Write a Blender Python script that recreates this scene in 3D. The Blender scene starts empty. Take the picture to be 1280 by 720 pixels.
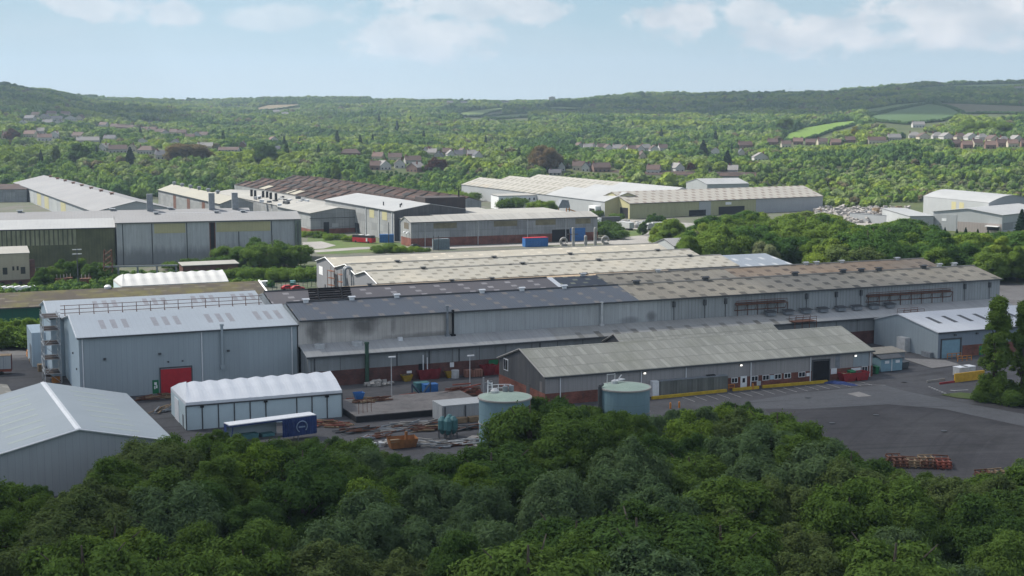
import bpy, math, random
import numpy as np
R = math.radians
rnd = random.Random(11)
scene = bpy.context.scene
COL = scene.collection
# ---------------------------------------------------------------- survey: the drone camera and the works' own grid
F = 1750.0; H = 55.0; Y0 = 142.0; PT = math.atan((360 - Y0) / F); TH = R(23.4)
cp, sp = math.cos(PT), math.sin(PT)
def ray(px, py):
    a = (px - 640) / F; b = (360 - py) / F
    return (a, cp + b * sp, -sp + b * cp)
# tunable look
SUN_E = 5.0; SKY_S = .10; EXPO = .70
SKY_TINT = (.95, 1.0, 1.06, 1); SKY_LOW = (3.95, 4.65, 4.95, 1); SKY_MID = (2.55, 3.85, 4.6, 1); CLOUD_HIGH = (5.0, 5.1, 5.35, 1)
CLOUD_VEIL = (4.3, 4.75, 5.1, 1); CLOUD_LIGHT = (6.1, 6.05, 6.1, 1); CLOUD_DARK = (4.0, 4.45, 4.85, 1)
CLOUDS = [(850, 22, 55, 28, 1.0), (530, 48, 95, 38, .8), (1000, 48, 95, 28, .95), (1190, 20, 150, 42, .95), (600, 8, 130, 20, .75), (120, 8, 90, 20, .75), (218, 18, 40, 18, .8), (360, 22, 90, 18, .5), (935, 15, 45, 22, .8), (660, 12, 60, 20, .8)]
CLOUD_OPAC = (.38, .72)
#               shadow centre x,y   radii     rot   height seed
SHADE_CLOUDS = [(20, 150, 480, 190, .42, 900, 1), (1050, 2800, 950, 620, .1, 1100, 2), (-830, 2250, 330, 420, 0, 1000, 3), (380, 2600, 420, 230, .1, 1100, 4)]
HAZE_C = (.62, .80, 1, 1); HAZE_D = 9.5e-5
def W(px, py, z=0.0):
    r = ray(px, py); t = (z - H) / r[2]
    return (r[0] * t, r[1] * t)
def proj(x, y, z):
    zc = z - H; d = y * cp - zc * sp; u = y * sp + zc * cp
    return (640 + F * x / d, 360 - F * u / d)
def uv_of(x, y, th=TH):
    c, s = math.cos(th), math.sin(th); return (x * c + y * s, -x * s + y * c)
def xy_of(u, v, th=TH):
    c, s = math.cos(th), math.sin(th); return (u * c - v * s, u * s + v * c)
def U(px, py, z=0.0, th=TH):
    return uv_of(*W(px, py, z), th)
def G(px, py, z=0.0):
    x, y = W(px, py, z); return (x, y, z)
def u_on(px, v, z, th=TH):
    lo, hi = -100.0, 500.0
    for _ in range(50):
        m = (lo+hi)/2
        if proj(*xy_of(m, v, th), z)[0] < px: lo = m
        else: hi = m
    return lo
# ---------------------------------------------------------------- mesh builder
def vsub(a, b): return (a[0]-b[0], a[1]-b[1], a[2]-b[2])
def dot(a, b): return a[0]*b[0]+a[1]*b[1]+a[2]*b[2]
def cross(a, b): return (a[1]*b[2]-a[2]*b[1], a[2]*b[0]-a[0]*b[2], a[0]*b[1]-a[1]*b[0])
def nrm(a):
    l = math.sqrt(dot(a, a)) or 1.0; return (a[0]/l, a[1]/l, a[2]/l)
ORG = {}
class MB:
    def __init__(s): s.v = []; s.f = []; s.uv = []; s.mi = []; s.sm = False
    def poly(s, pts, mi=0, e1=None):
        pts = [tuple(map(float, p)) for p in pts]
        n0 = len(s.v); s.v += pts; s.f.append(tuple(range(n0, n0+len(pts)))); s.mi.append(mi)
        a = nrm(e1) if e1 else nrm(vsub(pts[1], pts[0]))
        n = (0, 0, 0)
        for k in range(1, len(pts)-1):
            c = cross(vsub(pts[k], pts[0]), vsub(pts[k+1], pts[0])); n = (n[0]+c[0], n[1]+c[1], n[2]+c[2])
        b = cross(nrm(n), a)
        v0 = dot(pts[0], b); s.uv.append([(dot(p, a), dot(p, b)-v0) for p in pts]); return s
    def box(s, x0, x1, y0, y1, z0, z1, mi=0):
        P = s.poly
        P([(x0,y0,z0),(x1,y0,z0),(x1,y0,z1),(x0,y0,z1)], mi); P([(x1,y1,z0),(x0,y1,z0),(x0,y1,z1),(x1,y1,z1)], mi)
        P([(x0,y1,z0),(x0,y0,z0),(x0,y0,z1),(x0,y1,z1)], mi); P([(x1,y0,z0),(x1,y1,z0),(x1,y1,z1),(x1,y0,z1)], mi)
        P([(x0,y0,z1),(x1,y0,z1),(x1,y1,z1),(x0,y1,z1)], mi); P([(x0,y1,z0),(x1,y1,z0),(x1,y0,z0),(x0,y0,z0)], mi); return s
    def rbox(s, c, size, rz=0.0, tilt=0.0, mi=0):
        m = MB(); m.box(-size[0]/2, size[0]/2, -size[1]/2, size[1]/2, -size[2]/2, size[2]/2, mi)
        ct, st, cz, sz = math.cos(tilt), math.sin(tilt), math.cos(rz), math.sin(rz)
        for f, uvs in zip(m.f, m.uv):
            n0 = len(s.v)
            for i in f:
                x, y, z = m.v[i]; x, z = x*ct - z*st, x*st + z*ct
                s.v.append((c[0]+x*cz-y*sz, c[1]+x*sz+y*cz, c[2]+z))
            s.f.append(tuple(range(n0, n0+len(f)))); s.uv.append(uvs); s.mi.append(mi)
        return s
    def slab(s, a, b, c, d, t, mi=0):
        """a b c d counter-clockwise from above, thickness t downwards"""
        dn = lambda p: (p[0], p[1], p[2]-t)
        s.poly([a, b, c, d], mi); s.poly([dn(d), dn(c), dn(b), dn(a)], mi)
        for p, q in ((a, b), (b, c), (c, d), (d, a)): s.poly([dn(p), dn(q), q, p], mi)
        return s
    def tube(s, p0, p1, r0, r1=None, n=6, mi=0, cap=True):
        r1 = r0 if r1 is None else r1
        d = nrm(vsub(p1, p0)); a = nrm(cross(d, (0, 0, 1) if abs(d[2]) < .9 else (1, 0, 0))); b = cross(d, a)
        A = []; B = []
        for k in range(n):
            t = 2*math.pi*k/n; q = [a[i]*math.cos(t)+b[i]*math.sin(t) for i in range(3)]
            A.append(tuple(p0[i]+q[i]*r0 for i in range(3))); B.append(tuple(p1[i]+q[i]*r1 for i in range(3)))
        for k in range(n):
            j = (k+1) % n; s.poly([A[j], A[k], B[k], B[j]], mi)
        if cap: s.poly(A, mi); s.poly(B[::-1], mi)
        return s
    def lathe(s, c, prof, n=16, mi=0):
        for (r0, z0), (r1, z1) in zip(prof, prof[1:]):
            for k in range(n):
                t0, t1 = 2*math.pi*k/n, 2*math.pi*(k+1)/n
                P = lambda r, z, t: (c[0]+r*math.cos(t), c[1]+r*math.sin(t), c[2]+z)
                n0 = len(s.v); q = [P(r0, z0, t0), P(r0, z0, t1), P(r1, z1, t1), P(r1, z1, t0)]
                s.v += q; s.f.append((n0, n0+1, n0+2, n0+3)); s.mi.append(mi)
                rr = max(r0, r1); s.uv.append([(t0*rr, z0+r0), (t1*rr, z0+r0), (t1*rr, z1+r1), (t0*rr, z1+r1)])
        return s
    def path(s, pts, r, n=5, mi=0):
        for p, q in zip(pts, pts[1:]): s.tube(p, q, r, n=n, mi=mi)
        return s
    def torus(s, c, R_, r, axis='y', a0=0.0, a1=2*math.pi, n=20, m=10, mi=0):
        ring = []
        for k in range(n+1):
            t = a0+(a1-a0)*k/n; row = []
            for j in range(m):
                p = 2*math.pi*j/m; q = R_+r*math.cos(p)
                row.append((c[0]+q*math.cos(t), c[1]+r*math.sin(p), c[2]+q*math.sin(t)))
            ring.append(row)
        for k in range(n):
            for j in range(m): s.poly([ring[k][j], ring[k+1][j], ring[k+1][(j+1) % m], ring[k][(j+1) % m]], mi)
        return s
    def build(s, name, mats, parent=None, smooth=False):
        o3 = ORG.get(parent.name, (0, 0, 0)) if parent else (0, 0, 0)
        me = bpy.data.meshes.new(name)
        me.from_pydata([(p[0]-o3[0], p[1]-o3[1], p[2]-o3[2]) for p in s.v], [], s.f)
        ul = me.uv_layers.new(name='UVMap')
        flat = [c for f in s.uv for p in f for c in p]
        ul.data.foreach_set('uv', flat)
        if not isinstance(mats, (list, tuple)): mats = [mats]
        for m in mats: me.materials.append(m)
        if len(mats) > 1: me.polygons.foreach_set('material_index', s.mi)
        if smooth: me.polygons.foreach_set('use_smooth', [True]*len(s.f))
        o = bpy.data.objects.new(name, me); COL.objects.link(o)
        if parent:
            o.parent = parent
            if parent.name in ORG: ORG[o.name] = o3
        return o
def tag(o, label=None, cat=None, group=None, kind=None):
    if label: o['label'] = label
    if cat: o['category'] = cat
    if group: o['group'] = group
    if kind: o['kind'] = kind
    return o
def thing(name, label, cat, at, rz=TH, group=None, org=None):
    """an Empty at the thing's base; at = world xyz. org = grid coords that become its local origin"""
    o = bpy.data.objects.new(name, None); COL.objects.link(o); o.empty_display_size = 1
    o.location = at; o.rotation_euler = (0, 0, rz)
    if org: ORG[o.name] = org
    return tag(o, label, cat, group)
def gthing(name, label, cat, u, v, z=0.0, th=TH, group=None):
    x, y = xy_of(u, v, th)
    return thing(name, label, cat, (x, y, z), th, group, (u, v, z))
def copy_tree(o, loc=None, rz=None, sc=None, parent=None):
    c = o.copy(); COL.objects.link(c)
    if parent: c.parent = parent
    for ch in list(o.children): copy_tree(ch, parent=c)
    if loc is not None: c.location = loc
    if rz is not None: c.rotation_euler = (0, 0, rz)
    if sc is not None: c.scale = sc if hasattr(sc, '__len__') else (sc, sc, sc)
    return c
# ---------------------------------------------------------------- materials
class NT:
    def __init__(s, name):
        s.m = bpy.data.materials.new(name); s.m.use_nodes = True; s.t = s.m.node_tree; s.t.nodes.clear()
        s.out = s.t.nodes.new('ShaderNodeOutputMaterial')
    def n(s, typ, **kw):
        nd = s.t.nodes.new(typ)
        for k, v in kw.items():
            if k.startswith('_'): setattr(nd, k[1:], v)
        return nd
    def put(s, sock, v):
        if hasattr(v, 'is_linked') or isinstance(v, bpy.types.NodeSocket): s.t.links.new(v, sock)
        else:
            if hasattr(sock.default_value, '__len__') and not hasattr(v, '__len__'): v = (v, v, v)
            if hasattr(v, '__len__') and len(sock.default_value) == 4 and len(v) == 3: v = (*v, 1)
            sock.default_value = v
    def math(s, op, a, b=0.0, clamp=False):
        nd = s.t.nodes.new('ShaderNodeMath'); nd.operation = op; nd.use_clamp = clamp
        s.put(nd.inputs[0], a); s.put(nd.inputs[1], b); return nd.outputs[0]
    def mix(s, f, a, b, blend='MIX'):
        nd = s.t.nodes.new('ShaderNodeMix'); nd.data_type = 'RGBA'; nd.blend_type = blend
        s.put(nd.inputs[0], f); s.put(nd.inputs[6], a); s.put(nd.inputs[7], b); return nd.outputs[2]
    def vmul(s, v, k):
        nd = s.t.nodes.new('ShaderNodeVectorMath'); nd.operation = 'MULTIPLY'
        s.put(nd.inputs[0], v); nd.inputs[1].default_value = k; return nd.outputs[0]
    def vadd(s, v, k):
        nd = s.t.nodes.new('ShaderNodeVectorMath'); nd.operation = 'ADD'
        s.put(nd.inputs[0], v); s.put(nd.inputs[1], k); return nd.outputs[0]
    def noise(s, v, scale, detail=3.0, rough=.55):
        nd = s.t.nodes.new('ShaderNodeTexNoise'); s.t.links.new(v, nd.inputs['Vector'])
        nd.inputs['Scale'].default_value = scale; nd.inputs['Detail'].default_value = detail; nd.inputs['Roughness'].default_value = rough
        return nd.outputs[0]
    def white(s, v):
        nd = s.t.nodes.new('ShaderNodeTexWhiteNoise'); nd.noise_dimensions = '3D'; s.t.links.new(v, nd.inputs[0]); return nd.outputs[0]
    def rng(s, x, a, b, c=0.0, d=1.0):
        nd = s.t.nodes.new('ShaderNodeMapRange'); s.put(nd.inputs[0], x)
        for i, q in enumerate((a, b, c, d)): nd.inputs[i+1].default_value = q
        return nd.outputs[0]
    def sep(s, v):
        nd = s.t.nodes.new('ShaderNodeSeparateXYZ'); s.t.links.new(v, nd.inputs[0]); return nd.outputs
    def comb(s, x, y, z=0.0):
        nd = s.t.nodes.new('ShaderNodeCombineXYZ')
        for i, q in enumerate((x, y, z)): s.put(nd.inputs[i], q)
        return nd.outputs[0]
    def uv(s):
        nd = s.t.nodes.new('ShaderNodeUVMap'); nd.uv_map = 'UVMap'; return nd.outputs[0]
    def pos(s): return s.t.nodes.new('ShaderNodeNewGeometry').outputs['Position']
    def obj(s): return s.t.nodes.new('ShaderNodeTexCoord').outputs['Object']
    def orand(s): return s.t.nodes.new('ShaderNodeObjectInfo').outputs['Random']
    def bump(s, h, dist=.05, st=.5):
        nd = s.t.nodes.new('ShaderNodeBump'); s.t.links.new(h, nd.inputs['Height']); nd.inputs['Distance'].default_value = dist
        nd.inputs['Strength'].default_value = st; return nd.outputs[0]
    def pbr(s, col, rough=.7, metal=0.0, normal=None, spec=.4):
        p = s.t.nodes.new('ShaderNodeBsdfPrincipled'); s.put(p.inputs['Base Color'], col); s.put(p.inputs['Roughness'], rough)
        s.put(p.inputs['Metallic'], metal); s.put(p.inputs['Specular IOR Level'], spec)
        if normal: s.t.links.new(normal, p.inputs['Normal'])
        s.t.links.new(p.outputs[0], s.out.inputs[0]); return s.m
def fr(g, x): return g.math('FRACT', x)
def surf(name, c1, c2=None, ns=.12, dirt=None, da=.5, streak=1.6, seam=None, rows=None, rl=None, rough=.7, panel=None, rib=None, soot=None, stain=None, spec=.35, lo=None):
    """weathered sheet: blotches c1..c2, dirt running down (v), panel seams every seam m along u, sheet rows every rows m along v, rooflights rl"""
    g = NT(name); v = g.uv(); u_, v_, _ = g.sep(v)
    c2 = c2 or tuple(k*.8 for k in c1)
    n1 = g.noise(v, ns, 4)
    col = g.mix(g.rng(n1, .35, .65), c1, c2)
    if panel:   # whole cladding sheets in slightly different shades
        pu, pv, amt = panel
        cell = g.comb(g.math('FLOOR', g.math('DIVIDE', u_, pu)), g.math('FLOOR', g.math('DIVIDE', v_, pv)), 0.3)
        w = g.white(cell); col = g.mix(1.0, col, g.rng(w, 0, 1, 1-amt, 1+amt*.6), 'MULTIPLY')
    if rl:
        pu, pv, wu, wv, rc, st, miss = rl
        fvn = g.math('FLOOR', g.math('DIVIDE', v_, pv))
        us = g.math('ADD', g.math('DIVIDE', u_, pu), g.math('MULTIPLY', fvn, st))
        fu = fr(g, us); fv = fr(g, g.math('DIVIDE', v_, pv))
        cell = g.comb(g.math('FLOOR', us), fvn, .7); w = g.white(cell)
        m = g.math('MULTIPLY', g.math('LESS_THAN', fu, wu), g.math('LESS_THAN', fv, wv))
        m = g.math('MULTIPLY', m, g.math('GREATER_THAN', w, miss))
        m = g.math('MULTIPLY', m, g.rng(g.white(g.vadd(cell, (3.1, 1.7, 0))), 0, 1, .6, 1.0))
        col = g.mix(m, col, rc)
    if seam:
        per, wd, k = seam
        m = g.math('LESS_THAN', fr(g, g.math('DIVIDE', u_, per)), wd/per)
        col = g.mix(g.math('MULTIPLY', m, k), col, (.03, .03, .03))
    if rows:
        per, wd, k = rows
        m = g.math('LESS_THAN', fr(g, g.math('DIVIDE', v_, per)), wd/per)
        col = g.mix(g.math('MULTIPLY', m, k), col, (.04, .04, .035))
    if dirt:
        s1 = g.noise(g.vmul(v, (streak, .09, 1)), 1.0, 4, .65); s2 = g.noise(v, ns*2.3, 3)
        d = g.math('MULTIPLY', g.rng(s1, .42, .75), g.rng(s2, .3, .7, .35, 1.0))
        col = g.mix(g.math('MULTIPLY', d, da), col, dirt)
    if stain:   # lichen / rust blotches
        sc, scol, a, b, amt = stain
        d = g.rng(g.noise(g.vadd(v, (7.3, 2.9, 0)), sc, 5, .65), a, b)
        col = g.mix(g.math('MULTIPLY', d, amt), col, scol)
    if lo:      # splash dirt / damp band low on a wall: (height, colour, amount)
        hgt, lc, amt = lo
        edge = g.math('ADD', v_, g.math('MULTIPLY', g.math('SUBTRACT', g.noise(g.vmul(v, (.8, .1, 1)), 1.0, 3), .5), hgt))
        col = g.mix(g.math('MULTIPLY', g.rng(edge, hgt*.55, hgt*1.05, 1, 0), amt), col, lc)
    if soot:    # smoke plumes up the wall: list of (u, v, ru, rv, k)
        tot = None
        for (a, b, ru, rv, k) in soot:
            du = g.math('DIVIDE', g.math('SUBTRACT', u_, a), ru); dv = g.math('DIVIDE', g.math('SUBTRACT', v_, b), rv)
            e = g.math('ADD', g.math('MULTIPLY', du, du), g.math('MULTIPLY', dv, dv))
            e = g.math('ADD', e, g.math('MULTIPLY', g.math('SUBTRACT', g.noise(v, .5, 4), .5), 1.2))
            q = g.math('MULTIPLY', g.rng(e, .05, 1.1, 1, 0), k); tot = q if tot is None else g.math('MAXIMUM', tot, q)
        col = g.mix(tot, col, (.03, .028, .027))
    nrmv = None
    if rib:
        wv = g.math('SINE', g.math('MULTIPLY', u_, 2*math.pi/rib)); nrmv = g.bump(wv, .03, .35)
    return g.pbr(col, rough, 0.0, nrmv, spec)
def paint(name, c, rough=.55, var=.25, metal=0.0, sc=1.2):
    g = NT(name); n = g.noise(g.obj(), sc, 4)
    d = tuple(k*(1-var) for k in c)
    return g.pbr(g.mix(g.rng(n, .35, .7), c, d), rough, metal)
def ground(name, c1, c2, c3=None, s1=.03, s2=.35, rough=.95, amt=.5, fine=2.5, tracks=None):
    g = NT(name); p = g.pos()
    a = g.noise(p, s1, 5, .6); b = g.noise(p, s2, 4, .6); c = g.noise(p, fine, 3, .7)
    col = g.mix(g.rng(a, .38, .62), c1, c2)
    if c3: col = g.mix(g.math('MULTIPLY', g.rng(b, .48, .72), amt), col, c3)
    col = g.mix(1.0, col, g.rng(c, .25, .75, .82, 1.14), 'MULTIPLY')
    if tracks:   # worn wheel lines: noise drawn out along the driving direction
        for ang, k_ in tracks:
            x_, y_, _ = g.sep(p); c_, s_ = math.cos(ang), math.sin(ang)
            al = g.math('ADD', g.math('MULTIPLY', x_, c_), g.math('MULTIPLY', y_, s_)); ac = g.math('SUBTRACT', g.math('MULTIPLY', y_, c_), g.math('MULTIPLY', x_, s_))
            ac = g.math('ADD', ac, g.math('MULTIPLY', g.math('SINE', g.math('MULTIPLY', al, .045)), 4.0))
            n_ = g.noise(g.comb(g.math('MULTIPLY', al, .02), g.math('MULTIPLY', ac, .55), ang), 1.0, 3, .6)
            col = g.mix(g.math('MULTIPLY', g.rng(n_, .56, .68), k_), col, (.03, .029, .03)); col = g.mix(g.math('MULTIPLY', g.rng(n_, .40, .30), k_*.25), col, (.12, .118, .116))
    return g.pbr(col, rough, 0, None, .2)
def brickm(name, c1=(.23, .085, .06), c2=(.15, .06, .045)):
    g = NT(name); v = g.uv(); b = g.n('ShaderNodeTexBrick'); g.t.links.new(v, b.inputs['Vector'])
    b.inputs['Scale'].default_value = 1.0; b.inputs['Brick Width'].default_value = .45; b.inputs['Row Height'].default_value = .15; b.inputs['Mortar Size'].default_value = .012
    g.put(b.inputs['Color1'], c1); g.put(b.inputs['Color2'], c2); g.put(b.inputs['Mortar'], tuple(k*.9+.04 for k in c2))
    col = g.mix(1.0, b.outputs[0], g.rng(g.noise(v, .35, 4), .3, .7, .6, 1.25), 'MULTIPLY')
    d = g.rng(g.noise(g.vmul(v, (1.2, .15, 1)), 1.0, 4), .5, .75)
    return g.pbr(g.mix(g.math('MULTIPLY', d, .45), col, (.07, .06, .055)), .9, 0, None, .2)
def leafm(name, ca, cb, cc=None, trans=.35, patch=None):
    g = NT(name); r = g.orand(); p = g.pos(); n = g.noise(p, .55, 3)
    col = g.mix(r, ca, cb)
    col = g.mix(1.0, col, g.rng(n, .3, .7, .72, 1.28), 'MULTIPLY')
    if cc: col = g.mix(g.math('GREATER_THAN', fr(g, g.math('MULTIPLY', r, 7.31)), .86), col, cc)
    if patch:
        q = g.rng(g.noise(p, patch[0], 3), .5, .66); col = g.mix(g.math('MULTIPLY', q, patch[2]), col, patch[1])
    d = g.n('ShaderNodeBsdfDiffuse'); t = g.n('ShaderNodeBsdfTranslucent'); m = g.n('ShaderNodeMixShader')
    g.put(d.inputs[0], col); g.put(t.inputs[0], g.mix(.5, col, (.11, .19, .025), 'MIX')); m.inputs[0].default_value = trans
    g.t.links.new(d.outputs[0], m.inputs[1]); g.t.links.new(t.outputs[0], m.inputs[2]); g.t.links.new(m.outputs[0], g.out.inputs[0]); return g.m
def glassm(name, c=(.02, .025, .03)):
    g = NT(name); return g.pbr(c, .08, 0, None, .6)
# ---------------------------------------------------------------- camera, light, sky
cam_d = bpy.data.cameras.new('camera'); cam = bpy.data.objects.new('camera', cam_d); COL.objects.link(cam)
cam.location = (0, 0, H); cam.rotation_euler = (math.pi/2 - PT, 0, 0)
cam_d.sensor_width = 36; cam_d.lens = F/1280*36; cam_d.clip_start = 1; cam_d.clip_end = 30000
scene.camera = cam
from mathutils import Vector, noise as mnoise
EL = R(50); AZ = R(-68)
S = Vector((math.sin(AZ)*math.cos(EL), math.cos(AZ)*math.cos(EL), math.sin(EL)))
sd = bpy.data.lights.new('sun', 'SUN'); sd.energy = SUN_E; sd.angle = R(.5); sd.color = (1, .95, .86)
sun = bpy.data.objects.new('sun', sd); COL.objects.link(sun); sun.rotation_euler = S.to_track_quat('Z', 'Y').to_euler(); sun.location = (0, 0, 500)
wd = bpy.data.worlds.new('World'); scene.world = wd; wd.use_nodes = True
class WN(NT):
    def __init__(s): s.t = wd.node_tree; s.t.nodes.clear(); s.out = s.t.nodes.new('ShaderNodeOutputWorld')
g = WN()
sky = g.n('ShaderNodeTexSky'); sky.sky_type = 'NISHITA'; sky.sun_disc = False; sky.sun_elevation = EL; sky.sun_rotation = AZ
sky.altitude = 60; sky.air_density = 1.0; sky.dust_density = 1.6; sky.ozone_density = 2.0
dirv = g.t.nodes.new('ShaderNodeTexCoord').outputs['Generated']
dx, dy, dz = g.sep(dirv)
hor = g.math('SQRT', g.math('ADD', g.math('MULTIPLY', dx, dx), g.math('MULTIPLY', dy, dy)))
az = g.math('ARCTAN2', dx, dy); el = g.math('ARCTAN2', dz, hor)
def pxdir(px, py):
    r = ray(px, py); return math.atan2(r[0], r[1]), math.atan2(r[2], math.hypot(r[0], r[1]))
cv = g.comb(az, g.math('MULTIPLY', el, 1.7), 0.0)
wob = g.noise(cv, 32, 7, .60); wob2 = g.noise(g.vadd(cv, (3, 1, 0)), 9, 4, .55)
tot = None
for (px, py, rx, ry, k) in CLOUDS:
    a, e = pxdir(px, py); a2, _ = pxdir(px+rx, py); _, e2 = pxdir(px, py-ry)
    ddx = g.math('DIVIDE', g.math('SUBTRACT', az, a), a2-a); ddy = g.math('DIVIDE', g.math('SUBTRACT', el, e), e2-e)
    d = g.math('SQRT', g.math('ADD', g.math('MULTIPLY', ddx, ddx), g.math('MULTIPLY', ddy, ddy)))
    d = g.math('ADD', d, g.math('MULTIPLY', g.math('SUBTRACT', wob, .5), 2.5))
    m = g.math('MULTIPLY', g.rng(d, .66, 1.03, 1, 0), k); tot = m if tot is None else g.math('MAXIMUM', tot, m)
high = g.math('MULTIPLY', g.rng(wob2, .34, .58), g.rng(el, .12, .3))   # more broken cloud higher up, out of this view
veil = g.math('MULTIPLY', g.rng(g.noise(g.vmul(cv, (1, 2.5, 1)), 7, 5), .4, .72), .3)   # thin high veil
shade = g.rng(g.noise(g.vadd(cv, (0, .012, 0)), 24, 5), .35, .7)
skyc = g.mix(1.0, sky.outputs[0], SKY_TINT, 'MULTIPLY')
skyc = g.mix(g.rng(el, .09, .3, 1, 0), skyc, g.mix(g.rng(el, .015, .085), SKY_LOW, SKY_MID))
c = g.mix(veil, skyc, CLOUD_VEIL)
c = g.mix(tot, c, g.mix(shade, CLOUD_DARK, CLOUD_LIGHT)); c = g.mix(g.math('MULTIPLY', high, .85), c, CLOUD_HIGH)
bg = g.n('ShaderNodeBackground'); g.t.links.new(c, bg.inputs[0]); bg.inputs[1].default_value = SKY_S
g.t.links.new(bg.outputs[0], g.out.inputs[0])
vs = scene.view_settings; vs.view_transform = 'Standard'; vs.look = 'None'; vs.gamma = 1; vs.exposure = EXPO; vs.use_curve_mapping = False
scene.render.engine = 'CYCLES'; cy = scene.cycles
cy.max_bounces = 5; cy.diffuse_bounces = 3; cy.glossy_bounces = 2; cy.transmission_bounces = 3; cy.transparent_max_bounces = 12; cy.volume_bounces = 0
cy.use_denoising = True; cy.caustics_reflective = False; cy.caustics_refractive = False; cy.sample_clamp_indirect = 6
try: cy.denoiser = 'OPENIMAGEDENOISE'; cy.denoising_prefilter = 'ACCURATE'
except Exception: pass
# ---------------------------------------------------------------- terrain: flat works, then the valley side rises to the ridge
DIST = [950, 1100, 1250, 1450, 1700, 2000, 2400, 2900, 3500, 4600, 7500]
ROWS = {-250: [243, 203, 187, 168, 152, 132, 112, 102, 108, 120, 130],
        0:   [243, 204, 190, 172, 157, 139, 119, 109.5, 114, 126, 132],
        60:  [243, 205, 191, 174, 160, 145, 128, 117, 119, 128, 132],
        130: [243, 206, 192, 180, 168, 155, 142, 131, 126, 131, 134],
        260: [243, 208, 195, 184, 172, 160, 148, 137, 128.5, 132, 135],
        400: [243, 210, 198, 187, 174, 162, 150, 138, 127, 131, 135],
        640: [243, 211, 199, 187, 174, 162, 151, 140, 129, 132, 135],
        850: [243, 211, 198, 186, 173, 160, 147, 132, 119.5, 126, 132],
        1000:[243, 209, 196, 180, 167, 154, 140, 126, 115.5, 122, 130],
        1150:[243, 206, 188, 172, 157, 146, 134, 119, 108, 118, 128],
        1280:[243, 203, 186, 171, 155, 143, 130, 117, 104.5, 115, 126],
        1550:[243, 200, 183, 168, 152, 139, 126, 112, 101, 112, 124]}
_cx = sorted(ROWS); _Z = np.zeros((len(_cx), len(DIST)))
for i, px in enumerate(_cx):
    for j, y in enumerate(DIST):
        r = ray(px, ROWS[px][j]); _Z[i, j] = H + r[2]*y/r[1]
_Z[:, 0] = 0
_lx = np.log(np.array(DIST, float))
def tz(x, y):
    x = np.asarray(x, float); y = np.asarray(y, float)
    px = np.clip(640 + F*x/np.maximum(y, 300)/1.0, _cx[0], _cx[-1]); ly = np.log(np.clip(y, 950, 7500))
    i = np.clip(np.searchsorted(_cx, px, side='right')-1, 0, len(_cx)-2); j = np.clip(np.searchsorted(_lx, ly, side='right')-1, 0, len(_lx)-2)
    xa = np.array(_cx, float); tx = (px-xa[i])/(xa[i+1]-xa[i]); ty = (ly-_lx[j])/(_lx[j+1]-_lx[j])
    tx = tx*tx*(3-2*tx)
    z = (_Z[i, j]*(1-tx)+_Z[i+1, j]*tx)*(1-ty)+(_Z[i, j+1]*(1-tx)+_Z[i+1, j+1]*tx)*ty
    k = np.clip((y-1000)/900, 0, 1)
    return z + k*(2.2*np.sin(x/130+y/310)+1.6*np.sin(x/57-y/95+1.3)+2.0*np.cos(y/170+x/400))
import bisect
_Zl = _Z.tolist(); _lxl = _lx.tolist()
def tz1(x, y):
    px = min(max(640 + F*x/max(y, 300), _cx[0]), _cx[-1]); ly = math.log(min(max(y, 950), 7500))
    i = min(max(bisect.bisect_right(_cx, px)-1, 0), len(_cx)-2); j = min(max(bisect.bisect_right(_lxl, ly)-1, 0), len(_lxl)-2)
    tx = (px-_cx[i])/(_cx[i+1]-_cx[i]); ty = (ly-_lxl[j])/(_lxl[j+1]-_lxl[j]); tx = tx*tx*(3-2*tx)
    z = (_Zl[i][j]*(1-tx)+_Zl[i+1][j]*tx)*(1-ty)+(_Zl[i][j+1]*(1-tx)+_Zl[i+1][j+1]*tx)*ty
    k = min(max((y-1000)/900, 0), 1)
    return z + k*(2.2*math.sin(x/130+y/310)+1.6*math.sin(x/57-y/95+1.3)+2.0*math.cos(y/170+x/400))
def hit(px, py, ymax=5000):
    """first point where the line of sight meets the land"""
    r = ray(px, py); y = 700.0; prev = y
    while y < ymax:
        t = y/r[1]
        if H+r[2]*t <= tz1(r[0]*t, y):
            lo, hi = prev, y
            for _ in range(8):
                m = (lo+hi)/2; t = m/r[1]
                if H+r[2]*t <= tz1(r[0]*t, m): hi = m
                else: lo = m
            t = hi/r[1]; return (r[0]*t, hi, tz1(r[0]*t, hi))
        prev = y; y += 22 if y < 2000 else 35
    return None
ys = [-350, -150, 0, 100, 200, 300, 400, 500, 600, 700, 800, 870, 920] + list(np.geomspace(950, 7000, 120))
aa = np.linspace(-.85, .85, 161)
TV = []; TFc = []
for y in ys:
    xs = aa*(max(y, -100)+450)
    for x, z in zip(xs, tz(xs, np.full_like(xs, y))): TV.append((x, y, z))
nc = len(aa)
for i in range(len(ys)-1):
    for j in range(nc-1): TFc.append((i*nc+j, i*nc+j+1, (i+1)*nc+j+1, (i+1)*nc+j))
me = bpy.data.meshes.new('ground'); me.from_pydata(TV, [], TFc); me.polygons.foreach_set('use_smooth', [True]*len(TFc))
me.materials.append(ground('rough_grass_earth', (.045, .065, .022), (.07, .085, .03), (.10, .085, .06), .012, .11, .95, .45))
gnd = bpy.data.objects.new('ground', me); COL.objects.link(gnd); tag(gnd, 'rough green ground running from the works up the valley side', 'ground', kind='structure')
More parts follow.
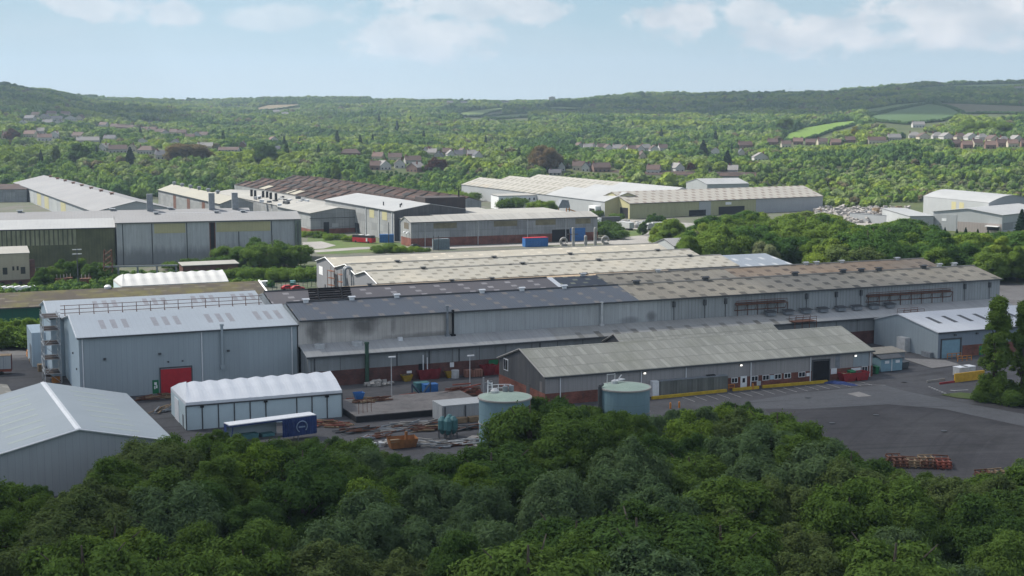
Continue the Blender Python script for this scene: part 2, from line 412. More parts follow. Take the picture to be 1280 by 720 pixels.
# fields on the far hillsides: polygons traced where they lie on the land
def inpoly(x, y, P):
    c = False; n = len(P)
    for i in range(n):
        x1, y1 = P[i]; x2, y2 = P[i-1]
        if (y1 > y) != (y2 > y) and x < (x2-x1)*(y-y1)/(y2-y1)+x1: c = not c
    return c
FIELDS = [('bright_meadow', (.115, .19, .03), [(974, 176), (986, 167), (1005, 160), (1040, 154), (1068, 151), (1075, 155), (1046, 163), (1018, 173), (990, 178)]),
          ('hill_pasture', (.055, .10, .032), [(1084, 147), (1120, 138), (1162, 130), (1186, 134), (1202, 142), (1180, 152), (1134, 156), (1098, 153)]),
          ('upper_pasture', (.075, .12, .035), [(1078, 143), (1082, 137), (1120, 131), (1158, 127.5), (1158, 130), (1120, 137), (1086, 144)]),
          ('ploughed_field', (.085, .085, .045), [(1166, 129), (1200, 130), (1282, 133), (1300, 140), (1282, 143), (1208, 142.5), (1188, 135)]),
          ('ridge_pasture', (.10, .15, .045), [(1120, 112), (1160, 108.5), (1215, 106), (1285, 104.5), (1285, 111), (1200, 111.5), (1150, 112.5)]),
          ('ridge_field', (.075, .11, .04), [(930, 117), (1000, 115.5), (1050, 114.5), (1050, 117), (990, 118), (935, 119.5)]),
          ('far_meadow', (.10, .145, .04), [(572, 142), (590, 138.5), (628, 135), (630, 138), (612, 141.5), (600, 147), (578, 146)]),
          ('far_pasture', (.085, .13, .038), [(604, 147), (640, 143), (664, 142), (660, 147), (620, 150)]),
          ('distant_field', (.10, .15, .045), [(676, 134.5), (700, 133.5), (728, 134.5), (728, 138), (690, 137.5)]),
          ('stubble_field', (.16, .13, .075), [(318, 136), (335, 131.5), (372, 130.5), (378, 133), (350, 137), (325, 139)]),
          ('left_pasture', (.09, .13, .04), [(462, 124.5), (490, 124.5), (500, 127), (470, 128)])]
for nm, c, P in FIELDS:
    x0, x1 = min(p[0] for p in P), max(p[0] for p in P); y0, y1 = min(p[1] for p in P), max(p[1] for p in P)
    mb = MB(); dx, dyy = 2.0, .5; cache = {}
    def hh(i, j):
        if (i, j) not in cache: cache[(i, j)] = hit(x0+i*dx, y0+j*dyy)
        return cache[(i, j)]
    for i in range(int((x1-x0)/dx)+1):
        for j in range(int((y1-y0)/dyy)+1):
            if inpoly(x0+(i+.5)*dx, y0+(j+.5)*dyy, P):
                q = [hh(i, j+1), hh(i+1, j+1), hh(i+1, j), hh(i, j)]
                if all(q) and max(k[1] for k in q)-min(k[1] for k in q) < 260: mb.poly([(k[0], k[1], k[2]+.5) for k in q])
    if mb.f:
        o = mb.build(nm, ground(nm+'_turf', c, tuple(k*.86 for k in c), None, .01, .1, .95, .3)); tag(o, None, None, kind='structure'); o['label'] = nm.replace('_', ' ')+' on the far hillside between dark hedges'
# ---------------------------------------------------------------- clouds overhead that shade parts of the valley
gm = NT('cloud_vapour'); nz = gm.noise(gm.obj(), 1.6, 4)
df = gm.n('ShaderNodeBsdfDiffuse'); tr = gm.n('ShaderNodeBsdfTransparent'); mx = gm.n('ShaderNodeMixShader')
df.inputs[0].default_value = (.9, .9, .92, 1); gm.t.links.new(gm.rng(nz, .3, .7, *CLOUD_OPAC), mx.inputs[0])
gm.t.links.new(tr.outputs[0], mx.inputs[1]); gm.t.links.new(df.outputs[0], mx.inputs[2]); gm.t.links.new(mx.outputs[0], gm.out.inputs[0])
import bmesh
def cloud(sx, sy, rx, ry, rot, hgt, seed):
    bm = bmesh.new(); bmesh.ops.create_icosphere(bm, subdivisions=5, radius=1.0)
    for v in bm.verts:
        p = v.co.copy(); n = mnoise.fractal(p*1.7+Vector((seed*3.1, seed, 0)), 1.0, 2.1, 5)
        v.co = p*(1+.28*n); 
        if v.co.z < 0: v.co.z *= .35
    me = bpy.data.meshes.new('cloud'); bm.to_mesh(me); bm.free(); me.polygons.foreach_set('use_smooth', [True]*len(me.polygons)); me.materials.append(gm.m)
    o = bpy.data.objects.new('cloud', me); COL.objects.link(o)
    k = hgt/S.z; o.location = (sx+S.x*k, sy+S.y*k, hgt); o.scale = (rx, ry, min(rx, ry)*.35); o.rotation_euler = (0, 0, rot)
    tag(o, 'white cumulus cloud high over the valley', None, kind='structure')
for a in SHADE_CLOUDS: cloud(*a)
# ---------------------------------------------------------------- leaves
def leaf_mesh(name, P, N, size, asp, seed):
    rs = np.random.RandomState(seed); n = len(P)
    N = N/np.linalg.norm(N, axis=1)[:, None]; A = np.cross(N, rs.normal(size=(n, 3))); A /= np.linalg.norm(A, axis=1)[:, None]; B = np.cross(N, A)
    s = size*rs.uniform(.6, 1.35, n)[:, None]; A = A*s*asp; B = B*s
    bend = N*s*rs.uniform(-.25, .25, n)[:, None]
    V = np.empty((n, 4, 3)); V[:, 0] = P-A-B*.35; V[:, 1] = P+B*.55+bend*.3-A*.1; V[:, 2] = P+A+B*.3; V[:, 3] = P-B*.55+A*.15-bend
    me = bpy.data.meshes.new(name); me.vertices.add(n*4); me.vertices.foreach_set('co', V.reshape(-1).astype(np.float32))
    me.loops.add(n*4); me.loops.foreach_set('vertex_index', np.arange(n*4, dtype=np.int32))
    me.polygons.add(n); me.polygons.foreach_set('loop_start', np.arange(0, n*4, 4, dtype=np.int32)); me.update(calc_edges=True); return me
def crown_pts(kind, n, seed):
    rs = np.random.RandomState(seed)
    if kind == 'conifer':
        h = rs.uniform(0, 1, n)**.8; a = rs.uniform(0, 2*np.pi, n); lay = .82+.18*np.sin(h*60)
        rr = (1-h)**.85*2.6*lay*(.72+.28*np.sqrt(rs.uniform(0, 1, n)))+.12
        P = np.stack([rr*np.cos(a), rr*np.sin(a), .8+h*10.5], 1); N = np.stack([np.cos(a), np.sin(a), np.full(n, .5)], 1)+rs.normal(size=(n, 3))*.5; return P, N
    if kind == 'poplar':
        L = []
        for k in range(60):
            z = rs.uniform(.8, 19); w = 2.3*(1-abs(z-5)/15.5)+.4; a = rs.uniform(0, 6.28); L.append((w*np.cos(a)*rs.uniform(.2, 1), w*np.sin(a)*rs.uniform(.2, 1), z, rs.uniform(.45, .95), 1.4))
    elif kind == 'bush':
        L = [(rs.uniform(-2, 2), rs.uniform(-2, 2), rs.uniform(.5, 1.9), rs.uniform(.8, 1.5), .95) for k in range(12)]
    elif kind == 'willow':
        L = []
        for k in range(40):
            a = rs.uniform(0, 6.28); q = np.sqrt(rs.uniform(0, 1))*3.1; z = 1.4+rs.uniform(0, 1)**.7*(6.6-q*1.15); L.append((q*np.cos(a), q*np.sin(a), z, rs.uniform(.6, 1.15), 1.35))
    elif kind == 'tall':
        L = []
        for k in range(40):
            a = rs.uniform(0, 6.28); z = rs.uniform(1.6, 10.6); w = 2.5*np.sqrt(max(.05, 1-((z-5.6)/5.8)**2)); q = np.sqrt(rs.uniform(0, 1))*w; L.append((q*np.cos(a), q*np.sin(a), z, rs.uniform(.6, 1.2), 1.05))
    else:
        L = []
        for k in range(38):
            a = rs.uniform(0, 6.28); q = np.sqrt(rs.uniform(0, 1))*3.1; z = 1.2+rs.uniform(0, 1)**.75*(6.6-q*1.1); L.append((q*np.cos(a), q*np.sin(a), z, rs.uniform(.65, 1.3), .95))
    L = np.array(L); w = L[:, 3]**2; k = rs.choice(len(L), n, p=w/w.sum())
    d = rs.normal(size=(n, 3)); d /= np.linalg.norm(d, axis=1)[:, None]; d[:, 2] = np.where(d[:, 2] < -.45, -d[:, 2], d[:, 2])
    lump = 1+.14*np.sin(d[:, 0]*7+k*1.7)*np.sin(d[:, 1]*6+k)*np.cos(d[:, 2]*5)
    rr = L[k, 3]*lump*np.clip(rs.normal(.88, .20, n), .3, 1.5)
    P = L[k, :3]+d*rr[:, None]*np.stack([np.ones(n), np.ones(n), L[k, 4]], 1); N = d*.8+rs.normal(size=(n, 3))*.42+P*np.array([.12, .12, .0])+np.array([0, 0, .3])
    ok = P[:, 2] > .15; return P[ok], N[ok]
def trunk_mesh(kind, seed):
    rs = random.Random(seed); mb = MB()
    if kind == 'conifer': mb.tube((0, 0, -.5), (0, 0, 10), .24, .04, 7)
    elif kind == 'poplar':
        mb.tube((0, 0, -.5), (.3, .1, 9), .42, .26, 8); mb.tube((.3, .1, 9), (.1, 0, 18), .26, .05, 7)
        for k in range(14):
            z = rs.uniform(4, 16); a = rs.uniform(0, 6.28); mb.tube((.2, .05, z), (1.3*math.cos(a), 1.3*math.sin(a), z+2.4), .1, .03, 5)
    elif kind == 'bush':
        for k in range(5):
            a = k*1.3; mb.tube((0, 0, -.3), (1.2*math.cos(a), 1.2*math.sin(a), 1.6), .07, .03, 5)
    else:
        mb.tube((0, 0, -.5), (.15, .1, 2.4), .3, .2, 8); mb.tube((.15, .1, 2.4), (0, -.1, 6.2), .2, .05, 7)
        for k in range(8):
            a = k*.8+rs.uniform(0, .5); z = rs.uniform(1.6, 3.8); q = rs.uniform(1.6, 2.9); mb.tube((.12, .08, z), (q*math.cos(a), q*math.sin(a), z+rs.uniform(1.5, 3)), .11, .03, 5)
    me_o = mb.build('trunk', M['bark']); d = me_o.data; bpy.data.objects.remove(me_o); return d
M = {}
M['bark'] = paint('bark', (.10, .08, .06), .9, .4, 0, 3)
LEAF = {'mid': leafm('leaf_mid', (.090, .148, .033), (.112, .176, .040)),
        'dark': leafm('leaf_dark', (.058, .108, .030), (.076, .130, .036)),
        'grey': leafm('leaf_grey', (.094, .146, .066), (.112, .165, .074)),
        'lime': leafm('leaf_lime', (.135, .210, .034), (.165, .24, .042)),
        'olive': leafm('leaf_olive', (.10, .138, .048), (.118, .155, .054)),
        'belt_lime': leafm('leaf_belt_lime', (.155, .225, .038), (.19, .255, .048)), 'belt_mid': leafm('leaf_belt_mid', (.108, .172, .034), (.132, .198, .042)), 'belt_dark': leafm('leaf_belt_dark', (.048, .10, .028), (.065, .125, .034)),
        'brown': leafm('leaf_brown', (.13, .095, .05), (.16, .11, .06)),
        'conifer': leafm('leaf_conifer', (.014, .030, .016), (.020, .038, .020), None, .1),
        'copper': leafm('leaf_copper', (.07, .022, .022), (.09, .03, .028)),
        'blossom': leafm('leaf_blossom', (.16, .19, .09), (.24, .25, .15)),
        'yellow': leafm('leaf_yellow', (.26, .24, .03), (.30, .27, .04))}
PROTO = {}
for kind, n, sz, asp, seeds in (('round', 42000, .125, 1.2, (1, 2, 3)), ('willow', 46000, .105, 1.7, (4, 5)), ('tall', 40000, .125, 1.2, (6, 7)), ('bush', 12000, .12, 1.25, (8, 9)), ('conifer', 9000, .2, 1.4, (10,)), ('poplar', 34000, .15, 1.15, (11, 12))):
    PROTO[kind] = []
    for sd_ in seeds:
        P, N = crown_pts(kind, n, sd_); cm = leaf_mesh('crown', P, N, sz, asp, sd_); cm.materials.append(LEAF['mid']); PROTO[kind].append((cm, trunk_mesh(kind, sd_), float(P[:, 2].max())))
KINDNAME = {'round': 'broadleaf_tree', 'willow': 'willow_tree', 'tall': 'broadleaf_tree', 'bush': 'bush', 'conifer': 'conifer_tree', 'poplar': 'poplar_tree'}
def tree(kind, tone, x, y, z, h, label, group=None, wide=1.0, cat=None, seed=None):
    pr = PROTO[kind]; cm, tm, top = pr[(rnd.randrange(len(pr)) if seed is None else seed % len(pr))]
    s = h/top; t = thing(KINDNAME[kind], label, cat or ('bush' if kind == 'bush' else 'tree'), (x, y, z), rnd.uniform(0, 6.28), group)
    t.scale = (s*wide, s*wide, s)
    for nm, d in (('crown', cm), ('trunk', tm)):
        o = bpy.data.objects.new(nm, d); COL.objects.link(o); o.parent = t
        if nm == 'crown': o.material_slots[0].link = 'OBJECT'; o.material_slots[0].material = LEAF[tone]
    return t
# ---------------------------------------------------------------- building materials
M['wall_blue'] = surf('steel_cladding_bluegrey', (.31, .36, .385), (.285, .33, .355), .06, (.16, .18, .19), .25, 1.2, (1.0, .05, .22), None, None, .55, (6.2, 14, .05))
M['wall_pale_lit'] = surf('steel_cladding_pale_lit', (.44, .53, .59), (.40, .49, .55), .07, (.3, .34, .36), .25, 1.2, (1.0, .05, .15), None, None, .5)
M['roof_pale'] = surf('steel_roof_pale', (.50, .54, .565), (.455, .495, .52), .08, (.42, .44, .45), .35, .8, (1.05, .06, .12), None, None, .5)
M['rooflight'] = paint('translucent_rooflight', (.36, .35, .36), .4, .15)
M['gutter'] = paint('dark_gutter', (.06, .065, .07), .6)
M['rust_dark'] = paint('dark_rust', (.062, .034, .026), .9, .4, 0, .5)
M['scaf'] = paint('weathered_scaffold', (.24, .165, .14), .8, .3)
M['white'] = paint('white_paint', (.72, .73, .74), .55, .12)
M['black'] = paint('black_and_painted_dark', (.012, .012, .014), .9)  # also painted as flat panels for the dark inside openings
M['steel'] = paint('grey_steel', (.22, .24, .26), .5, .3)
M['darksteel'] = paint('dark_steel', (.07, .075, .08), .6, .3)
M['galv'] = paint('galvanised_duct', (.50, .51, .51), .45, .25)
M['red'] = paint('red_paint', (.42, .015, .025), .5, .2)
M['redskip'] = paint('red_skip_paint', (.33, .03, .035), .6, .4)
M['blue'] = paint('blue_paint', (.03, .14, .38), .5, .25)
M['navy'] = paint('navy_curtain', (.022, .048, .16), .45, .35)
M['yellow'] = paint('yellow_paint', (.52, .35, .02), .6, .3)
M['orange'] = paint('orange_paint', (.52, .20, .03), .6, .3)
M['green'] = paint('green_paint', (.01, .15, .06), .5, .2)
M['teal'] = paint('teal_paint', (.06, .17, .18), .55, .3)
M['rust'] = paint('rusty_steel', (.15, .065, .04), .85, .5, 0, .8)
M['rustred'] = paint('red_oxide_steel', (.27, .075, .05), .8, .45, 0, .8)
M['timber'] = paint('old_timber', (.28, .20, .12), .85, .35)
M['conc'] = paint('concrete', (.34, .325, .30), .9, .25, 0, .25)
M['tyre'] = paint('tyre_rubber', (.02, .02, .02), .9)
M['glass'] = glassm('window_glass')
M['brick'] = brickm('red_brick')
M['brickdark'] = brickm('dark_brick', (.14, .06, .05), (.09, .045, .04))
M['tarp'] = surf('white_tent_skin', (.70, .72, .74), (.64, .66, .69), .25, (.5, .5, .5), .3, .5, None, None, None, .5)
M['tentwall'] = surf('tent_wall_panel', (.50, .60, .63), (.46, .56, .59), .2, (.36, .42, .44), .25, .7, None, None, None, .5)
M['mill_beige'] = surf('scorched_cladding', (.50, .475, .44), (.44, .415, .385), .08, (.2, .18, .16), .45, 1.0, (1.0, .07, .3), None, None, .7, None, None,
                       [(3.8, 3.1, 2.4, 3.6, .68), (14.0, 3.9, 3.8, 2.8, .68), (20.5, 3.1, .7, 2.0, .5), (28, .5, 11, 1.1, .5), (9.5, 3.8, 6.5, 1.6, .28), (24.5, 3.0, 6.0, 2.2, .2)])
M['mill_grey'] = surf('aged_cladding_grey', (.40, .42, .425), (.35, .37, .38), .07, (.15, .15, .145), .5, 1.1, (1.0, .07, .28), None, None, .65, (5.0, 20, .06), None,
                      [(48.5, 1.6, 1.6, 1.5, .55), (43, 1.0, 3.0, 1.0, .4)])
M['mill_panel'] = surf('aged_cladding_ribbed', (.31, .33, .335), (.27, .29, .295), .09, (.11, .11, .105), .55, 1.5, (.9, .1, .4), None, None, .7, (4.0, 20, .13))
M['roof_navy'] = surf('bitumen_roof_blue', (.098, .116, .142), (.115, .13, .15), .05, (.13, .12, .115), .35, .7, (1.1, .07, .3), None, (5.6, 2.9, .22, .5, (.21, .19, .172), .12, .2), .6, None, .55, None, (.06, (.12, .105, .095), .55, .75, .5))
M['roof_plum'] = surf('bitumen_roof_plum', (.165, .150, .150), (.14, .13, .135), .06, (.20, .18, .165), .35, .8, None, None, (6.0, 2.6, .23, .45, (.42, .39, .38), .1, .15), .7)
M['roof_tan'] = surf('fibre_cement_tan', (.365, .325, .255), (.305, .278, .228), .06, (.12, .105, .085), .55, 1.3, None, (3.0, .1, .25), (5.4, 3.1, .32, .55, (.095, .09, .078), .22, .05), .9, (5.4, 3.1, .06), .5, None, (.05, (.31, .27, .21), .5, .72, .5))
M['roof_brown'] = surf('fibre_cement_brown', (.34, .262, .19), (.295, .245, .19), .07, (.14, .10, .07), .6, 1.2, None, (3.0, .1, .25), (5.4, 3.1, .3, .52, (.12, .095, .078), .22, .1), .9, (5.4, 3.1, .07), None, None, (.05, (.32, .21, .125), .45, .68, .6))
M['roof_cream'] = surf('fibre_cement_cream', (.268, .259, .228), (.24, .234, .21), .05, (.25, .22, .17), .5, 1.2, None, (2.8, .08, .16), (4.9, 2.8, .33, .5, (.115, .11, .095), .5, .04), .9, (4.9, 2.8, .05), None, None, (.06, (.36, .33, .27), .52, .7, .6))
M['roof_sand'] = surf('fibre_cement_sand', (.305, .288, .243), (.275, .263, .23), .05, (.28, .23, .17), .45, 1.1, None, (2.8, .08, .14), (5.2, 2.9, .3, .4, (.41, .38, .32), .3, .45), .9, (4.9, 2.8, .1))
M['roof_ochre'] = surf('fibre_cement_ochre', (.32, .245, .165), (.27, .22, .165), .06, (.16, .12, .085), .5, 1.1, None, (2.8, .08, .2), None, .9, (5, 3, .12))
M['roof_front'] = surf('fibre_cement_grey', (.33, .325, .28), (.29, .288, .25), .07, (.13, .13, .105), .5, 1.6, (1.05, .08, .22), (3.9, .16, .4), (3.15, 3.9, .33, .9, (.375, .368, .32), .33, .3), .9, (1.05, 3.9, .055), .5, None, (.09, (.20, .205, .15), .5, .7, .5))
M['gable_dark'] = surf('dark_cladding', (.060, .062, .068), (.075, .077, .082), .2, (.15, .14, .13), .55, 1.6, (1.0, .07, .4), None, None, .75, (1.0, 9, .2))
M['wall_taupe'] = surf('taupe_cladding', (.33, .315, .305), (.295, .285, .28), .12, (.14, .13, .125), .45, 1.4, (1.0, .06, .25), None, None, .7)
M['roof_white'] = surf('white_steel_roof', (.60, .61, .62), (.54, .55, .57), .1, (.40, .40, .40), .35, .8, (1.1, .07, .18), None, None, .5)
M['shed_roof'] = surf('lower_shed_roof', (.33, .365, .385), (.30, .335, .355), .08, (.2, .22, .23), .3, .8, (1.1, .06, .16), None, None, .5)
M['shed_wall'] = surf('lower_shed_wall', (.34, .365, .385), (.31, .335, .355), .1, (.2, .21, .22), .3, 1.2, (1.0, .06, .2), None, None, .6)
M['moss_roof'] = surf('mossy_roof', (.060, .048, .037), (.044, .038, .030), .09, (.07, .06, .05), .5, .7, None, (2.4, .12, .3), (7, 2.4, .42, .3, (.13, .118, .09), .4, .4), .95, None, None, None, (.16, (.085, .08, .026), .46, .62, .8))
M['green_wall'] = surf('green_cladding', (.012, .10, .07), (.01, .08, .055), .2, (.02, .06, .045), .3, 1.2, (3.4, .12, .5), None, None, .6)
M['pale_hall'] = surf('pale_hall_cladding', (.42, .44, .445), (.37, .39, .40), .08, (.15, .155, .15), .6, .9, (1.0, .07, .22), None, None, .7, (9.5, 30, .1), None, None, None, .3, (6.5, (.155, .165, .17), .75))
M['hall_roof'] = surf('grey_hall_roof', (.215, .218, .225), (.185, .187, .195), .05, (.2, .19, .18), .4, .9, (1.2, .09, .18), None, None, .8)
M['hall_roof_white'] = surf('pale_hall_roof', (.29, .298, .302), (.25, .258, .265), .06, (.35, .35, .34), .4, .8, (1.2, .09, .15), None, None, .6)
M['cream_panel'] = surf('cream_panel', (.42, .39, .22), (.38, .355, .205), .1, (.25, .23, .15), .4, 1.2, (1.0, .07, .2), None, None, .7)
M['stained_hall'] = surf('algae_stained_cladding', (.135, .14, .075), (.07, .08, .042), .12, (.03, .035, .022), .6, 1.4, (1.0, .12, .35), None, None, .85)
M['stained_top'] = surf('streaked_cladding', (.30, .31, .20), (.20, .21, .13), .10, (.04, .05, .026), 1.0, 1.1, (1.6, .5, .75), None, None, .85)
M['block'] = surf('rendered_blockwork', (.36, .325, .25), (.33, .30, .235), .15, (.2, .18, .15), .4, .9, (1.2, .03, .18), (.7, .03, .18), None, .9)
M['works_wall'] = surf('worn_grey_cladding', (.29, .30, .30), (.24, .25, .255), .10, (.08, .08, .078), .65, 1.2, (1.1, .08, .25), (3.1, .12, .35), None, .75, (7, 3.1, .16))
M['works_roof'] = surf('works_roof_grey', (.29, .285, .27), (.25, .25, .238), .06, (.19, .18, .16), .45, .9, (3.6, .3, .25), None, None, .85, (3.6, 12, .1))
M['rust_roof'] = surf('rusted_roof', (.064, .035, .027), (.046, .028, .023), .12, (.10, .042, .03), .5, 1.3, (11, 1.6, .7), (3.6, .9, .7), (11, 3.6, .55, .7, (.008, .007, .007), .37, .5), .95, (11, 3.6, .6))  # near-black cells paint the dark inside roof holes
M['flat_roof'] = surf('felt_roof', (.29, .285, .265), (.25, .245, .23), .08, (.19, .18, .165), .4, .6, None, None, None, .95)
M['yellow_wall'] = surf('yellow_cladding', (.46, .42, .235), (.42, .39, .22), .1, (.3, .28, .17), .35, 1.0, (1.0, .07, .18), (4.5, .1, .25), None, .7)
M['yellow_wall_shaded'] = surf('yellow_cladding_shaded', (.36, .35, .20), (.325, .32, .18), .06, (.12, .14, .08), .4, 1.0, (1.0, .08, .22), None, None, .75)
M['roof_spot'] = surf('spotted_roof', (.285, .275, .248), (.26, .25, .228), .06, (.4, .37, .31), .4, 1.0, None, None, (5.4, 4.0, .42, .55, (.15, .12, .105), .5, .0), .85)
M['roof_far'] = surf('far_cream_roof', (.285, .275, .25), (.255, .248, .23), .05, (.38, .36, .31), .4, 1.0, None, None, (7.6, 6.6, .5, .74, (.155, .15, .125), 0, .0), .85, None, None, None, (.025, (.36, .27, .16), .55, .68, .5))
M['far_wall'] = surf('far_grey_wall', (.33, .345, .355), (.30, .315, .325), .07, (.22, .22, .21), .4, 1.0, (1.0, .07, .18), None, None, .75)
M['hangar_wall'] = surf('pale_grey_wall', (.37, .385, .39), (.335, .35, .355), .08, (.28, .28, .27), .45, 1.0, (1.1, .07, .18), None, None, .75)
M['cladding_pinkish'] = surf('worn_lower_wall', (.33, .285, .26), (.29, .26, .245), .12, (.2, .17, .16), .5, 1.0, (1.4, .12, .3), None, None, .8)
M['hut'] = paint('pale_blue_cabin', (.20, .33, .40), .6, .15)
M['tank'] = surf('blue_tank_steel', (.185, .275, .31), (.16, .25, .285), .15, (.10, .15, .18), .4, .8, None, (2.4, .06, .25), None, .55)
M['tanktop'] = paint('tank_roof_green', (.29, .37, .31), .8, .2, 0, .5)

def shed(t, u0, u1, v0, v1, he, hr, wall, roof, ridge='u', rp=.5, over=.3, th=.22, plinth=None, gut=True, gables=None, verge=None, heb=None, back=True):
    """walls, roof, gutter, plinth as children of t. ridge 'u': along the length; 'v': away from the viewer; 'mono': rising to the back"""
    heb = he if heb is None else heb
    mb = MB(); gb = MB() if gables else mb
    if ridge == 'u':
        vr = v0+rp*(v1-v0)
        mb.poly([(u0,v0,0),(u1,v0,0),(u1,v0,he),(u0,v0,he)])
        if back: mb.poly([(u1,v1,0),(u0,v1,0),(u0,v1,heb),(u1,v1,heb)])
        gb.poly([(u0,v1,0),(u0,v0,0),(u0,v0,he),(u0,vr,hr),(u0,v1,heb)]); gb.poly([(u1,v0,0),(u1,v1,0),(u1,v1,heb),(u1,vr,hr),(u1,v0,he)])
        k = over*(hr-he)/max(.1, vr-v0); k2 = over*(hr-heb)/max(.1, v1-vr)
        r = MB(); e = over
        r.slab((u0-e,v0-e,he-k+th),(u1+e,v0-e,he-k+th),(u1+e,vr,hr+th),(u0-e,vr,hr+th), th)
        r.slab((u1+e,v1+e,heb-k2+th),(u0-e,v1+e,heb-k2+th),(u0-e,vr,hr+th),(u1+e,vr,hr+th), th)
        if gut: MB().box(u0-e,u1+e,v0-e-.22,v0-e-.02,he-k-.1,he-k+.16).build('gutter', M['gutter'], t)
        if verge:
            q = MB(); q.tube((u0-e,v0-e,he-k+th),(u0-e,vr,hr+th),.16,n=4); q.tube((u0-e,vr,hr+th),(u0-e,v1+e,heb-k2+th),.16,n=4); q.build('verge_trim', verge, t)
    elif ridge == 'v':
        ur = u0+rp*(u1-u0)
        gb.poly([(u0,v0,0),(u1,v0,0),(u1,v0,heb),(ur,v0,hr),(u0,v0,he)])
        if back: gb.poly([(u1,v1,0),(u0,v1,0),(u0,v1,he),(ur,v1,hr),(u1,v1,heb)])
        mb.poly([(u0,v1,0),(u0,v0,0),(u0,v0,he),(u0,v1,he)]); mb.poly([(u1,v0,0),(u1,v1,0),(u1,v1,heb),(u1,v0,heb)])
        r = MB(); e = over; k = over*(hr-he)/max(.1, ur-u0); k2 = over*(hr-heb)/max(.1, u1-ur)
        r.slab((u0-e,v1+e,he-k+th),(u0-e,v0-e,he-k+th),(ur,v0-e,hr+th),(ur,v1+e,hr+th), th)
        r.slab((u1+e,v0-e,heb-k2+th),(u1+e,v1+e,heb-k2+th),(ur,v1+e,hr+th),(ur,v0-e,hr+th), th)
        if gut: MB().box(u0-e-.22,u0-e-.02,v0-e,v1+e,he-k-.1,he-k+.16).build('gutter', M['gutter'], t)
        if verge:
            q = MB(); q.tube((u0-e,v0-e,he-k+th),(ur,v0-e,hr+th),.16,n=4); q.tube((ur,v0-e,hr+th),(u1+e,v0-e,heb-k2+th),.16,n=4); q.build('verge_trim', verge, t)
    else:
        mb.poly([(u0,v0,0),(u1,v0,0),(u1,v0,he),(u0,v0,he)])
        if back: mb.poly([(u1,v1,0),(u0,v1,0),(u0,v1,hr),(u1,v1,hr)])
        gb.poly([(u0,v1,0),(u0,v0,0),(u0,v0,he),(u0,v1,hr)]); gb.poly([(u1,v0,0),(u1,v1,0),(u1,v1,hr),(u1,v0,he)])
        r = MB(); e = over; k = over*(hr-he)/max(.1, v1-v0)
        r.slab((u0-e,v0-e,he-k+th),(u1+e,v0-e,he-k+th),(u1+e,v1+.02,hr+th),(u0-e,v1+.02,hr+th), th)
        if gut: MB().box(u0-e,u1+e,v0-e-.22,v0-e-.02,he-k-.1,he-k+.16).build('gutter', M['gutter'], t)
    if mb.f: mb.build('wall', wall, t)
    if gables:
        for f_, uv_ in zip(gb.f, gb.uv):
            one = MB(); one.v = [gb.v[i] for i in f_]; one.f = [tuple(range(len(f_)))]; one.uv = [uv_]; one.mi = [0]; one.build('gable_wall', gables, t)
    ro = r.build('roof', roof, t)
    if plinth:
        hp, pm = plinth; d = .06; p = MB()
        p.box(u0-d,u1+d,v0-d,v0-.004,0,hp); p.box(u0-d,u0-.004,v0,v1,0,hp); p.box(u1+.004,u1+d,v0,v1,0,hp); p.build('brick_plinth', pm, t)
    return ro
def front(t, name, mat, u0, u1, z0, z1, v, d=.05, lab=None):
    """a flat part on a wall that faces the viewer (wall plane v)"""
    o = MB().box(u0, u1, v-d, v-.004, z0, z1).build(name, mat, t)
    if lab: o['label'] = lab
    return o
def side(t, name, mat, v0, v1, z0, z1, u, d=.05):
    return MB().box(u-d, u-.004, v0, v1, z0, z1).build(name, mat, t)
def win(t, u0, u1, z0, z1, v, bars=1):
    f = MB(); w = .1
    f.box(u0,u1,v-.09,v-.004,z0,z0+w); f.box(u0,u1,v-.09,v-.004,z1-w,z1); f.box(u0,u0+w,v-.09,v-.004,z0+w,z1-w); f.box(u1-w,u1,v-.09,v-.004,z0+w,z1-w)
    for k in range(bars):
        c = u0+(u1-u0)*(k+1)/(bars+1); f.box(c-.04,c+.04,v-.085,v-.004,z0+w,z1-w)
    o = f.build('window', M['white'], t); MB().box(u0+w,u1-w,v-.04,v-.005,z0+w,z1-w).build('pane', M['glass'], o); return o
def downpipe(t, u, v, z0, z1, mat=None, r=.11):
    return MB().tube((u, v-.16, z0), (u, v-.16, z1), r, n=6).build('downpipe', mat or M['white'], t)
def vent(t, u, v, z, s=1.0, mat=None, cap=None):
    """low ridge ventilator: base box and overhanging hood"""
    o = MB().box(u-.7*s,u+.7*s,v-.45*s,v+.45*s,z-.3,z+.55*s).build('roof_vent', mat or M['darksteel'], t)
    c = MB(); c.slab((u-1.0*s,v-.75*s,z+.72*s),(u+1.0*s,v-.75*s,z+.72*s),(u+1.0*s,v,z+.98*s),(u-1.0*s,v,z+.98*s),.1); c.slab((u+1.0*s,v+.75*s,z+.72*s),(u-1.0*s,v+.75*s,z+.72*s),(u-1.0*s,v,z+.98*s),(u+1.0*s,v,z+.98*s),.1)
    c.build('hood', cap or mat or M['darksteel'], o); return o
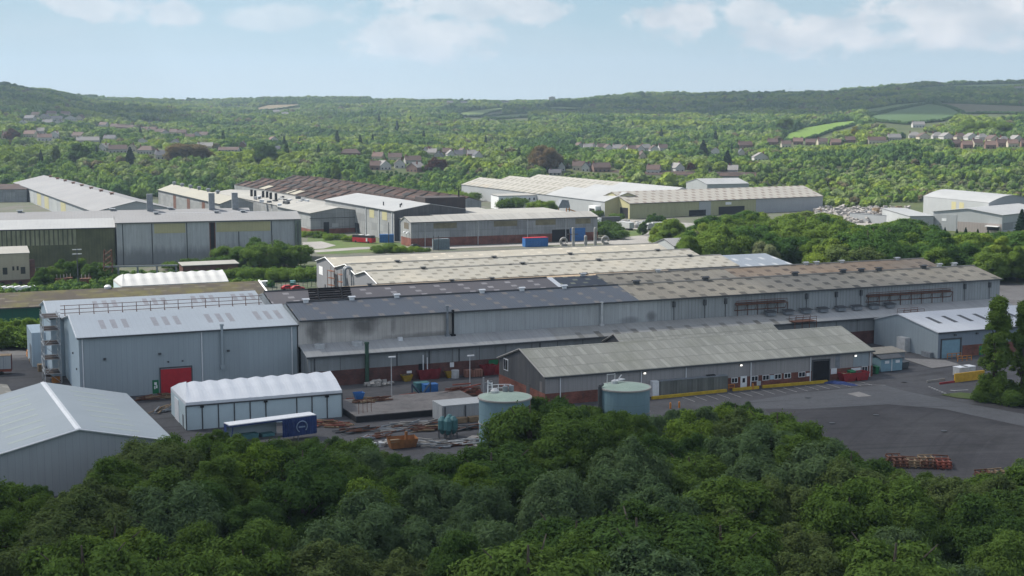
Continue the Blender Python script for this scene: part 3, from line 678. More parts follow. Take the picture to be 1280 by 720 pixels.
# ---- 1 big pale-roofed warehouse with the red door
t = gthing('warehouse', 'blue-grey steel warehouse with pale roof and red roller door', 'warehouse', 29.1, 277.2)
shed(t, 29.1, 72.0, 277.2, 304.2, 12.1, 14.6, M['wall_blue'], M['roof_pale'], 'u', .5, .35, gables=M['wall_pale_lit'], verge=M['white'])  # gables paler than the front: sunlight on that side put into the colour
front(t, 'roller_door', M['red'], 44.4, 50.4, 0, 4.9, 277.2, .12)
mb = MB(); mb.box(44.2,44.4,277.0,277.19,0,5.1); mb.box(50.4,50.6,277.0,277.19,0,5.1); mb.box(44.2,50.6,277.0,277.19,5.1,5.3); mb.build('door_frame', M['darksteel'], t)
gs = front(t, 'exit_sign_board', M['green'], 42.75, 43.95, .2, 2.9, 277.2, .08)
mb = MB(); mb.box(43.1,43.6,277.09,277.115,1.9,2.45); mb.box(43.05,43.3,277.09,277.115,1.1,1.7); mb.box(43.4,43.7,277.09,277.115,1.25,1.85); mb.build('sign_mark', M['white'], gs)
for u in (29.75, 52.6, 70.9): downpipe(t, u, 277.2, 0, 11.9)
mb = MB(); mb.tube((56.6,276.75,4.6),(56.6,276.75,12.9),.28,n=8); mb.tube((56.6,276.75,12.9),(56.6,276.75,13.3),.4,n=8); mb.box(56.2,57.0,276.4,277.19,4.2,5.0); mb.build('exhaust_duct', M['wall_blue'], t)
for u, z in ((33.6, 7.6), (44.1, 7.9), (57.6, 7.6)): front(t, 'flood_lamp', M['darksteel'], u, u+.5, z, z+.35, 277.2, .4)
for u, z in ((45.8, 6.2), (48.6, 6.2), (30.4, 1.0)): front(t, 'wall_box', M['darksteel'], u, u+.3, z, z+.3, 277.2, .25)
for q, z in ((281.5, 5.2), (287.2, 7.5)): side(t, 'wall_box', M['darksteel'], q, q+.4, z, z+.35, 29.1, .2)
sl = 2.5/13.5
for g0 in (33.9, 44.1, 54.9, 64.9):
    for k in range(3):
        u = g0+k*2.2; va, vb = 281.3, 286.6; za = 12.1+(va-277.2)*sl+.235; zb = 12.1+(vb-277.2)*sl+.235
        MB().slab((u,va,za),(u+1.05,va,za),(u+1.05,vb,zb),(u,vb,zb),.03).build('rooflight', M['rooflight'], t)
# ---- 2 second warehouse behind it
t = gthing('warehouse', 'pale warehouse behind the blue-grey one, with scaffold rails on its roof', 'warehouse', 26.5, 304.6)
shed(t, 26.5, 72.0, 304.6, 326.0, 12.4, 14.6, M['wall_pale_lit'], M['roof_pale'], 'u', .5, .3, gables=M['wall_pale_lit'], verge=M['white'])
sl = 2.2/10.7
for g0 in (36.0, 46.6, 57.2, 66.2):
    for k in range(3):
        u = g0+k*2.0; va, vb = 309.2, 313.6; za = 12.4+(va-304.6)*sl+.235; zb = 12.4+(vb-304.6)*sl+.235
        MB().slab((u,va,za),(u+1.0,va,za),(u+1.0,vb,zb),(u,vb,zb),.03).build('rooflight', M['rooflight'], t)
mb = MB(); mb.box(23.6,26.49,318,331,0,7.6); mb.build('annex', M['wall_pale_lit'], t)
side(t, 'annex_door', M['steel'], 319.5, 323.5, 0, 4.6, 23.6, .08)
s = gthing('scaffold_rail', 'brown scaffold guard rails along the valley between the two pale roofs', 'scaffold', 30, 305.2, 12.2)
mb = MB(); P1 = MB()
for k in range(15):
    u = 29.5+k*2.95; P1 = MB(); P1.tube((u,305.2,12.3),(u,305.2,15.0),.09,n=5); P1.tube((u,303.2,12.3),(u,305.2,13.6),.05,n=4); P1.build('scaffold_post', M['scaf'], s)
for z in (13.3, 14.1, 14.9): mb.tube((28.6,305.2,z),(71.5,305.2,z),.075,n=5)
mb.build('guard_rail', M['scaf'], s)
s = gthing('scaffold_tower', 'tall scaffold tower at the left gable of the pale warehouses', 'scaffold', 24.5, 297)
mb = MB(); bd = MB(); br = MB()
for u in (24.4, 27.6):
    for v in (297, 300.2, 303.4): mb.tube((u,v,0),(u,v,14.2),.085,n=5)
for z in (2.0, 5.0, 8.0, 11.0, 13.6):
    for v in (297, 300.2, 303.4): mb.tube((24.2,v,z),(27.8,v,z),.065,n=4)
    for u in (24.4, 27.6): mb.tube((u,296.8,z),(u,303.6,z),.065,n=4); mb.tube((u,296.8,z+1.0),(u,303.6,z+1.0),.05,n=4)
    mb.tube((24.2,297,z+1),(27.8,297,z+1),.05,n=4)
    bd.box(24.6,27.4,297.1,303.3,z-.1,z+.02)
for k, z in enumerate((0, 2, 5, 8, 11)):
    a, b = (24.4, 27.6) if k % 2 else (27.6, 24.4); br.tube((a,296.9,z),(b,296.9,z+2.9),.05,n=4); br.tube((24.3,297 if k%2 else 303.4,z),(24.3,303.4 if k%2 else 297,z+2.9),.05,n=4)
mb.build('scaffold_tube', M['galv'], s); bd.build('scaffold_board', paint('dark_scaffold_board', (.075, .055, .045), .9), s); br.build('brace', M['galv'], s)
M['ridge0'] = paint('grey_ridge_tile', (.30, .28, .245), .9, .3, 0, .3)
# ---- 3 the long rolling mill: two roof bays, fire-stained wall, lean-to along the front
t = gthing('mill_building', 'very long mill building with dark then tan twin roof and sooty beige wall', 'factory', 72.2, 277)
V0, V1, V2, V3, V4, ZE, ZR = 277, 287, 297, 307, 317, 13.0, 15.2
for nm, m, a, b in (('wall', 'mill_beige', 72.2, 106), ('wall', 'mill_grey', 106, 156), ('wall', 'mill_panel', 156, 256)):
    mb = MB(); n0 = len(mb.uv); mb.poly([(a,V0,7.6),(b,V0,7.6),(b,V0,ZE),(a,V0,ZE)]); mb.uv[n0] = [(0,0),(b-a,0),(b-a,ZE-7.6),(0,ZE-7.6)]; w = mb.build(nm, M[m], t)
    w['label'] = {'mill_beige': 'beige wall section with black smoke stains', 'mill_grey': 'plain grey wall section', 'mill_panel': 'ribbed grey wall section'}[m]
for u, s_ in ((72.2, 1), (256, -1)):
    mb = MB()
    pts = [(u,V0,0),(u,V0,ZE),(u,V1,ZR),(u,V2,ZE),(u,V3,ZR),(u,V4,ZE),(u,V4,0)]; mb.poly(pts if s_ > 0 else pts[::-1], e1=(0,1,0)); mb.build('gable_wall', M['mill_panel'], t)
mb = MB(); mb.poly([(256,V4,0),(72.2,V4,0),(72.2,V4,ZE),(256,V4,ZE)]); mb.build('wall', M['mill_panel'], t)
def slope(u0, u1, va, za, vb, zb, mat, lab=None, th=.25):
    if vb > va: m = MB().slab((u0,va,za),(u1,va,za),(u1,vb,zb),(u0,vb,zb),th)
    else: m = MB().slab((u1,va,za),(u0,va,za),(u0,vb,zb),(u1,vb,zb),th)
    o = m.build('roof', mat, t)
    if lab: o['label'] = lab
    return o
e = .22; k = .11
slope(72.4, 151.0, V0-.5, ZE-k+e, V1, ZR+e, M['roof_navy'], 'dark blue-grey front roof slope')
slope(151.0, 256.3, V0-.5, ZE-k+e, V1, ZR+e, M['roof_tan'], 'tan front roof slope')
slope(72.4, 151.0, V2-.01, ZE+e, V1+.01, ZR+e, M['roof_navy']); slope(151.0, 256.3, V2-.01, ZE+e, V1+.01, ZR+e, M['roof_tan'])
slope(72.4, 142.0, V2+.01, ZE+e, V3, ZR+e, M['roof_plum'], 'plum-grey rear roof slope'); slope(143.4, 155.5, V2+.01, ZE+e, V3, ZR+e, surf('roof_navy_patch', (.04, .05, .068), (.05, .06, .075), .1, None, .3, 1, None, None, (3.4, 2.4, .36, .42, (.22, .23, .17), .5, .1), .6), 'dark navy patch with pale rooflights')
slope(142.0, 143.4, V2+.01, ZE+e+.03, V3, ZR+e+.03, M['white'], 'white flashing strip')
slope(155.5, 192.0, V2+.01, ZE+e, V3, ZR+e, M['roof_tan']); slope(192.0, 256.3, V2+.01, ZE+e, V3, ZR+e, M['roof_brown'], 'rust-brown rear roof slope')
slope(72.4, 256.3, V4+.4, ZE-k+e, V3+.01, ZR+e, M['roof_tan'])
for a, b, vr, zr, m in ((72.4, 151, V1, ZR, 'gutter'), (151, 256.3, V1, ZR, 'ridge0'), (155.5, 256.3, V3, ZR, 'ridge0'), (72.4, 142, V3, ZR, 'gutter')): MB().tube((a,vr,zr+.26),(b,vr,zr+.26),.26,n=5).build('ridge_cap', M[m], t)
mb = MB(); mb.box(72.4,256.3,V0-.74,V0-.52,ZE-.22,ZE+.1); mb.build('gutter', M['gutter'], t)
for px, py in ((387,380),(443,376),(501,373.5),(608,367.5),(659,365),(710,361.5)):
    u, v = U(px, py, 15.4); o = vent(t, u, V1-.2, 15.5, .75, M['white'], M['white'])
for px, py in ((799,356),(889,352),(997,345),(1059,342),(1081.5,340.7),(1103.5,339.5),(1160,336.5)):
    u, v = U(px, py, 15.4); vent(t, u, V1, 15.5, .95)
for px, py in ((721,343),(817,339),(1000,329.5),(1013,328.8),(1043,327),(1112,323.5),(1177,333),(1199,332.5)):
    u, v = U(px, py, 15.4); vent(t, u, V3 if px < 1150 else V1+3, 15.4, .8, M['galv'])
for u, z1, r, m in ((104.6, 14.2, .32, 'steel'), (105.9, 13.2, .26, 'black'), (141.5, 13.0, .3, 'galv')):
    mb = MB(); mb.tube((u,276.45,7.9),(u,276.45,z1),r,n=8); mb.tube((u,276.45,z1),(u,276.45,z1+.25),r*1.25,n=8); mb.box(u-.5,u+.5,276.1,276.95,7.75,8.2); mb.build('flue', M[m], t)
# service gantries with pipes on the front wall
for a, b, n in ((176.5, 190.5, 5), (214, 240, 8)):
    mb = MB(); mb.box(a,b,275.9,276.9,10.6,10.75); mb.tube((a,276.0,11.6),(b,276.0,11.6),.06,n=4); mb.tube((a,276.7,11.0),(b,276.7,11.0),.14,n=6); mb.tube((a,276.8,9.3),(b,276.8,9.3),.1,n=6)
    for k in range(n+1):
        u = a+(b-a)*k/n; mb.tube((u,276.0,10.7),(u,276.0,11.6),.05,n=4); mb.tube((u,276.9,9.2),(u,276.0,10.6),.06,n=4); mb.tube((u+.8,276.85,7.9),(u+.8,276.85,10.6),.08,n=5)
    mb.build('service_gantry', M['rust'], t)
for u in (160.2, 168.4, 174.0, 196.6, 205.2, 212.5, 244.5, 252.5):
    mb = MB(); mb.box(u-.3,u+.3,276.5,276.99,11.0,12.3); mb.tube((u,276.8,8),(u,276.8,11.2),.07,n=5); mb.build('cowl', M['darksteel'], t)
# lean-to
LV = 271.4
mb = MB(); mb.poly([(72.7,LV,3.2),(256,LV,3.2),(256,LV,6.5),(72.7,LV,6.5)]); mb.poly([(72.7,277,0),(72.7,LV,0),(72.7,LV,6.5),(72.7,277,7.9)]); mb.poly([(256,LV,0),(256,277,0),(256,277,7.9),(256,LV,6.5)])
M['lean_wall'] = surf('lean_to_cladding', (.26, .28, .285), (.225, .24, .245), .1, (.09, .085, .08), .6, 1.0, (6.1, .22, .5), None, None, .7, (6.1, 9, .14))
mb.build('lean_to_wall', M['lean_wall'], t)
mb = MB(); mb.box(72.7,256,LV-.07,LV-.004,0,3.2); mb.build('brick_plinth', M['brickdark'], t)
M['lean_roof'] = surf('lean_to_roof', (.37, .375, .37), (.32, .325, .325), .07, (.16, .155, .15), .45, .8, (1.1, .08, .2), None, None, .8)
M['lean_roof2'] = surf('lean_to_roof_patched', (.33, .33, .315), (.29, .29, .275), .07, (.14, .135, .125), .5, .9, None, None, (4.6, 9, .3, .33, (.15, .145, .13), 0, .1), .85, (4.6, 9, .1))
for a, b, m in ((72.3, 128, 'lean_roof'), (128, 190, 'lean_roof2'), (190, 256.4, 'lean_roof')):
    MB().slab((a,LV-.45,6.42),(b,LV-.45,6.42),(b,276.98,8.05),(a,276.98,8.05),.2).build('lean_to_roof', M[m], t)
MB().box(72.3,256.4,LV-.68,LV-.47,6.05,6.36).build('lean_to_gutter', M['gutter'], t)
for px, py in ((395, 431), (440.5, 427.5)):
    u, v = U(px, py, 7.6); o = MB().lathe((u, 275.3, 7.2), [(1.15,0),(1.15,1.0),(.85,1.1),(.85,.75),(0,.75)], 16).build('vent_curb', M['galv'], t)
    MB().lathe((u, 275.3, 7.2), [(.84,.76),(.0,.78)], 14).build('vent_mouth', M['black'], o)
u, _ = U(494, 421, 8); MB().box(u-.45,u+.45,275.6,276.4,7.5,8.4).build('roof_box', M['white'], t)
for px in (949,972,995,1017,1040,1061,1083,1104):
    u, v = U(px, 392-(px-949)*.054, 7.6); o = MB().rbox((u, 275.6, 8.25), (2.2, 1.3, .9)).build('extract_cowl', M['steel'], t); MB().slab((u-1.35,274.7,8.72),(u+1.35,274.7,8.72),(u+1.35,276.4,8.95),(u-1.35,276.4,8.95),.12).build('cowl_lid', M['darksteel'], o)
mb = MB(); mb.tube((84.9,LV-.5,0),(84.9,LV-.5,8.3),.42,n=8); mb.tube((84.9,LV-.5,8.3),(84.9,LV-.5,8.7),.5,n=8); mb.build('green_stack', paint('green_stack_paint', (.035, .085, .055), .7), t)
for u in (74.0, 91.5, 98.6, 105.3, 124, 143, 162): MB().box(u-.12,u+.12,LV-.14,LV-.005,3.25,6.3).build('wall_post', M['darksteel'], t)
for u0, u1, z0, z1, m, nm in ((112.0,114.2,.0,3.0,'green','side_door'), (114.6,116.6,0,2.9,'rustred','side_door'), (121.5,125.2,2.05,3.0,'white','notice_board'), (103.2,104.1,2.1,3.1,'white','notice_board'), (93.6,94.7,1.5,2.0,'white','pipe_hoop')): front(t, nm, M[m], u0, u1, z0, z1, LV-.07, .06)
front(t, 'painted_dark_opening', M['black'], 96.2, 97.6, 0, 3.3, LV-.07, .03)  # black panel in place of the dark inside
for u, h in ((98.0, 4.6), (97.1, 5.2)): MB().tube((u, LV-.5, 0), (u, LV-.5, h), .12, n=6).build('standpipe', M['white'], t)
# access platforms on the lean-to roof
for a, b in ((188.5, 194.5), (219.8, 226.0)):
    mb = MB(); mb.box(a,b,269.6,272.2,6.7,6.85)
    for k in range(4):
        u = a+(b-a)*k/3; mb.tube((u,269.7,6.8),(u,269.7,7.9),.06,n=4); mb.tube((u,272.1,6.8),(u,272.1,7.9),.06,n=4); mb.tube((u,269.7,0),(u,269.7,6.8),.09,n=5)
    for z in (7.35, 7.9): mb.tube((a,269.7,z),(b,269.7,z),.05,n=4); mb.tube((a,272.1,z),(b,272.1,z),.05,n=4)
    mb.build('access_platform', M['rust'], t)
# ---- 4 front long building with the fibre-cement roof
t = gthing('workshop', 'long low workshop with mottled grey roof, dark left gable and brick base', 'factory', 109.2, 236.5)
shed(t, 109.2, 185, 236.5, 259, 5.5, 9.0, M['wall_taupe'], M['roof_front'], 'u', .51, .3, plinth=(2.35, M['brick']), gables=M['gable_dark'], verge=M['conc'])
for u in [u_on(q, 236.5, 2.5) for q in (700, 801, 857, 938, 1012.5, 1087)]: downpipe(t, u, 236.5, 0, 5.3)
for px, px2, py in ((914, 922, 472.5), (939, 947.5, 470.5), (953, 961.5, 469), (968, 976.5, 468), (980, 988.5, 466.5), (998, 1006.5, 465), (1077, 1084.5, 459)):
    u0 = u_on(px, 236.4, 1.8); u1 = u_on(px2, 236.4, 1.8); win(t, u0, u1, 1.25, 2.35, 236.42, 1)
u = u_on(929.5, 236.4, 1.3); d = front(t, 'white_door', M['white'], u-.75, u+.75, .05, 2.5, 236.44, .08); MB().box(u-.3,u+.3,236.33,236.355,1.2,2.1).build('pane', M['glass'], d)
u0, u1 = u_on(1016, 236.4, 2), u_on(1036, 236.4, 2); front(t, 'painted_dark_doorway', M['black'], u0, u1, 0, 4.3, 236.44, .03); mb = MB(); mb.box(u0-.25,u0,236.3,236.43,0,4.4); mb.box(u1,u1+.25,236.3,236.43,0,4.4); mb.box(u0-.25,u1+.25,236.3,236.43,4.4,4.65); mb.build('door_frame', M['darksteel'], t)  # doorway is a flat black panel painting the dark interior
front(t, 'pale_panel', M['wall_blue'], u_on(1067, 236.4, 3.5), u_on(1086, 236.4, 3.5), 2.4, 5.2, 236.5, .05); front(t, 'grey_panel', M['steel'], u_on(1044.5, 236.4, 3.5), u_on(1050, 236.4, 3.5), 2.4, 5.2, 236.5, .04)
for a, b, z0, z1, m in ((u_on(1038.7,236.4,2),u_on(1046,236.4,2),1.3,2.5,'white'), (u_on(1064,236.4,2),u_on(1076,236.4,2),1.4,2.2,'white'), (u_on(897.5,236.4,1.6),u_on(904.5,236.4,1.6),1.35,1.9,'white'), (u_on(962.5,236.4,1.8),u_on(967.5,236.4,1.8),1.3,2.2,'wall_pale_lit'), (u_on(1008,236.4,1.5),u_on(1012,236.4,1.5),1.3,2.0,'white'), (u_on(946,236.4,1),u_on(951,236.4,1),.3,1.2,'galv')): front(t, 'notice_board', M[m], a, b, z0, z1, 236.43, .05)
for u in [u_on(q, 236.3, 4.8) for q in (805.5, 926, 1069)]:
    o = front(t, 'lamp_bracket', M['darksteel'], u-.25, u+.25, 4.7, 5.0, 236.5, .35)
    g_ = NT('lit_lamp'); em = g_.n('ShaderNodeEmission'); em.inputs[0].default_value = (1, .96, .88, 1); em.inputs[1].default_value = 1.3; g_.t.links.new(em.outputs[0], g_.out.inputs[0])
    MB().box(u-.24,u+.24,236.08,236.145,4.66,4.95).build('lamp_lens', g_.m, o)
f = side(t, 'gable_window', M['white'], 254.2, 256.4, 3.7, 6.1, 109.2, .1); mb = MB(); mb.box(109.05,109.095,254.4,255.2,3.9,5.9); mb.box(109.05,109.095,255.4,256.2,3.9,5.9); mb.build('pane', M['glass'], f)
side(t, 'gable_door', M['gable_dark'], 243.5, 245.2, 0, 3.0, 109.2, .08); side(t, 'gable_stain', paint('gable_patch', (.16, .15, .145), .8), 237.8, 239.0, 2.3, 4.4, 109.2, .04)
t = gthing('workshop', 'lower grey-roofed workshop range showing behind the long workshop roof', 'factory', 139, 260)
shed(t, 138.8, 178.5, 259.6, 270.2, 5.3, 7.6, M['wall_taupe'], M['roof_front'], 'u', .5, .3, gables=M['gable_dark'], verge=M['conc'], gut=False)
# ---- 5 right-hand building
t = gthing('depot', 'blue-grey depot with white roof, dark rooflights and roller door on brick base', 'warehouse', 212, 248.2)
M['depot_front_shaded'] = surf('depot_front_shaded', (.20, .235, .275), (.185, .22, .255), .1, (.13, .15, .17), .25, 1, (1.0, .06, .2), None, None, .55)  # darker than the gables: shade on the front put into the colour
shed(t, 212.2, 262, 248.2, 271.0, 5.9, 8.3, M['depot_front_shaded'], M['roof_white'], 'u', .62, .3, gables=M['wall_blue'])
mb = MB(); mb.box(219.2,262,248.13,248.196,0,2.6); mb.build('brick_base', M['brick'], t)
front(t, 'roller_door', M['hut'], 213.2, 218.4, 0, 4.1, 248.2, .1); mb = MB(); mb.box(212.95,213.2,248.0,248.19,0,4.2); mb.box(218.4,218.8,248.0,248.19,0,4.2); mb.box(212.95,218.8,248.0,248.19,4.2,4.5); mb.build('door_frame', M['darksteel'], t)
front(t, 'fire_door', M['green'], 224.0, 225.3, 0, 2.2, 248.12, .06)
front(t, 'painted_dark_bay', M['black'], 238.0, 243.5, 0, 4.6, 248.12, .03)  # the bay's dark inside painted as a flat panel
for u in (216.6, 222.9, 229.3): front(t, 'flood_lamp', M['darksteel'], u, u+.55, 5.0, 5.35, 248.2, .4)
sl = 2.4/14.14
for k in range(9):
    u = 216.8+k*4.6; va, vb = 253.6, 258.4; za = 5.9+(va-248.2)*sl+.24; zb = 5.9+(vb-248.2)*sl+.24
    MB().slab((u,va,za),(u+1.2,va,za),(u+1.2,vb,zb),(u,vb,zb),.04).build('rooflight', M['darksteel'], t)
o = MB().box(210.6,212.1,257.6,260.6,0,3.4).build('plant_cabinet', M['galv'], t)
MB().box(211.2,212.15,249.6,252.6,0,1.2).build('plant_skid', M['steel'], t)
# ---- 6 bent-roof white tent hall in the yard
def tent(name, label, u0, u1, v0, v1, he, hr, n, th=TH, wallmat=None, z=0, groups=None):
    t = gthing(name, label, 'tent', u0, v0, 0, th)
    vm = (v0+v1)/2; r = MB(); hip = (u1-u0)*.055
    def sag(s): return -.42*(1-abs(2*((s*n) % 1)-1)**1.0)*0 + .0
    steps = n*6
    for i in range(steps):
        for (va, ha, vb, hb, sgn) in ((v0, he, vm, hr, 1), (v1, he, vm, hr, -1)):
            q = []
            for s in (i/steps, (i+1)/steps):
                u = u0+(u1-u0)*s; d = .27*math.sin(math.pi*((s*n) % 1 if s < 1 else 1))**2
                uh = max(u, u0+hip) if True else u
                q.append((u, uh, d))
            (ua, uha, da), (ub, uhb, db) = q
            pts = [(ua,va-.12*sgn,ha-.5), (ub,va-.12*sgn,ha-.5), (ub,va-.12*sgn,ha), (ua,va-.12*sgn,ha)]; r.poly(pts if sgn > 0 else pts[::-1])
            for f0, f1 in ((0, .5), (.5, 1)):
                def P(u, uh, f, d): return (u+(uh-u)*f, va+(vb-va)*f, ha+(hb-ha)*(f+.12*math.sin(math.pi*f))-d*(.25+.75*math.sin(math.pi*(f*.55+.05))))
                pts = [P(ua,uha,f0,da), P(ub,uhb,f0,db), P(ub,uhb,f1,db), P(ua,uha,f1,da)]; r.poly(pts if sgn > 0 else pts[::-1])
    r.poly([(u0,v1,he-.5),(u0,v0,he-.5),(u0,v0,he),(u0,v1,he)])
    r.poly([(u0,v1,he),(u0,v0,he),(u0+hip*.5,(v0+vm)/2,he+(hr-he)*.585),(u0+hip,vm,hr),(u0+hip*.5,(v1+vm)/2,he+(hr-he)*.585)])
    r.poly([(u1,v0,he-.5),(u1,v1,he-.5),(u1,v1,he),(u1,(v1+vm)/2,he+(hr-he)*.585),(u1,vm,hr),(u1,(v0+vm)/2,he+(hr-he)*.585),(u1,v0,he)])
    r.build('roof_skin', M['tarp'], t)
    w = MB(); w.poly([(u0,v0,0),(u1,v0,0),(u1,v0,he-.5),(u0,v0,he-.5)]); w.poly([(u1,v1,0),(u0,v1,0),(u0,v1,he-.5),(u1,v1,he-.5)]); w.poly([(u0,v1,0),(u0,v0,0),(u0,v0,he-.5),(u0,v1,he-.5)]); w.poly([(u1,v0,0),(u1,v1,0),(u1,v1,he-.5),(u1,v0,he-.5)])
    w.build('wall', wallmat or M['tentwall'], t)
    MB().box(u0-.1,u1+.1,v0-.2,v0-.125,he-.75,he-.52).build('eave_rail', M['darksteel'], t)
    return t
t = tent('tent_hall', 'white fabric-roofed tent hall in the yard in front of the grey warehouse', 43.0, 71.2, 242.6, 257.5, 5.0, 7.3, 10)
for k in range(11):
    u = 43.0+28.2*k/10
    if k != 6: front(t, 'wall_post', M['darksteel'], u-.1, u+.1, 0, 4.3, 242.6, .09)
for k in (1, 5, 9): front(t, 'flood_lamp', M['black'], 43.0+2.82*k-.35, 43.0+2.82*k+.25, 3.95, 4.3, 242.6, .45)
side(t, 'side_door', M['white'], 249.5, 253.5, 0, 4.1, 43.0, .08); side(t, 'pass_door', M['steel'], 245.0, 246.0, 0, 2.3, 43.0, .08)
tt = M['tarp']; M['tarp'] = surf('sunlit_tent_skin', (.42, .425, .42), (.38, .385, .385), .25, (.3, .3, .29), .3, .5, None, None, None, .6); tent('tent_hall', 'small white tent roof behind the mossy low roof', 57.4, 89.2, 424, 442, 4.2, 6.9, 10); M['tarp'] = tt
# ---- 7 sheds at the lower left edge
t = gthing('steel_shed', 'pale blue-grey shed with white ridge line among the nearest trees, gable to camera', 'shed', -1, 207.5, 0, R(25.5))
a0 = U(101.6, 537.5, 9.4, R(25.5)); a1 = U(51.6, 479.7, 9.4, R(25.5)); ur = (a0[0]+a1[0])/2
shed(t, ur-13.5, ur+13.5, a0[1], a1[1], 6.3, 9.4, M['shed_wall'], M['shed_roof'], 'v', .5, .35, gut=False, verge=M['white'])
mb = MB(); mb.slab((ur-.45,a1[1]+.4,9.55),(ur-.45,a0[1]-.4,9.55),(ur,a0[1]-.4,9.68),(ur,a1[1]+.4,9.68),.05); mb.slab((ur+.45,a0[1]-.4,9.55),(ur+.45,a1[1]+.4,9.55),(ur,a1[1]+.4,9.68),(ur,a0[1]-.4,9.68),.05); mb.build('ridge_cap', M['white'], t)
M['shed_light'] = paint('faded_rooflight', (.36, .40, .37), .5, .1)
sl = 3.1/13.5
for k in range(8):
    v = a0[1]+3.5+k*4.3
    for sg in (-1, 1):
        x0, x1 = ur+sg*3.6, ur+sg*9.4; z = lambda x: 9.4-abs(x-ur)*sl+.235; lo, hi = min(x0, x1), max(x0, x1)
        MB().slab((lo,v,z(lo)),(hi,v,z(hi)),(hi,v+1.0,z(hi)),(lo,v+1.0,z(lo)),.03).build('rooflight', M['shed_light'], t)
t = gthing('roof_canopy', 'cream curved canopy roof corner cut off by the picture edge', 'canopy', 10, 255, 0, R(25.5))
c0 = U(-25, 505, 4.5, R(25.5)); shed(t, c0[0]-14, U(13, 491, 4.5, R(25.5))[0], c0[1], c0[1]+16, 4.4, 6.4, M['hangar_wall'], M['roof_sand'], 'v', .5, .3, gut=False)
# ---- 8 mossy low building
t = gthing('low_building', 'low building with mossy brown roof and green wall behind the pale warehouses', 'workshop', 8, 381)
shed(t, 4, 91, 381.5, 405, 5.0, 7.4, M['green_wall'], M['moss_roof'], 'u', .5, .4, verge=None)
mb = MB(); mb.tube((91.4,381.1,5.15),(91.4,393.2,7.7),.3,n=4); mb.build('verge_trim', M['white'], t)
MB().lathe((49.5, 393.2, 7.5), [(.9,0),(1.0,.5),(.6,.9),(0,1.0)], 12).build('roof_vent', M['white'], t)
# ---- 9 cream multi-bay building
t = gthing('multi_bay_works', 'cream-roofed works of several low bays behind the dark-roofed mill', 'factory', 119, 380)
mb = MB(); rr = []
E0, E1 = 119.0, 236.0
prof = [(431.8, 8.3), (420.5, 10.5), (410, 8.4), (399, 10.4), (389, 8.4), (379.5, 10.3), (368.5, 8.0)]
mb.poly([(E0,p[0],p[1]) for p in prof]+[(E0,368.5,0),(E0,431.8,0)], e1=(0,-1,0)); mb.poly(([(E1,p[0],p[1]) for p in prof]+[(E1,368.5,0),(E1,431.8,0)])[::-1], e1=(0,1,0))
mb.poly([(E0,368.5,0),(E1,368.5,0),(E1,368.5,8.0),(E0,368.5,8.0)]); mb.poly([(E1,431.8,0),(E0,431.8,0),(E0,431.8,8.3),(E1,431.8,8.3)])
M['ridge'] = paint('pale_ridge_tile', (.40, .385, .34), .9, .25, 0, .3)
M['bay_wall'] = surf('bay_end_cladding', (.20, .205, .22), (.18, .185, .20), .15, (.12, .12, .12), .4, 1.2, (1, .06, .25)); mb.build('wall', M['bay_wall'], t)
ends = {0: 233.5, 1: 233.5, 2: 240, 3: 240, 4: 250, 5: 237}
mats = ['roof_sand', 'roof_sand', 'roof_cream', 'roof_cream', 'roof_cream', 'roof_cream']
for i in range(6):
    (va, za), (vb, zb) = prof[i], prof[i+1]; r = MB(); x1 = 236.5
    if zb > za: r.slab((x1,va,za+.2),(E0-.4,va,za+.2),(E0-.4,vb+.01,zb+.2),(x1,vb+.01,zb+.2),.2)
    else: r.slab((E0-.4,vb,zb+.2),(x1,vb,zb+.2),(x1,va-.01,za+.2),(E0-.4,va-.01,za+.2),.2)
    r.build('roof', M[mats[i]], t)
for va, za in (prof[1], prof[3], prof[5]): MB().tube((E0-.4,va,za+.22),(236.5,va,za+.22),.28,n=5).build('ridge_cap', M['ridge'], t)
for va, za in (prof[2], prof[4]): MB().box(E0-.4,236.5,va-.35,va+.35,za+.2,za+.32).build('valley_gutter', M['gutter'], t)
q = MB()
for (va, za), (vb, zb) in zip(prof, prof[1:]): q.tube((E0-.4,va,za+.2),(E0-.4,vb,zb+.2),.14,n=4)
q.build('verge_trim', M['white'], t)
side(t, 'sign_board', M['white'], 424.5, 428.8, 4.6, 7.2, E0, .08); side(t, 'pass_door', M['black'], 421.5, 422.6, 0, 2.0, E0, .05)
for k, v in enumerate((395.5, 393.6)):
    mb = MB(); mb.torus((118.2-k*.2, v, 9.2), 1.0, .42, a0=0, a1=math.pi, n=10, m=8); mb.tube((117.2-k*.2,v,1.0),(117.2-k*.2,v,9.2),.42,n=8); mb.tube((119.2-k*.2,v,8.0),(119.2-k*.2,v,9.2),.42,n=8); mb.build('extract_duct', M['steel'], t)
mb = MB()
for v in (413, 409, 402, 398.5):
    mb.tube((118.3,v,0),(118.3,v,8.6),.09,n=5); mb.tube((117.2,v,0),(117.2,v,7.6),.09,n=5)
for z in (3, 5.2, 7.4): mb.box(117.1,118.4,408.8,413.2,z,z+.1); mb.box(117.1,118.4,398.3,402.2,z,z+.1)
mb.build('stair_scaffold', M['rust'], t)
for px, py, z in ((487, 325.5, 10.4), (607, 320.5, 10.4), (699, 316, 10.4), (806, 311.5, 10.3), (523, 335, 10.3), (647, 329.5, 10.3), (743, 325.5, 10.3), (854, 319.8, 10.3), (625, 329, 10.2)):
    u, v = U(px, py, z); v = min((420.5, 399, 379.5), key=lambda q: abs(q-v)); vent(t, u, v, z+.1, .8 if px != 625 else .5)
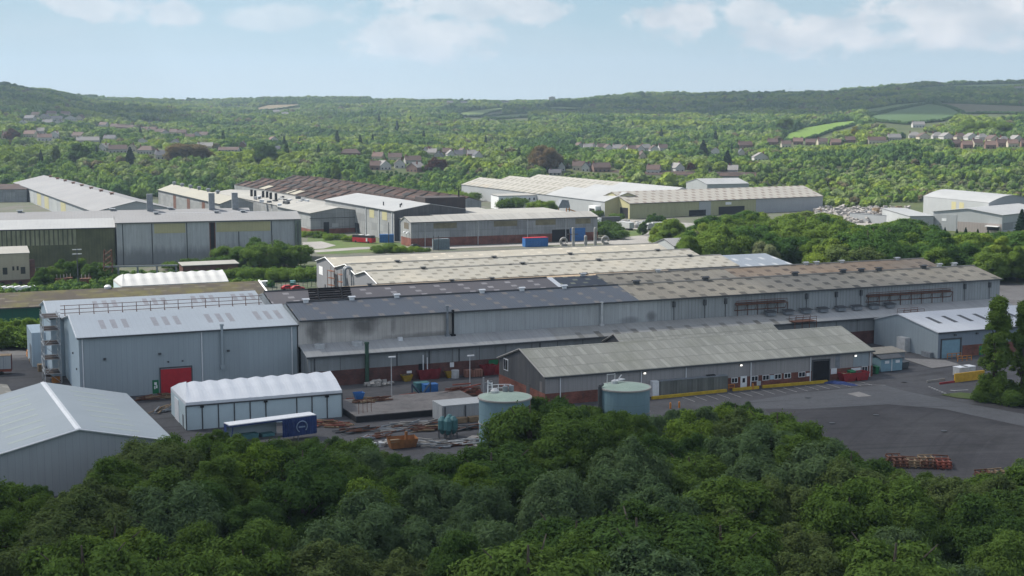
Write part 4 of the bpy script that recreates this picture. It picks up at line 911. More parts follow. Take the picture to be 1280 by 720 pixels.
# ochre low strip roof in front of it, and the grey-blue end
t = gthing('low_range', 'long narrow ochre roof strip between the mill and the cream bays', 'workshop', 106, 352)
shed(t, 106, 205, 350, 365.5, 7.2, 9.0, M['bay_wall'], M['roof_ochre'], 'u', .55, .3, gut=False)
for px, py in ((453, 354), (553, 348.5), (602, 346), (722, 341.5)): vent(t, U(px, py, 9)[0], 358.5, 9.1, .7)
mb = MB()
for k in range(7): mb.tube((105.5+k*1.4,349.5,5.5),(105.5+k*1.4,349.5,8.4),.1,n=4)
for z in (6.4, 7.4, 8.4): mb.tube((105.5,349.5,z),(114,349.5,z),.1,n=4)
mb.build('white_guard_rail', M['white'], t)
t = gthing('store', 'small blue-grey metal-roofed store at the right end of the cream bays', 'shed', 238, 368)
M['store_roof'] = surf('store_roof', (.17, .195, .23), (.155, .18, .21), .1, None, .3, 1, (1.0, .06, .2), None, (5, 8, .28, .35, (.34, .36, .38), 0, 0), .5)
shed(t, 237.2, 256, 369, 399.5, 7.6, 9.6, M['wall_blue'], M['store_roof'], 'u', .5, .3)
t = gthing('store', 'grey gabled store with plain roof below the wooded right belt', 'shed', 246, 440)
a = W(843, 303, 7.5); uu, vv = uv_of(*a); shed(t, uu, uu+24, vv, vv+15, 6.0, 8.2, M['hangar_wall'], M['hall_roof'], 'u', .5, .3)
# burnt-out ladder frame on the plum roof
t = gthing('roof_frame', 'black burnt ladder-like steel frame lying on the plum roof', 'frame', 84, 300, 14)
mb = MB(); sl = 2.2/10
for u in (82.6, 88.0): mb.tube((u,297.6,13.6),(u+2.0,306.6,15.6),.22,n=4)
for k in range(7):
    f = k/6; mb.tube((80.4+2*f,297.6+9*f,13.62+1.98*f),(90.2+2*f,297.6+9*f,13.62+1.98*f),.2,n=4)
mb.build('frame', M['black'], t)
# ---- 10 pale panelled hall and its stained neighbour on the left
TG = R(17)
def base_uv(px, py, th): return U(px, py, 0, th)
gu, gv = base_uv(147, 331.5, TG); gu2 = base_uv(377, 325.5, TG)[0]
t = gthing('panel_hall', 'tall hall with pale grey panels, cream bands and one dark slit', 'factory', gu, gv, 0, TG)
shed(t, gu, gu2, gv, gv+17, 15.4, 17.6, M['pale_hall'], M['hall_roof'], 'u', .6, .5, gables=M['works_wall'])
Lh = gu2-gu
for f0, f1, z0, z1 in ((.20, .368, 11.3, 14.9), (.535, .835, 11.3, 14.9)): front(t, 'cream_band', M['cream_panel'], gu+f0*Lh, gu+f1*Lh, z0, z1, gv, .08)
front(t, 'dark_slit', M['rust'], gu+.497*Lh, gu+.53*Lh, 0, 14.9, gv, .1); front(t, 'dark_slit', M['black'], gu+.503*Lh, gu+.524*Lh, 0, 14.7, gv, .13)
for f in (.03, .185, .372, .655, .838): front(t, 'panel_joint', M['gutter'], gu+f*Lh, gu+f*Lh+.35, 0, 15.0, gv, .07)
mb = MB(); mb.box(gu2-2.0,gu2+.4,gv-.8,gv-.05,0,15.0); mb.build('corner_pier', surf('algae_pier', (.12, .15, .12), (.16, .19, .16), .3, (.05, .06, .05), .6, 1.5), t)
o = MB().tube((gu2-.9,gv-1.0,0),(gu2-.9,gv-1.0,14.5),.16,n=6).build('downpipe', M['darksteel'], t)
for f in (.22, .552, .70): vent(t, gu+f*Lh, gv+10.2, 17.6, 1.1, M['steel'])
t = gthing('rear_hall', 'long grey-roofed hall with three square chimneys behind the panelled hall', 'factory', gu-70, gv+19, 0, TG)
shed(t, gu-75, gu2-16, gv+19, gv+41, 15.3, 17.9, M['works_wall'], M['hall_roof'], 'u', .5, .4, gut=False)
for px, py in ((187, 245), (266, 244.5), (296, 244)):
    q = U(px, 262, 18, TG)[0]; mb = MB(); mb.box(q-1.1,q+1.1,gv+28,gv+30.2,16,24.2); mb.build('chimney', M['steel'], t)
for px in (27, 140, 213): vent(t, U(px, 262, 18, TG)[0], gv+30, 17.9, 1.15, M['steel'])
mb = MB()
for k in range(15): q = U(196+k*9.5, 262, 18, TG)[0]; mb.tube((q,gv+21,15.5),(q,gv+21,17.2),.09,n=4)
for z in (16.4, 17.2): mb.tube((U(196, 262, 18, TG)[0],gv+21,z),(U(333, 262, 18, TG)[0],gv+21,z),.09,n=4)
mb.build('guard_rail', M['white'], t)
t = gthing('stained_hall', 'long hall with green algae-stained wall and white front roof on the left edge', 'factory', gu-70, gv+1, 0, TG)
shed(t, gu-75, gu-.6, gv+2, gv+18.4, 13.6, 15.8, M['stained_hall'], M['hall_roof_white'], 'mono', .5, .3)
front(t, 'streaked_band', M['stained_top'], gu-75, gu-14, 7.8, 13.3, gv+2, .06); front(t, 'dark_pier', M['black'], gu-53.0, gu-50.8, 0, 13.4, gv+2, .5)
# white triangular end of the roof next to the panelled hall
t = gthing('block_house', 'square cream blockwork building with two dark windows on the left edge', 'building', 0, 0, 0, TH)
bu, bv = U(38, 359); ORG[t.name] = (bu, bv, 0); x, y = xy_of(bu, bv); t.location = (x, y, 0)
shed(t, bu-22, bu, bv, bv+9, 10.9, 12.3, M['block'], M['flat_roof'], 'mono', .5, .25, gut=False, plinth=(2.6, M['brickdark']))
for du in (-7.3, -1.9): front(t, 'window', M['glass'], bu+du-.8, bu+du+.6, 4.4, 6.6, bv, .05)
for du in (-4.9, -3.6): front(t, 'wall_vent', M['black'], bu+du-.3, bu+du+.3, 5.6, 6.9, bv, .04)
for du in (-8.2, -2.9): front(t, 'low_window', M['black'], bu+du-.5, bu+du+.5, 1.0, 2.0, bv-.06, .04)
MB().box(bu+.07, bu+1.7, bv+.6, bv+4, 0, 8.6).build('stair_turret', M['brickdark'], t)
# ---- 11 left depth building, flat grey hall and the middle hall
TD = R(26)
a = U(14, 240, 0, TD); b = U(170, 281, 0, TD)
t = gthing('long_shed', 'long shed with sweeping grey roof and cream wall panels at the far left', 'warehouse', a[0], b[1], 0, TD)
p0 = U(14, 228.5, 8.5, TD); p1 = U(100, 257, 8.5, TD); pr0 = U(51, 219, 13, TD); pr1 = U(172, 251.5, 13, TD)
lu = (p0[0]+p1[0])/2; ru = (pr0[0]+pr1[0])/2; vn = pr1[1]-2; vf = p0[1]
shed(t, lu, 2*ru-lu, vn, vf, 8.5, 13, M['far_wall'], M['hall_roof'], 'v', .5, .4)
for k in range(7):
    v = vn+(vf-vn)*(.28+.1*k); MB().box(lu-.08,lu-.004,v,v+(vf-vn)*.055,.5,7.6).build('cream_panel', M['cream_panel'] if k % 3 != 1 else M['hangar_wall'], t)
for k in range(8): vent(t, ru, vn+(vf-vn)*(.2+.1*k), 13.1, 1.2, M['rust'])
x0 = U(-40, 250, 0, TD); t = gthing('flat_shed', 'low flat-roofed grey shed left of the sweeping-roofed long shed', 'shed', x0[0], x0[1], 0, R(10))
q0 = U(-60, 254, 0, R(10)); q1 = U(35, 252, 0, R(10)); shed(t, q0[0]-10, q1[0], q1[1]-4, q1[1]+50, 7.8, 8.6, M['works_wall'], M['rust_roof'], 'mono', .5, .3, gut=False)
ORG[t.name] = (x0[0], x0[1], 0)
p0 = U(196.4, 237.3, 9, TD); p1 = U(261, 251.4, 9, TD); pr0 = U(224, 232.5, 12, TD)
t = gthing('middle_hall', 'grey hall with dull cream roof and round ridge vents behind the chimneys', 'warehouse', p1[0], p1[1], 0, TD)
lu = (p0[0]+p1[0])/2; ru = pr0[0]; shed(t, lu, 2*ru-lu, p1[1]-26, p0[1], 9, 12, M['works_wall'], surf('dull_cream_roof', (.27, .26, .215), (.24, .232, .20), .05, (.25, .23, .18), .5, 1, (1.2, .1, .2)), 'v', .5, .4, gables=M['works_wall'])
for k in range(6):
    v = p1[1]+(p0[1]-p1[1])*(.1+.17*k); o = MB().lathe((ru, v, 12), [(.8,0),(.8,.9),(1.3,1.0),(1.2,1.9),(0,2.2)], 10).build('ridge_vent', M['steel'], t)
for k in range(3): v = p1[1]+(p0[1]-p1[1])*(.05+.28*k); MB().box(lu-.08,lu-.004,v,v+7,0,8).build('dark_door', M['rust'], t)
# ---- 12 rust-roofed works
p = [U(345, 242, 9, TD), U(448, 258, 9, TD)]
t = gthing('rusty_works', 'huge old works with dark rust-red roofs and pale patches in the middle distance', 'factory', p[1][0], p[1][1], 0, TD)
u0 = p[1][0]; vn, vf = p[1][1], U(300, 232, 10, TD)[1]+30
for i in range(5):
    ua = u0+i*14.4
    hk = (0, .7, -.5, .9, .1)[i]; ro = shed(t, ua, ua+14.4, vn+i*2.4, vf+i*12, 9+hk, 11.0+hk*1.6, M['works_wall'], M['rust_roof'], 'v', .5, .1, gut=False, back=True)
for i in range(5):
    ua = u0+i*14.4; hk = (0, .7, -.5, .9, .1)[i]; va, vb = vn+i*2.4, vf+i*12; n_ = int((vb-va)/15)
    MB().tube((ua+7.2,va,11.3+hk*1.6),(ua+7.2,vb,11.3+hk*1.6),.4,n=5).build('ridge_cap', M['rust_dark'], t)
    for k in range(n_):
        v = va+(vb-va)*(k+.5)/n_; m = MB(); m.tube((ua,v,9.3+hk),(ua+7.2,v,11.45+hk*1.6),.45,n=4); m.tube((ua+7.2,v,11.45+hk*1.6),(ua+14.4,v,9.3+hk),.45,n=4); m.build('roof_truss', M['black'] if k % 3 else M['rust_dark'], t)
        if rnd.random() < .55:
            w_, l_ = rnd.uniform(2.5, 5.5), rnd.uniform(4, 9); uc = ua+3.6; zz = lambda q: 9+hk+(2+.6*hk)*(q-ua)/7.2+.27; m = MB(); m.slab((uc-w_/2,v+2,zz(uc-w_/2)),(uc+w_/2,v+2,zz(uc+w_/2)),(uc+w_/2,v+2+l_,zz(uc+w_/2)),(uc-w_/2,v+2+l_,zz(uc-w_/2)),.04); m.build('painted_dark_hole', M['black'], t)  # black slab on the roof painted for the dark in a hole
pal = paint('pale_roof_patch', (.32, .30, .245), .9, .3, 0, .3)
for px, py, w_, l_, i in ((362, 239, 9, 30, 0), (330, 233, 9, 26, 1), (355, 230, 8, 40, 1), (412, 235.5, 10, 34, 1), (440, 238.5, 4, 13, 1), (448, 240.3, 4, 12, 1), (455, 241.6, 4, 12, 1), (467, 235.5, 11, 38, 2), (497, 247.5, 4, 16, 2), (515, 248.5, 4, 16, 2)):
    u, v = U(px, py, 10.8, TD); w_ *= .7; l_ *= .6; i = int(max(0, min(4, (u-u0)//14.4))); ua = u0+i*14.4; f = (u-ua)/14.4
    left = f < .5; uc = ua+(3.6 if left else 10.8); sgn = 1 if left else -1; hk = (0, .7, -.5, .9, .1)[i]; z = lambda q: 9+hk+(2.0+.6*hk)*(1-abs(q-ua-7.2)/7.2)+.3
    a_, b_ = uc-min(w_, 6.6)/2, uc+min(w_, 6.6)/2; MB().slab((a_,v-l_/2,z(a_)),(b_,v-l_/2,z(b_)),(b_,v+l_/2,z(b_)),(a_,v+l_/2,z(a_)),.06).build('roof_patch', pal, t)
# black stacks and clutter roof left of the rusty works
q0 = U(285, 243, 8, TD); q1 = U(400, 259, 8, TD); uL = q0[0]-4
t = gthing('cluttered_range', 'low grey range with rounded roof and row of black flues left of the rusty works', 'factory', uL, q1[1], 0, TD)
shed(t, uL, u0-.5, q1[1]-8, q0[1]+20, 8.2, 9.6, M['works_wall'], M['flat_roof'], 'v', .35, .2, gut=False)
for px, py in ((314.5, 245), (319, 246), (329, 247), (334, 247.5), (338.5, 249), (345, 250)):
    u, v = U(px, py, 9.3, TD); mb = MB(); mb.tube((u,v,8.5),(u,v,12.9),.75,n=8); mb.build('flue', M['black'], t)
for k in range(26):
    u, v = U(rnd.uniform(318, 385), rnd.uniform(247, 257), 9.2, TD); MB().rbox((u, v, 9.6), (rnd.uniform(1, 2.6), rnd.uniform(1, 3), rnd.uniform(.6, 1.8)), rnd.uniform(0, 3)).build('roof_unit', rnd.choice([M['galv'], M['white'], M['darksteel']]), t)
# ---- 13 small grey hall, tall blocky hall, brick-based works
TS = R(20)
p = U(388.4, 292.7, 0, TD); p2 = U(448, 296.5, 0, TD)
t = gthing('gabled_hall', 'weathered grey gabled hall with black doorway left of the red coach', 'warehouse', p[0], p[1], 0, TD)
shed(t, p[0], p[0]+27, p[1], p[1]+52, 9.5, 11.7, M['works_wall'], M['works_roof'], 'v', .5, .4, plinth=(2.2, M['brick']))
a, b = U(414, 294.3, 0, TD)[0], U(425, 295, 0, TD)[0]; front(t, 'painted_dark_doorway', M['black'], a, b, 0, 5.3, p[1]-.06, .04); front(t, 'window', M['hangar_wall'], b+1.5, b+4.5, 2.8, 4.6, p[1]-.06, .05)
MB().box(p[0]-.4, p[0]+27.4, p[1]-.1, p[1]-.005, 7.0, 7.3).build('cladding_rail', M['gutter'], t)
p = U(493, 301.5, 0, TD); pb = U(449, 291, 0, TD); 
t = gthing('tall_hall', 'tall grey hall with bright shallow roof and black upper gable in the centre', 'factory', p[0], p[1], 0, TD)
wd_ = U(568, 268, 9, TD)[0]-p[0]; wd_ = max(20, min(34, wd_))
shed(t, p[0], p[0]+wd_, p[1], pb[1]+46, 12.9, 15.6, M['works_wall'], M['hall_roof_white'], 'v', .5, .3, gables=M['gable_dark'])
for k in (.18, .52): MB().box(p[0]-.07, p[0]-.004, p[1]+(pb[1]-p[1])*k, p[1]+(pb[1]-p[1])*k+6, 8.4, 12.2).build('cream_panel', M['cream_panel'], t)
for k in (.02, .36, .72): MB().tube((p[0]-.2, p[1]+(pb[1]-p[1])*k+1, 0), (p[0]-.2, p[1]+(pb[1]-p[1])*k+1, 12.5), .2, n=6).build('downpipe', M['white'], t)
MB().box(p[0]-.08, p[0]-.004, pb[1]-3, pb[1]+3, 0, 4.6).build('painted_dark_doorway', M['black'], t)
for du, dv in ((6, 8), (9, 14), (5, 26)): MB().tube((p[0]+du, p[1]+dv, 13.4), (p[0]+du, p[1]+dv, 15.6), .3, n=6).build('roof_flue', M['darksteel'], t)
bxy = W(514, 309); bth = math.atan2(611.8-578.4, 37.5+41.8)
p = uv_of(*bxy, bth); p2 = uv_of(*W(747, 300), bth)
t = gthing('brick_based_works', 'long worn grey works with dull red brick base behind the cream bays', 'factory', p[0], p[1], 0, bth)
shed(t, p[0], p2[0], p[1], p[1]+13, 10.2, 12.0, M['works_wall'], M['works_roof'], 'u', .62, .35, plinth=(3.6, M['brick']))
Lw = p2[0]-p[0]
for f0, f1 in ((.115, .235), (.43, .555), (.655, .765), (.875, .96)): front(t, 'cream_panel', paint('dirty_cream', (.20, .18, .11), .85, .4, 0, .4), p[0]+f0*Lw, p[0]+f1*Lw, 7.4, 9.7, p[1], .06)
front(t, 'painted_dark_doorway', M['black'], p[0]+.745*Lw, p[0]+.84*Lw, 0, 5.2, p[1]-.06, .04)
front(t, 'blue_door', M['blue'], p[0]+.845*Lw, p[0]+.93*Lw, 0, 5.6, p[1]-.06, .08)
for f in (.07, .345, .61, .82): MB().tube((p[0]+f*Lw,p[1]-.25,0),(p[0]+f*Lw,p[1]-.25,10),.16,n=6).build('downpipe', M['galv'], t)
side(t, 'gable_louvre', paint('brown_louvre', (.13, .11, .08), .8), p[1]+3, p[1]+9, 7.2, 9.8, p[0], .06)
for k in (2.5, 6.5): MB().torus((p[0]-.4, p[1]+k, 5.2), .8, .3, a0=0, a1=math.pi*.9, n=8, m=6).build('vent_hood', M['white'], t)
# flat roofs behind it
q = uv_of(*W(560, 285), bth)
t = gthing('flat_roof_block', 'spread of flat felt roofs behind the brick-based works', 'factory', p[0]+14, p[1]+14, 0, bth)
mb = MB(); r = MB()
for (a_, b_, c_, d_, h_) in ((.22, .62, 13.5, 60, 10.6), (.62, .99, 13.5, 56, 10.0), (.05, .22, 13.5, 34, 9.4)):
    mb.box(p[0]+a_*Lw, p[0]+b_*Lw-.1, p[1]+c_, p[1]+d_, 0, h_); r.slab((p[0]+a_*Lw-.2,p[1]+c_,h_+.3),(p[0]+b_*Lw-.02,p[1]+c_,h_+.3),(p[0]+b_*Lw-.02,p[1]+d_,h_+.9),(p[0]+a_*Lw-.2,p[1]+d_,h_+.9),.25)
mb.build('wall', M['works_wall'], t); r.build('roof', M['flat_roof'], t)
u_, v_ = p[0]+.33*Lw, p[1]+36
o = MB().box(u_-9.5, u_+9.5, v_, v_+14, 10.5, 18.0).build('penthouse', surf('black_rust_box', (.045, .035, .032), (.035, .03, .03), .2, (.09, .05, .04), .5, 1.2, (1.2, .12, .3)), t); MB().box(u_-6.5, u_+2, v_-3, v_-.1, 10.9, 12.6).build('roof_frame', M['rust'], t)
MB().tube((u_+7.5, v_+3, 17), (u_+7.5, v_+3, 21), .35, n=6).build('flue', M['black'], t)
q = uv_of(*W(625, 262), bth); q2 = uv_of(*W(692, 262), bth)
t = gthing('office_block', 'low white office block with a row of dark windows beyond the flat roofs', 'building', q[0], q[1], 0, bth)
shed(t, q[0], q[0]+31, q[1]+2, q[1]+14, 7.6, 8.1, M['white'], M['flat_roof'], 'mono', .5, .3, gut=False)
for k in range(10): win(t, q[0]+1.4+k*2.9, q[0]+2.7+k*2.9, 4.8, 6.4, q[1]+2, 0)
# ---- 14 far cream-roofed sheds
c0 = W(787, 273.5); c1 = W(1019, 262); TC = math.atan2(c1[1]-c0[1], c1[0]-c0[0]); TC = .5*TC+.5*R(27)
p = uv_of(*c0, TC); p2 = uv_of(*c1, TC); Lc = p2[0]-p[0]
t = gthing('spotted_roof_shed', 'far shed with dotted cream roof, yellow gable and front wall toned olive for shade', 'warehouse', p[0], p[1], 0, TC)
shed(t, p[0], p2[0], p[1], p[1]+34, 8.0, 13.2, M['yellow_wall_shaded'], M['roof_spot'], 'u', .5, .4, gables=M['yellow_wall'])  # front is the gable's yellow darkened to olive, its shade as colour
front(t, 'grey_panel', M['far_wall'], p[0]+.635*Lc, p2[0], 0, 7.7, p[1], .06); front(t, 'grey_panel', M['hangar_wall'], p[0]+.34*Lc, p[0]+.40*Lc, 0, 7.7, p[1], .07)
front(t, 'painted_dark_doorway', M['black'], p[0]+.44*Lc, p[0]+.575*Lc, 0, 4.4, p[1], .04); front(t, 'painted_dark_doorway', M['black'], p[0]+.29*Lc, p[0]+.375*Lc, 0, 3.2, p[1], .09)
front(t, 'sign_board', M['white'], p[0]+.475*Lc, p[0]+.505*Lc, 5.4, 6.8, p[1], .1)
side(t, 'painted_dark_doorway', M['black'], p[1]+1.5, p[1]+9, 0, 5.6, p[0], .06)
e0 = W(577, 247); e1 = W(756, 272.5); TB = math.atan2(-(e0[0]-e1[0]), e0[1]-e1[1])
b0 = uv_of(*e1, TB); bl = uv_of(*e0, TB)[1]-b0[1]
t = gthing('triple_bay_shed', 'far triple-bay shed with ribbed cream roofs, white near end, long grey side', 'warehouse', b0[0], b0[1], 0, TB)
wb = 27
for i in range(3):
    ua = b0[0]+i*wb; sv = b0[1]+(i*16 if i else 0); split = sv+bl*.36
    for (va, vb, m) in ((sv, split, 'hall_roof_white'), (split, b0[1]+bl+i*12, 'roof_far')):
        shed(t, ua, ua+wb, va, vb, 8.6, 13.0, M['far_wall'], M[m], 'v', .5, .02 if i else .3, gut=False, gables=M['yellow_wall'] if i == 0 else None)
s = MB().box(b0[0]-3, b0[0]-.1, b0[1]+5, b0[1]+13, 0, 6).build('loading_porch', M['white'], t); MB().box(b0[0]-3.08, b0[0]-3.01, b0[1]+6, b0[1]+12, 0, 4.6).build('dark_door', M['black'], s)
g0 = uv_of(*W(748, 243), R(-25)); 
rx, ry = W(780, 232, 9); t = gthing('rust_roof_range', 'very long low rust-brown roof behind the far cream sheds', 'factory', 0, 0, 0, R(-22)); th_ = R(-22); qa = uv_of(*W(745, 217.5, 9), th_); qb = uv_of(*W(905, 229, 9), th_)
ORG[t.name] = (qa[0], qa[1], 0); x, y = xy_of(qa[0], qa[1], th_); t.location = (x, y, 0)
shed(t, qa[0], qb[0]+4, qa[1], qa[1]+22, 9, 11.5, M['works_wall'], M['rust_roof'], 'u', .5, .3, gut=False)
th_ = R(20); qa = uv_of(*W(884, 230.5, 9), th_); qb = uv_of(*W(952, 231, 9), th_)
t = gthing('pale_roof_shed', 'pale ribbed roof peeping out behind the dotted cream roof', 'warehouse', qa[0], qa[1], 0, th_)
shed(t, qa[0], qb[0], qa[1], qa[1]+30, 9, 12, M['far_wall'], M['hall_roof_white'], 'u', .5, .3, gut=False)
# ---- 15 right-hand far complex
TR = R(17)
p = U(1236, 254, 10.6, TR)
t = gthing('arched_hall', 'pale hall with low curved roof and grey arched end at the far right', 'warehouse', p[0], p[1], 0, TR)
Wd = 27; n = 10; r = MB(); D = 57
def arc(f): return 10.6+3.6*math.sin(math.pi*min(1, max(0, f)))
mbw = MB(); mbw.poly([(p[0],p[1]+D,0),(p[0],p[1],0),(p[0],p[1],10.6),(p[0],p[1]+D,10.6)]); mbw.poly([(p[0]+Wd,p[1],0),(p[0]+Wd,p[1]+D,0),(p[0]+Wd,p[1]+D,10.6),(p[0]+Wd,p[1],10.6)]); mbw.build('wall', M['hangar_wall'], t)
for k in range(n):
    f0, f1 = k/n, (k+1)/n; r.slab((p[0]+Wd*f0,p[1]-.4,arc(f0)+.3),(p[0]+Wd*f1,p[1]-.4,arc(f1)+.3),(p[0]+Wd*f1,p[1]+D+.4,arc(f1)+.3),(p[0]+Wd*f0,p[1]+D+.4,arc(f0)+.3),.25)
r.build('roof', M['hall_roof_white'], t)
for v, sg in ((p[1], 1), (p[1]+D, -1)):
    pts = [(p[0],v,0),(p[0]+Wd,v,0)]+[(p[0]+Wd*(n-k)/n,v,arc((n-k)/n)) for k in range(n+1)]; MB().poly(pts[::sg]).build('gable_wall', M['far_wall'], t)
for k in (.36, .48): MB().box(p[0]-.06,p[0]-.004,p[1]+D*k,p[1]+D*k+4,1,9.6).build('yellow_panel', M['yellow_wall'], t)
a_ = U(1167, 288.5, 0, R(2)); b_ = U(1250, 293, 0, R(-14))
th_ = math.atan2(W(1252, 292.5)[1]-W(1166, 287)[1], W(1252, 292.5)[0]-W(1166, 287)[0]); p = uv_of(*W(1166, 287), th_); Lg = uv_of(*W(1252, 292.5), th_)[0]-p[0]
t = gthing('gable_front_depot', 'pale depot with broad shallow gable, pinkish lower wall and white sign, far right', 'warehouse', p[0], p[1], 0, th_)
shed(t, p[0], p[0]+Lg, p[1], p[1]+52, 8.6, 10.8, M['hangar_wall'], M['hall_roof_white'], 'v', .5, .4, gut=False)
front(t, 'lower_wall', M['cladding_pinkish'], p[0]+.36*Lg, p[0]+Lg, 0, 4.6, p[1], .08); front(t, 'pale_panel', M['far_wall'], p[0]+.0*Lg, p[0]+.35*Lg, 0, 7.6, p[1], .1); front(t, 'sign_board', M['white'], p[0]+.13*Lg, p[0]+.2*Lg, 4.4, 5.7, p[1]-.1, .06)
front(t, 'painted_dark_doorway', M['black'], p[0]+.79*Lg, p[0]+.96*Lg, 1.4, 2.9, p[1]-.08, .05); MB().box(p[0]+.79*Lg, p[0]+.97*Lg, p[1]-2.2, p[1]-.1, 3.2, 3.5).build('door_canopy', M['white'], t); MB().box(p[0]+Lg+.004, p[0]+Lg+.08, p[1]+1, p[1]+50, 1.6, 5).build('side_band', M['works_wall'], t)
p = U(1137, 287.5, 0, R(4)); q = U(1166, 287, 0, R(4))[0]
t = gthing('flat_depot', 'lower pale annex with white roof and yellow corner panel left of the broad gable', 'warehouse', p[0], p[1], 0, R(4))
shed(t, p[0], q-.4, p[1], p[1]+40, 6.5, 7.6, M['hangar_wall'], M['hall_roof_white'], 'mono', .5, .3, gut=False)
front(t, 'yellow_panel', M['yellow_wall'], p[0]+.2, p[0]+3.0, .5, 5.2, p[1], .07)
a = W(1062, 277); b = W(1137, 283)
mb = MB(); dx_, dy_ = b[0]-a[0], b[1]-a[1]; l_ = math.hypot(dx_, dy_)
t = thing('boundary_wall', 'long grey steel wall in front of the stone heaps on the right', 'wall', (a[0], a[1], 0), math.atan2(dy_, dx_)); mb.box(0, l_, 0, .3, 0, 4.4); mb.build('wall_panel', M['far_wall'], t); MB().box(0, l_, -.1, .4, 4.4, 4.6).build('coping', M['steel'], t)
# low brick substation building and gantry near the panelled hall
p = U(229, 345); q = U(296, 341)
t = gthing('low_store', 'low brick store with flat pale roof in the scrub before the panelled hall', 'shed', p[0], p[1], 0, TH)
shed(t, p[0], q[0], p[1], p[1]+7, 3.4, 3.9, M['brickdark'], M['flat_roof'], 'mono', .5, .4, gut=False)
# ---------------------------------------------------------------- ground surfaces (sheets a few cm apart)
def sheet(name, pts, z, mat, label):
    mb = MB(); mb.poly([(x, y, z) for x, y in pts]); o = mb.build(name, mat); return tag(o, label, None, kind='structure')
def guv(*p): return [xy_of(u, v) for u, v in p]
M['yard'] = ground('yard_asphalt', (.070, .070, .076), (.088, .088, .092), (.046, .044, .046), .035, .16, .9, .7, 1.2, [(.41, .5)])
M['yard_dark'] = ground('open_yard_asphalt', (.048, .046, .050), (.066, .064, .066), (.034, .033, .034), .045, .13, .9, .8, 1.2, [(.2, .55), (1.0, .45)])
M['road'] = ground('road_asphalt', (.105, .108, .114), (.092, .094, .10), (.075, .075, .08), .06, .3, .9, .5, 1.5, [(.1, .5)])
M['slab'] = ground('concrete_ground', (.27, .26, .245), (.23, .22, .21), (.17, .165, .155), .06, .3, .9, .5, 1.5)
M['gravel'] = ground('works_hardstanding', (.115, .11, .098), (.085, .095, .06), (.055, .085, .03), .02, .10, .95, .8, 1.0)
M['mudgrass'] = ground('scrub_grass', (.06, .10, .028), (.085, .115, .035), (.11, .095, .06), .04, .2, .95, .5, .8)
sheet('works_hardstanding', guv((-30, 340), (330, 340), (420, 470), (480, 640), (470, 730), (330, 860), (80, 980), (-60, 760), (-40, 500)), .02, M['gravel'], 'grey gravel hardstanding between the works buildings')
sheet('works_yard', guv((-30, 205), (128, 204), (330, 160), (330, 360), (-30, 360)), .05, M['yard'], 'dark asphalt works yard')
sheet('open_yard', [W(950, 507), W(1010, 560), W(1150, 640), W(1420, 640), W(1420, 512), W(1200, 505), W(1100, 503), W(1020, 503)], .08, M['yard_dark'], 'large empty dark asphalt yard')
sheet('road', [W(900, 512), W(1010, 512), W(1110, 506), W(1180, 512), W(1290, 536), W(1290, 520), W(1180, 500), W(1130, 489), W(1105, 482), W(1000, 492), W(930, 503)], .11, M['road'], 'lighter asphalt road bending round the yard')
sheet('concrete_apron', [W(1127, 448.5), W(1165, 461), W(1201, 456.5), W(1182, 451), W(1160, 449.5)], .14, M['slab'], 'pale concrete apron in front of the depot')
sheet('concrete_patch', [W(1059, 493), W(1073, 497), W(1090, 496), W(1074, 490.5)], .15, M['slab'], 'pale concrete patch in the yard')
sheet('concrete_patch', [W(1130, 504.5), W(1147, 507), W(1149, 504.8), W(1134, 502.7)], .15, M['road'], 'small grey repair patch in the yard')
sheet('concrete_base', [W(574, 553), W(600, 560), W(640, 560), W(640, 547), W(590, 545)], .13, M['slab'], 'pale concrete base beside the large blue tank')
sheet('grass_patch', [W(385, 297), W(440, 295), W(470, 301), W(520, 306), W(530, 313), W(400, 318), W(382, 312)], .07, M['mudgrass'], 'rough grass in front of the gabled hall')
sheet('gravel_patch', [W(378, 303), W(402, 302), W(420, 307), W(405, 311), W(380, 312)], .12, M['slab'], 'bare stony patch on the rough grass')
sheet('service_road', [W(376, 317), W(460, 311.5), W(560, 311), W(760, 304), W(800, 300), W(800, 297), W(700, 303), W(550, 308), W(450, 309), W(376, 314)], .10, M['slab'], 'pale service road behind the cream roofs')
sheet('service_road', [W(755, 305), W(840, 312), W(860, 300), W(810, 290), W(775, 292)], .13, M['slab'], 'pale junction right of the white ducts')
sheet('verge', [W(1176, 494), W(1200, 491.5), W(1232, 494), W(1285, 500), W(1285, 508), W(1225, 501), W(1195, 498)], .17, M['mudgrass'], 'scruffy grass verge at the foot of the poplars')
sheet('grass_patch', [W(770, 288), W(800, 287), W(806, 294), W(778, 297)], .15, M['mudgrass'], 'small bright grass triangle by the parked lorries')
sheet('stone_yard', [W(1000, 280), W(1150, 286), W(1155, 268), W(1080, 263), W(1000, 266)], .09, M['slab'], 'pale dusty stone yard on the right')
sheet('lorry_yard', [W(752, 286), W(860, 288), W(880, 280), W(770, 274)], .11, M['slab'], 'pale lorry yard before the dotted-roof shed')
sheet('side_road', [W(-40, 440), W(44, 434), W(60, 470), W(60, 500), W(-40, 520)], .08, M['yard'], 'asphalt track at the left edge')
sheet('scrub_ground', [W(-20, 372), W(300, 358), W(400, 352), W(396, 330), W(250, 338), W(-20, 346)], .05, ground('scrub_soil', (.05, .075, .028), (.075, .07, .045), (.035, .06, .02), .05, .25, .95, .6, .8), 'rank scrub ground between the mossy roof and the old halls')
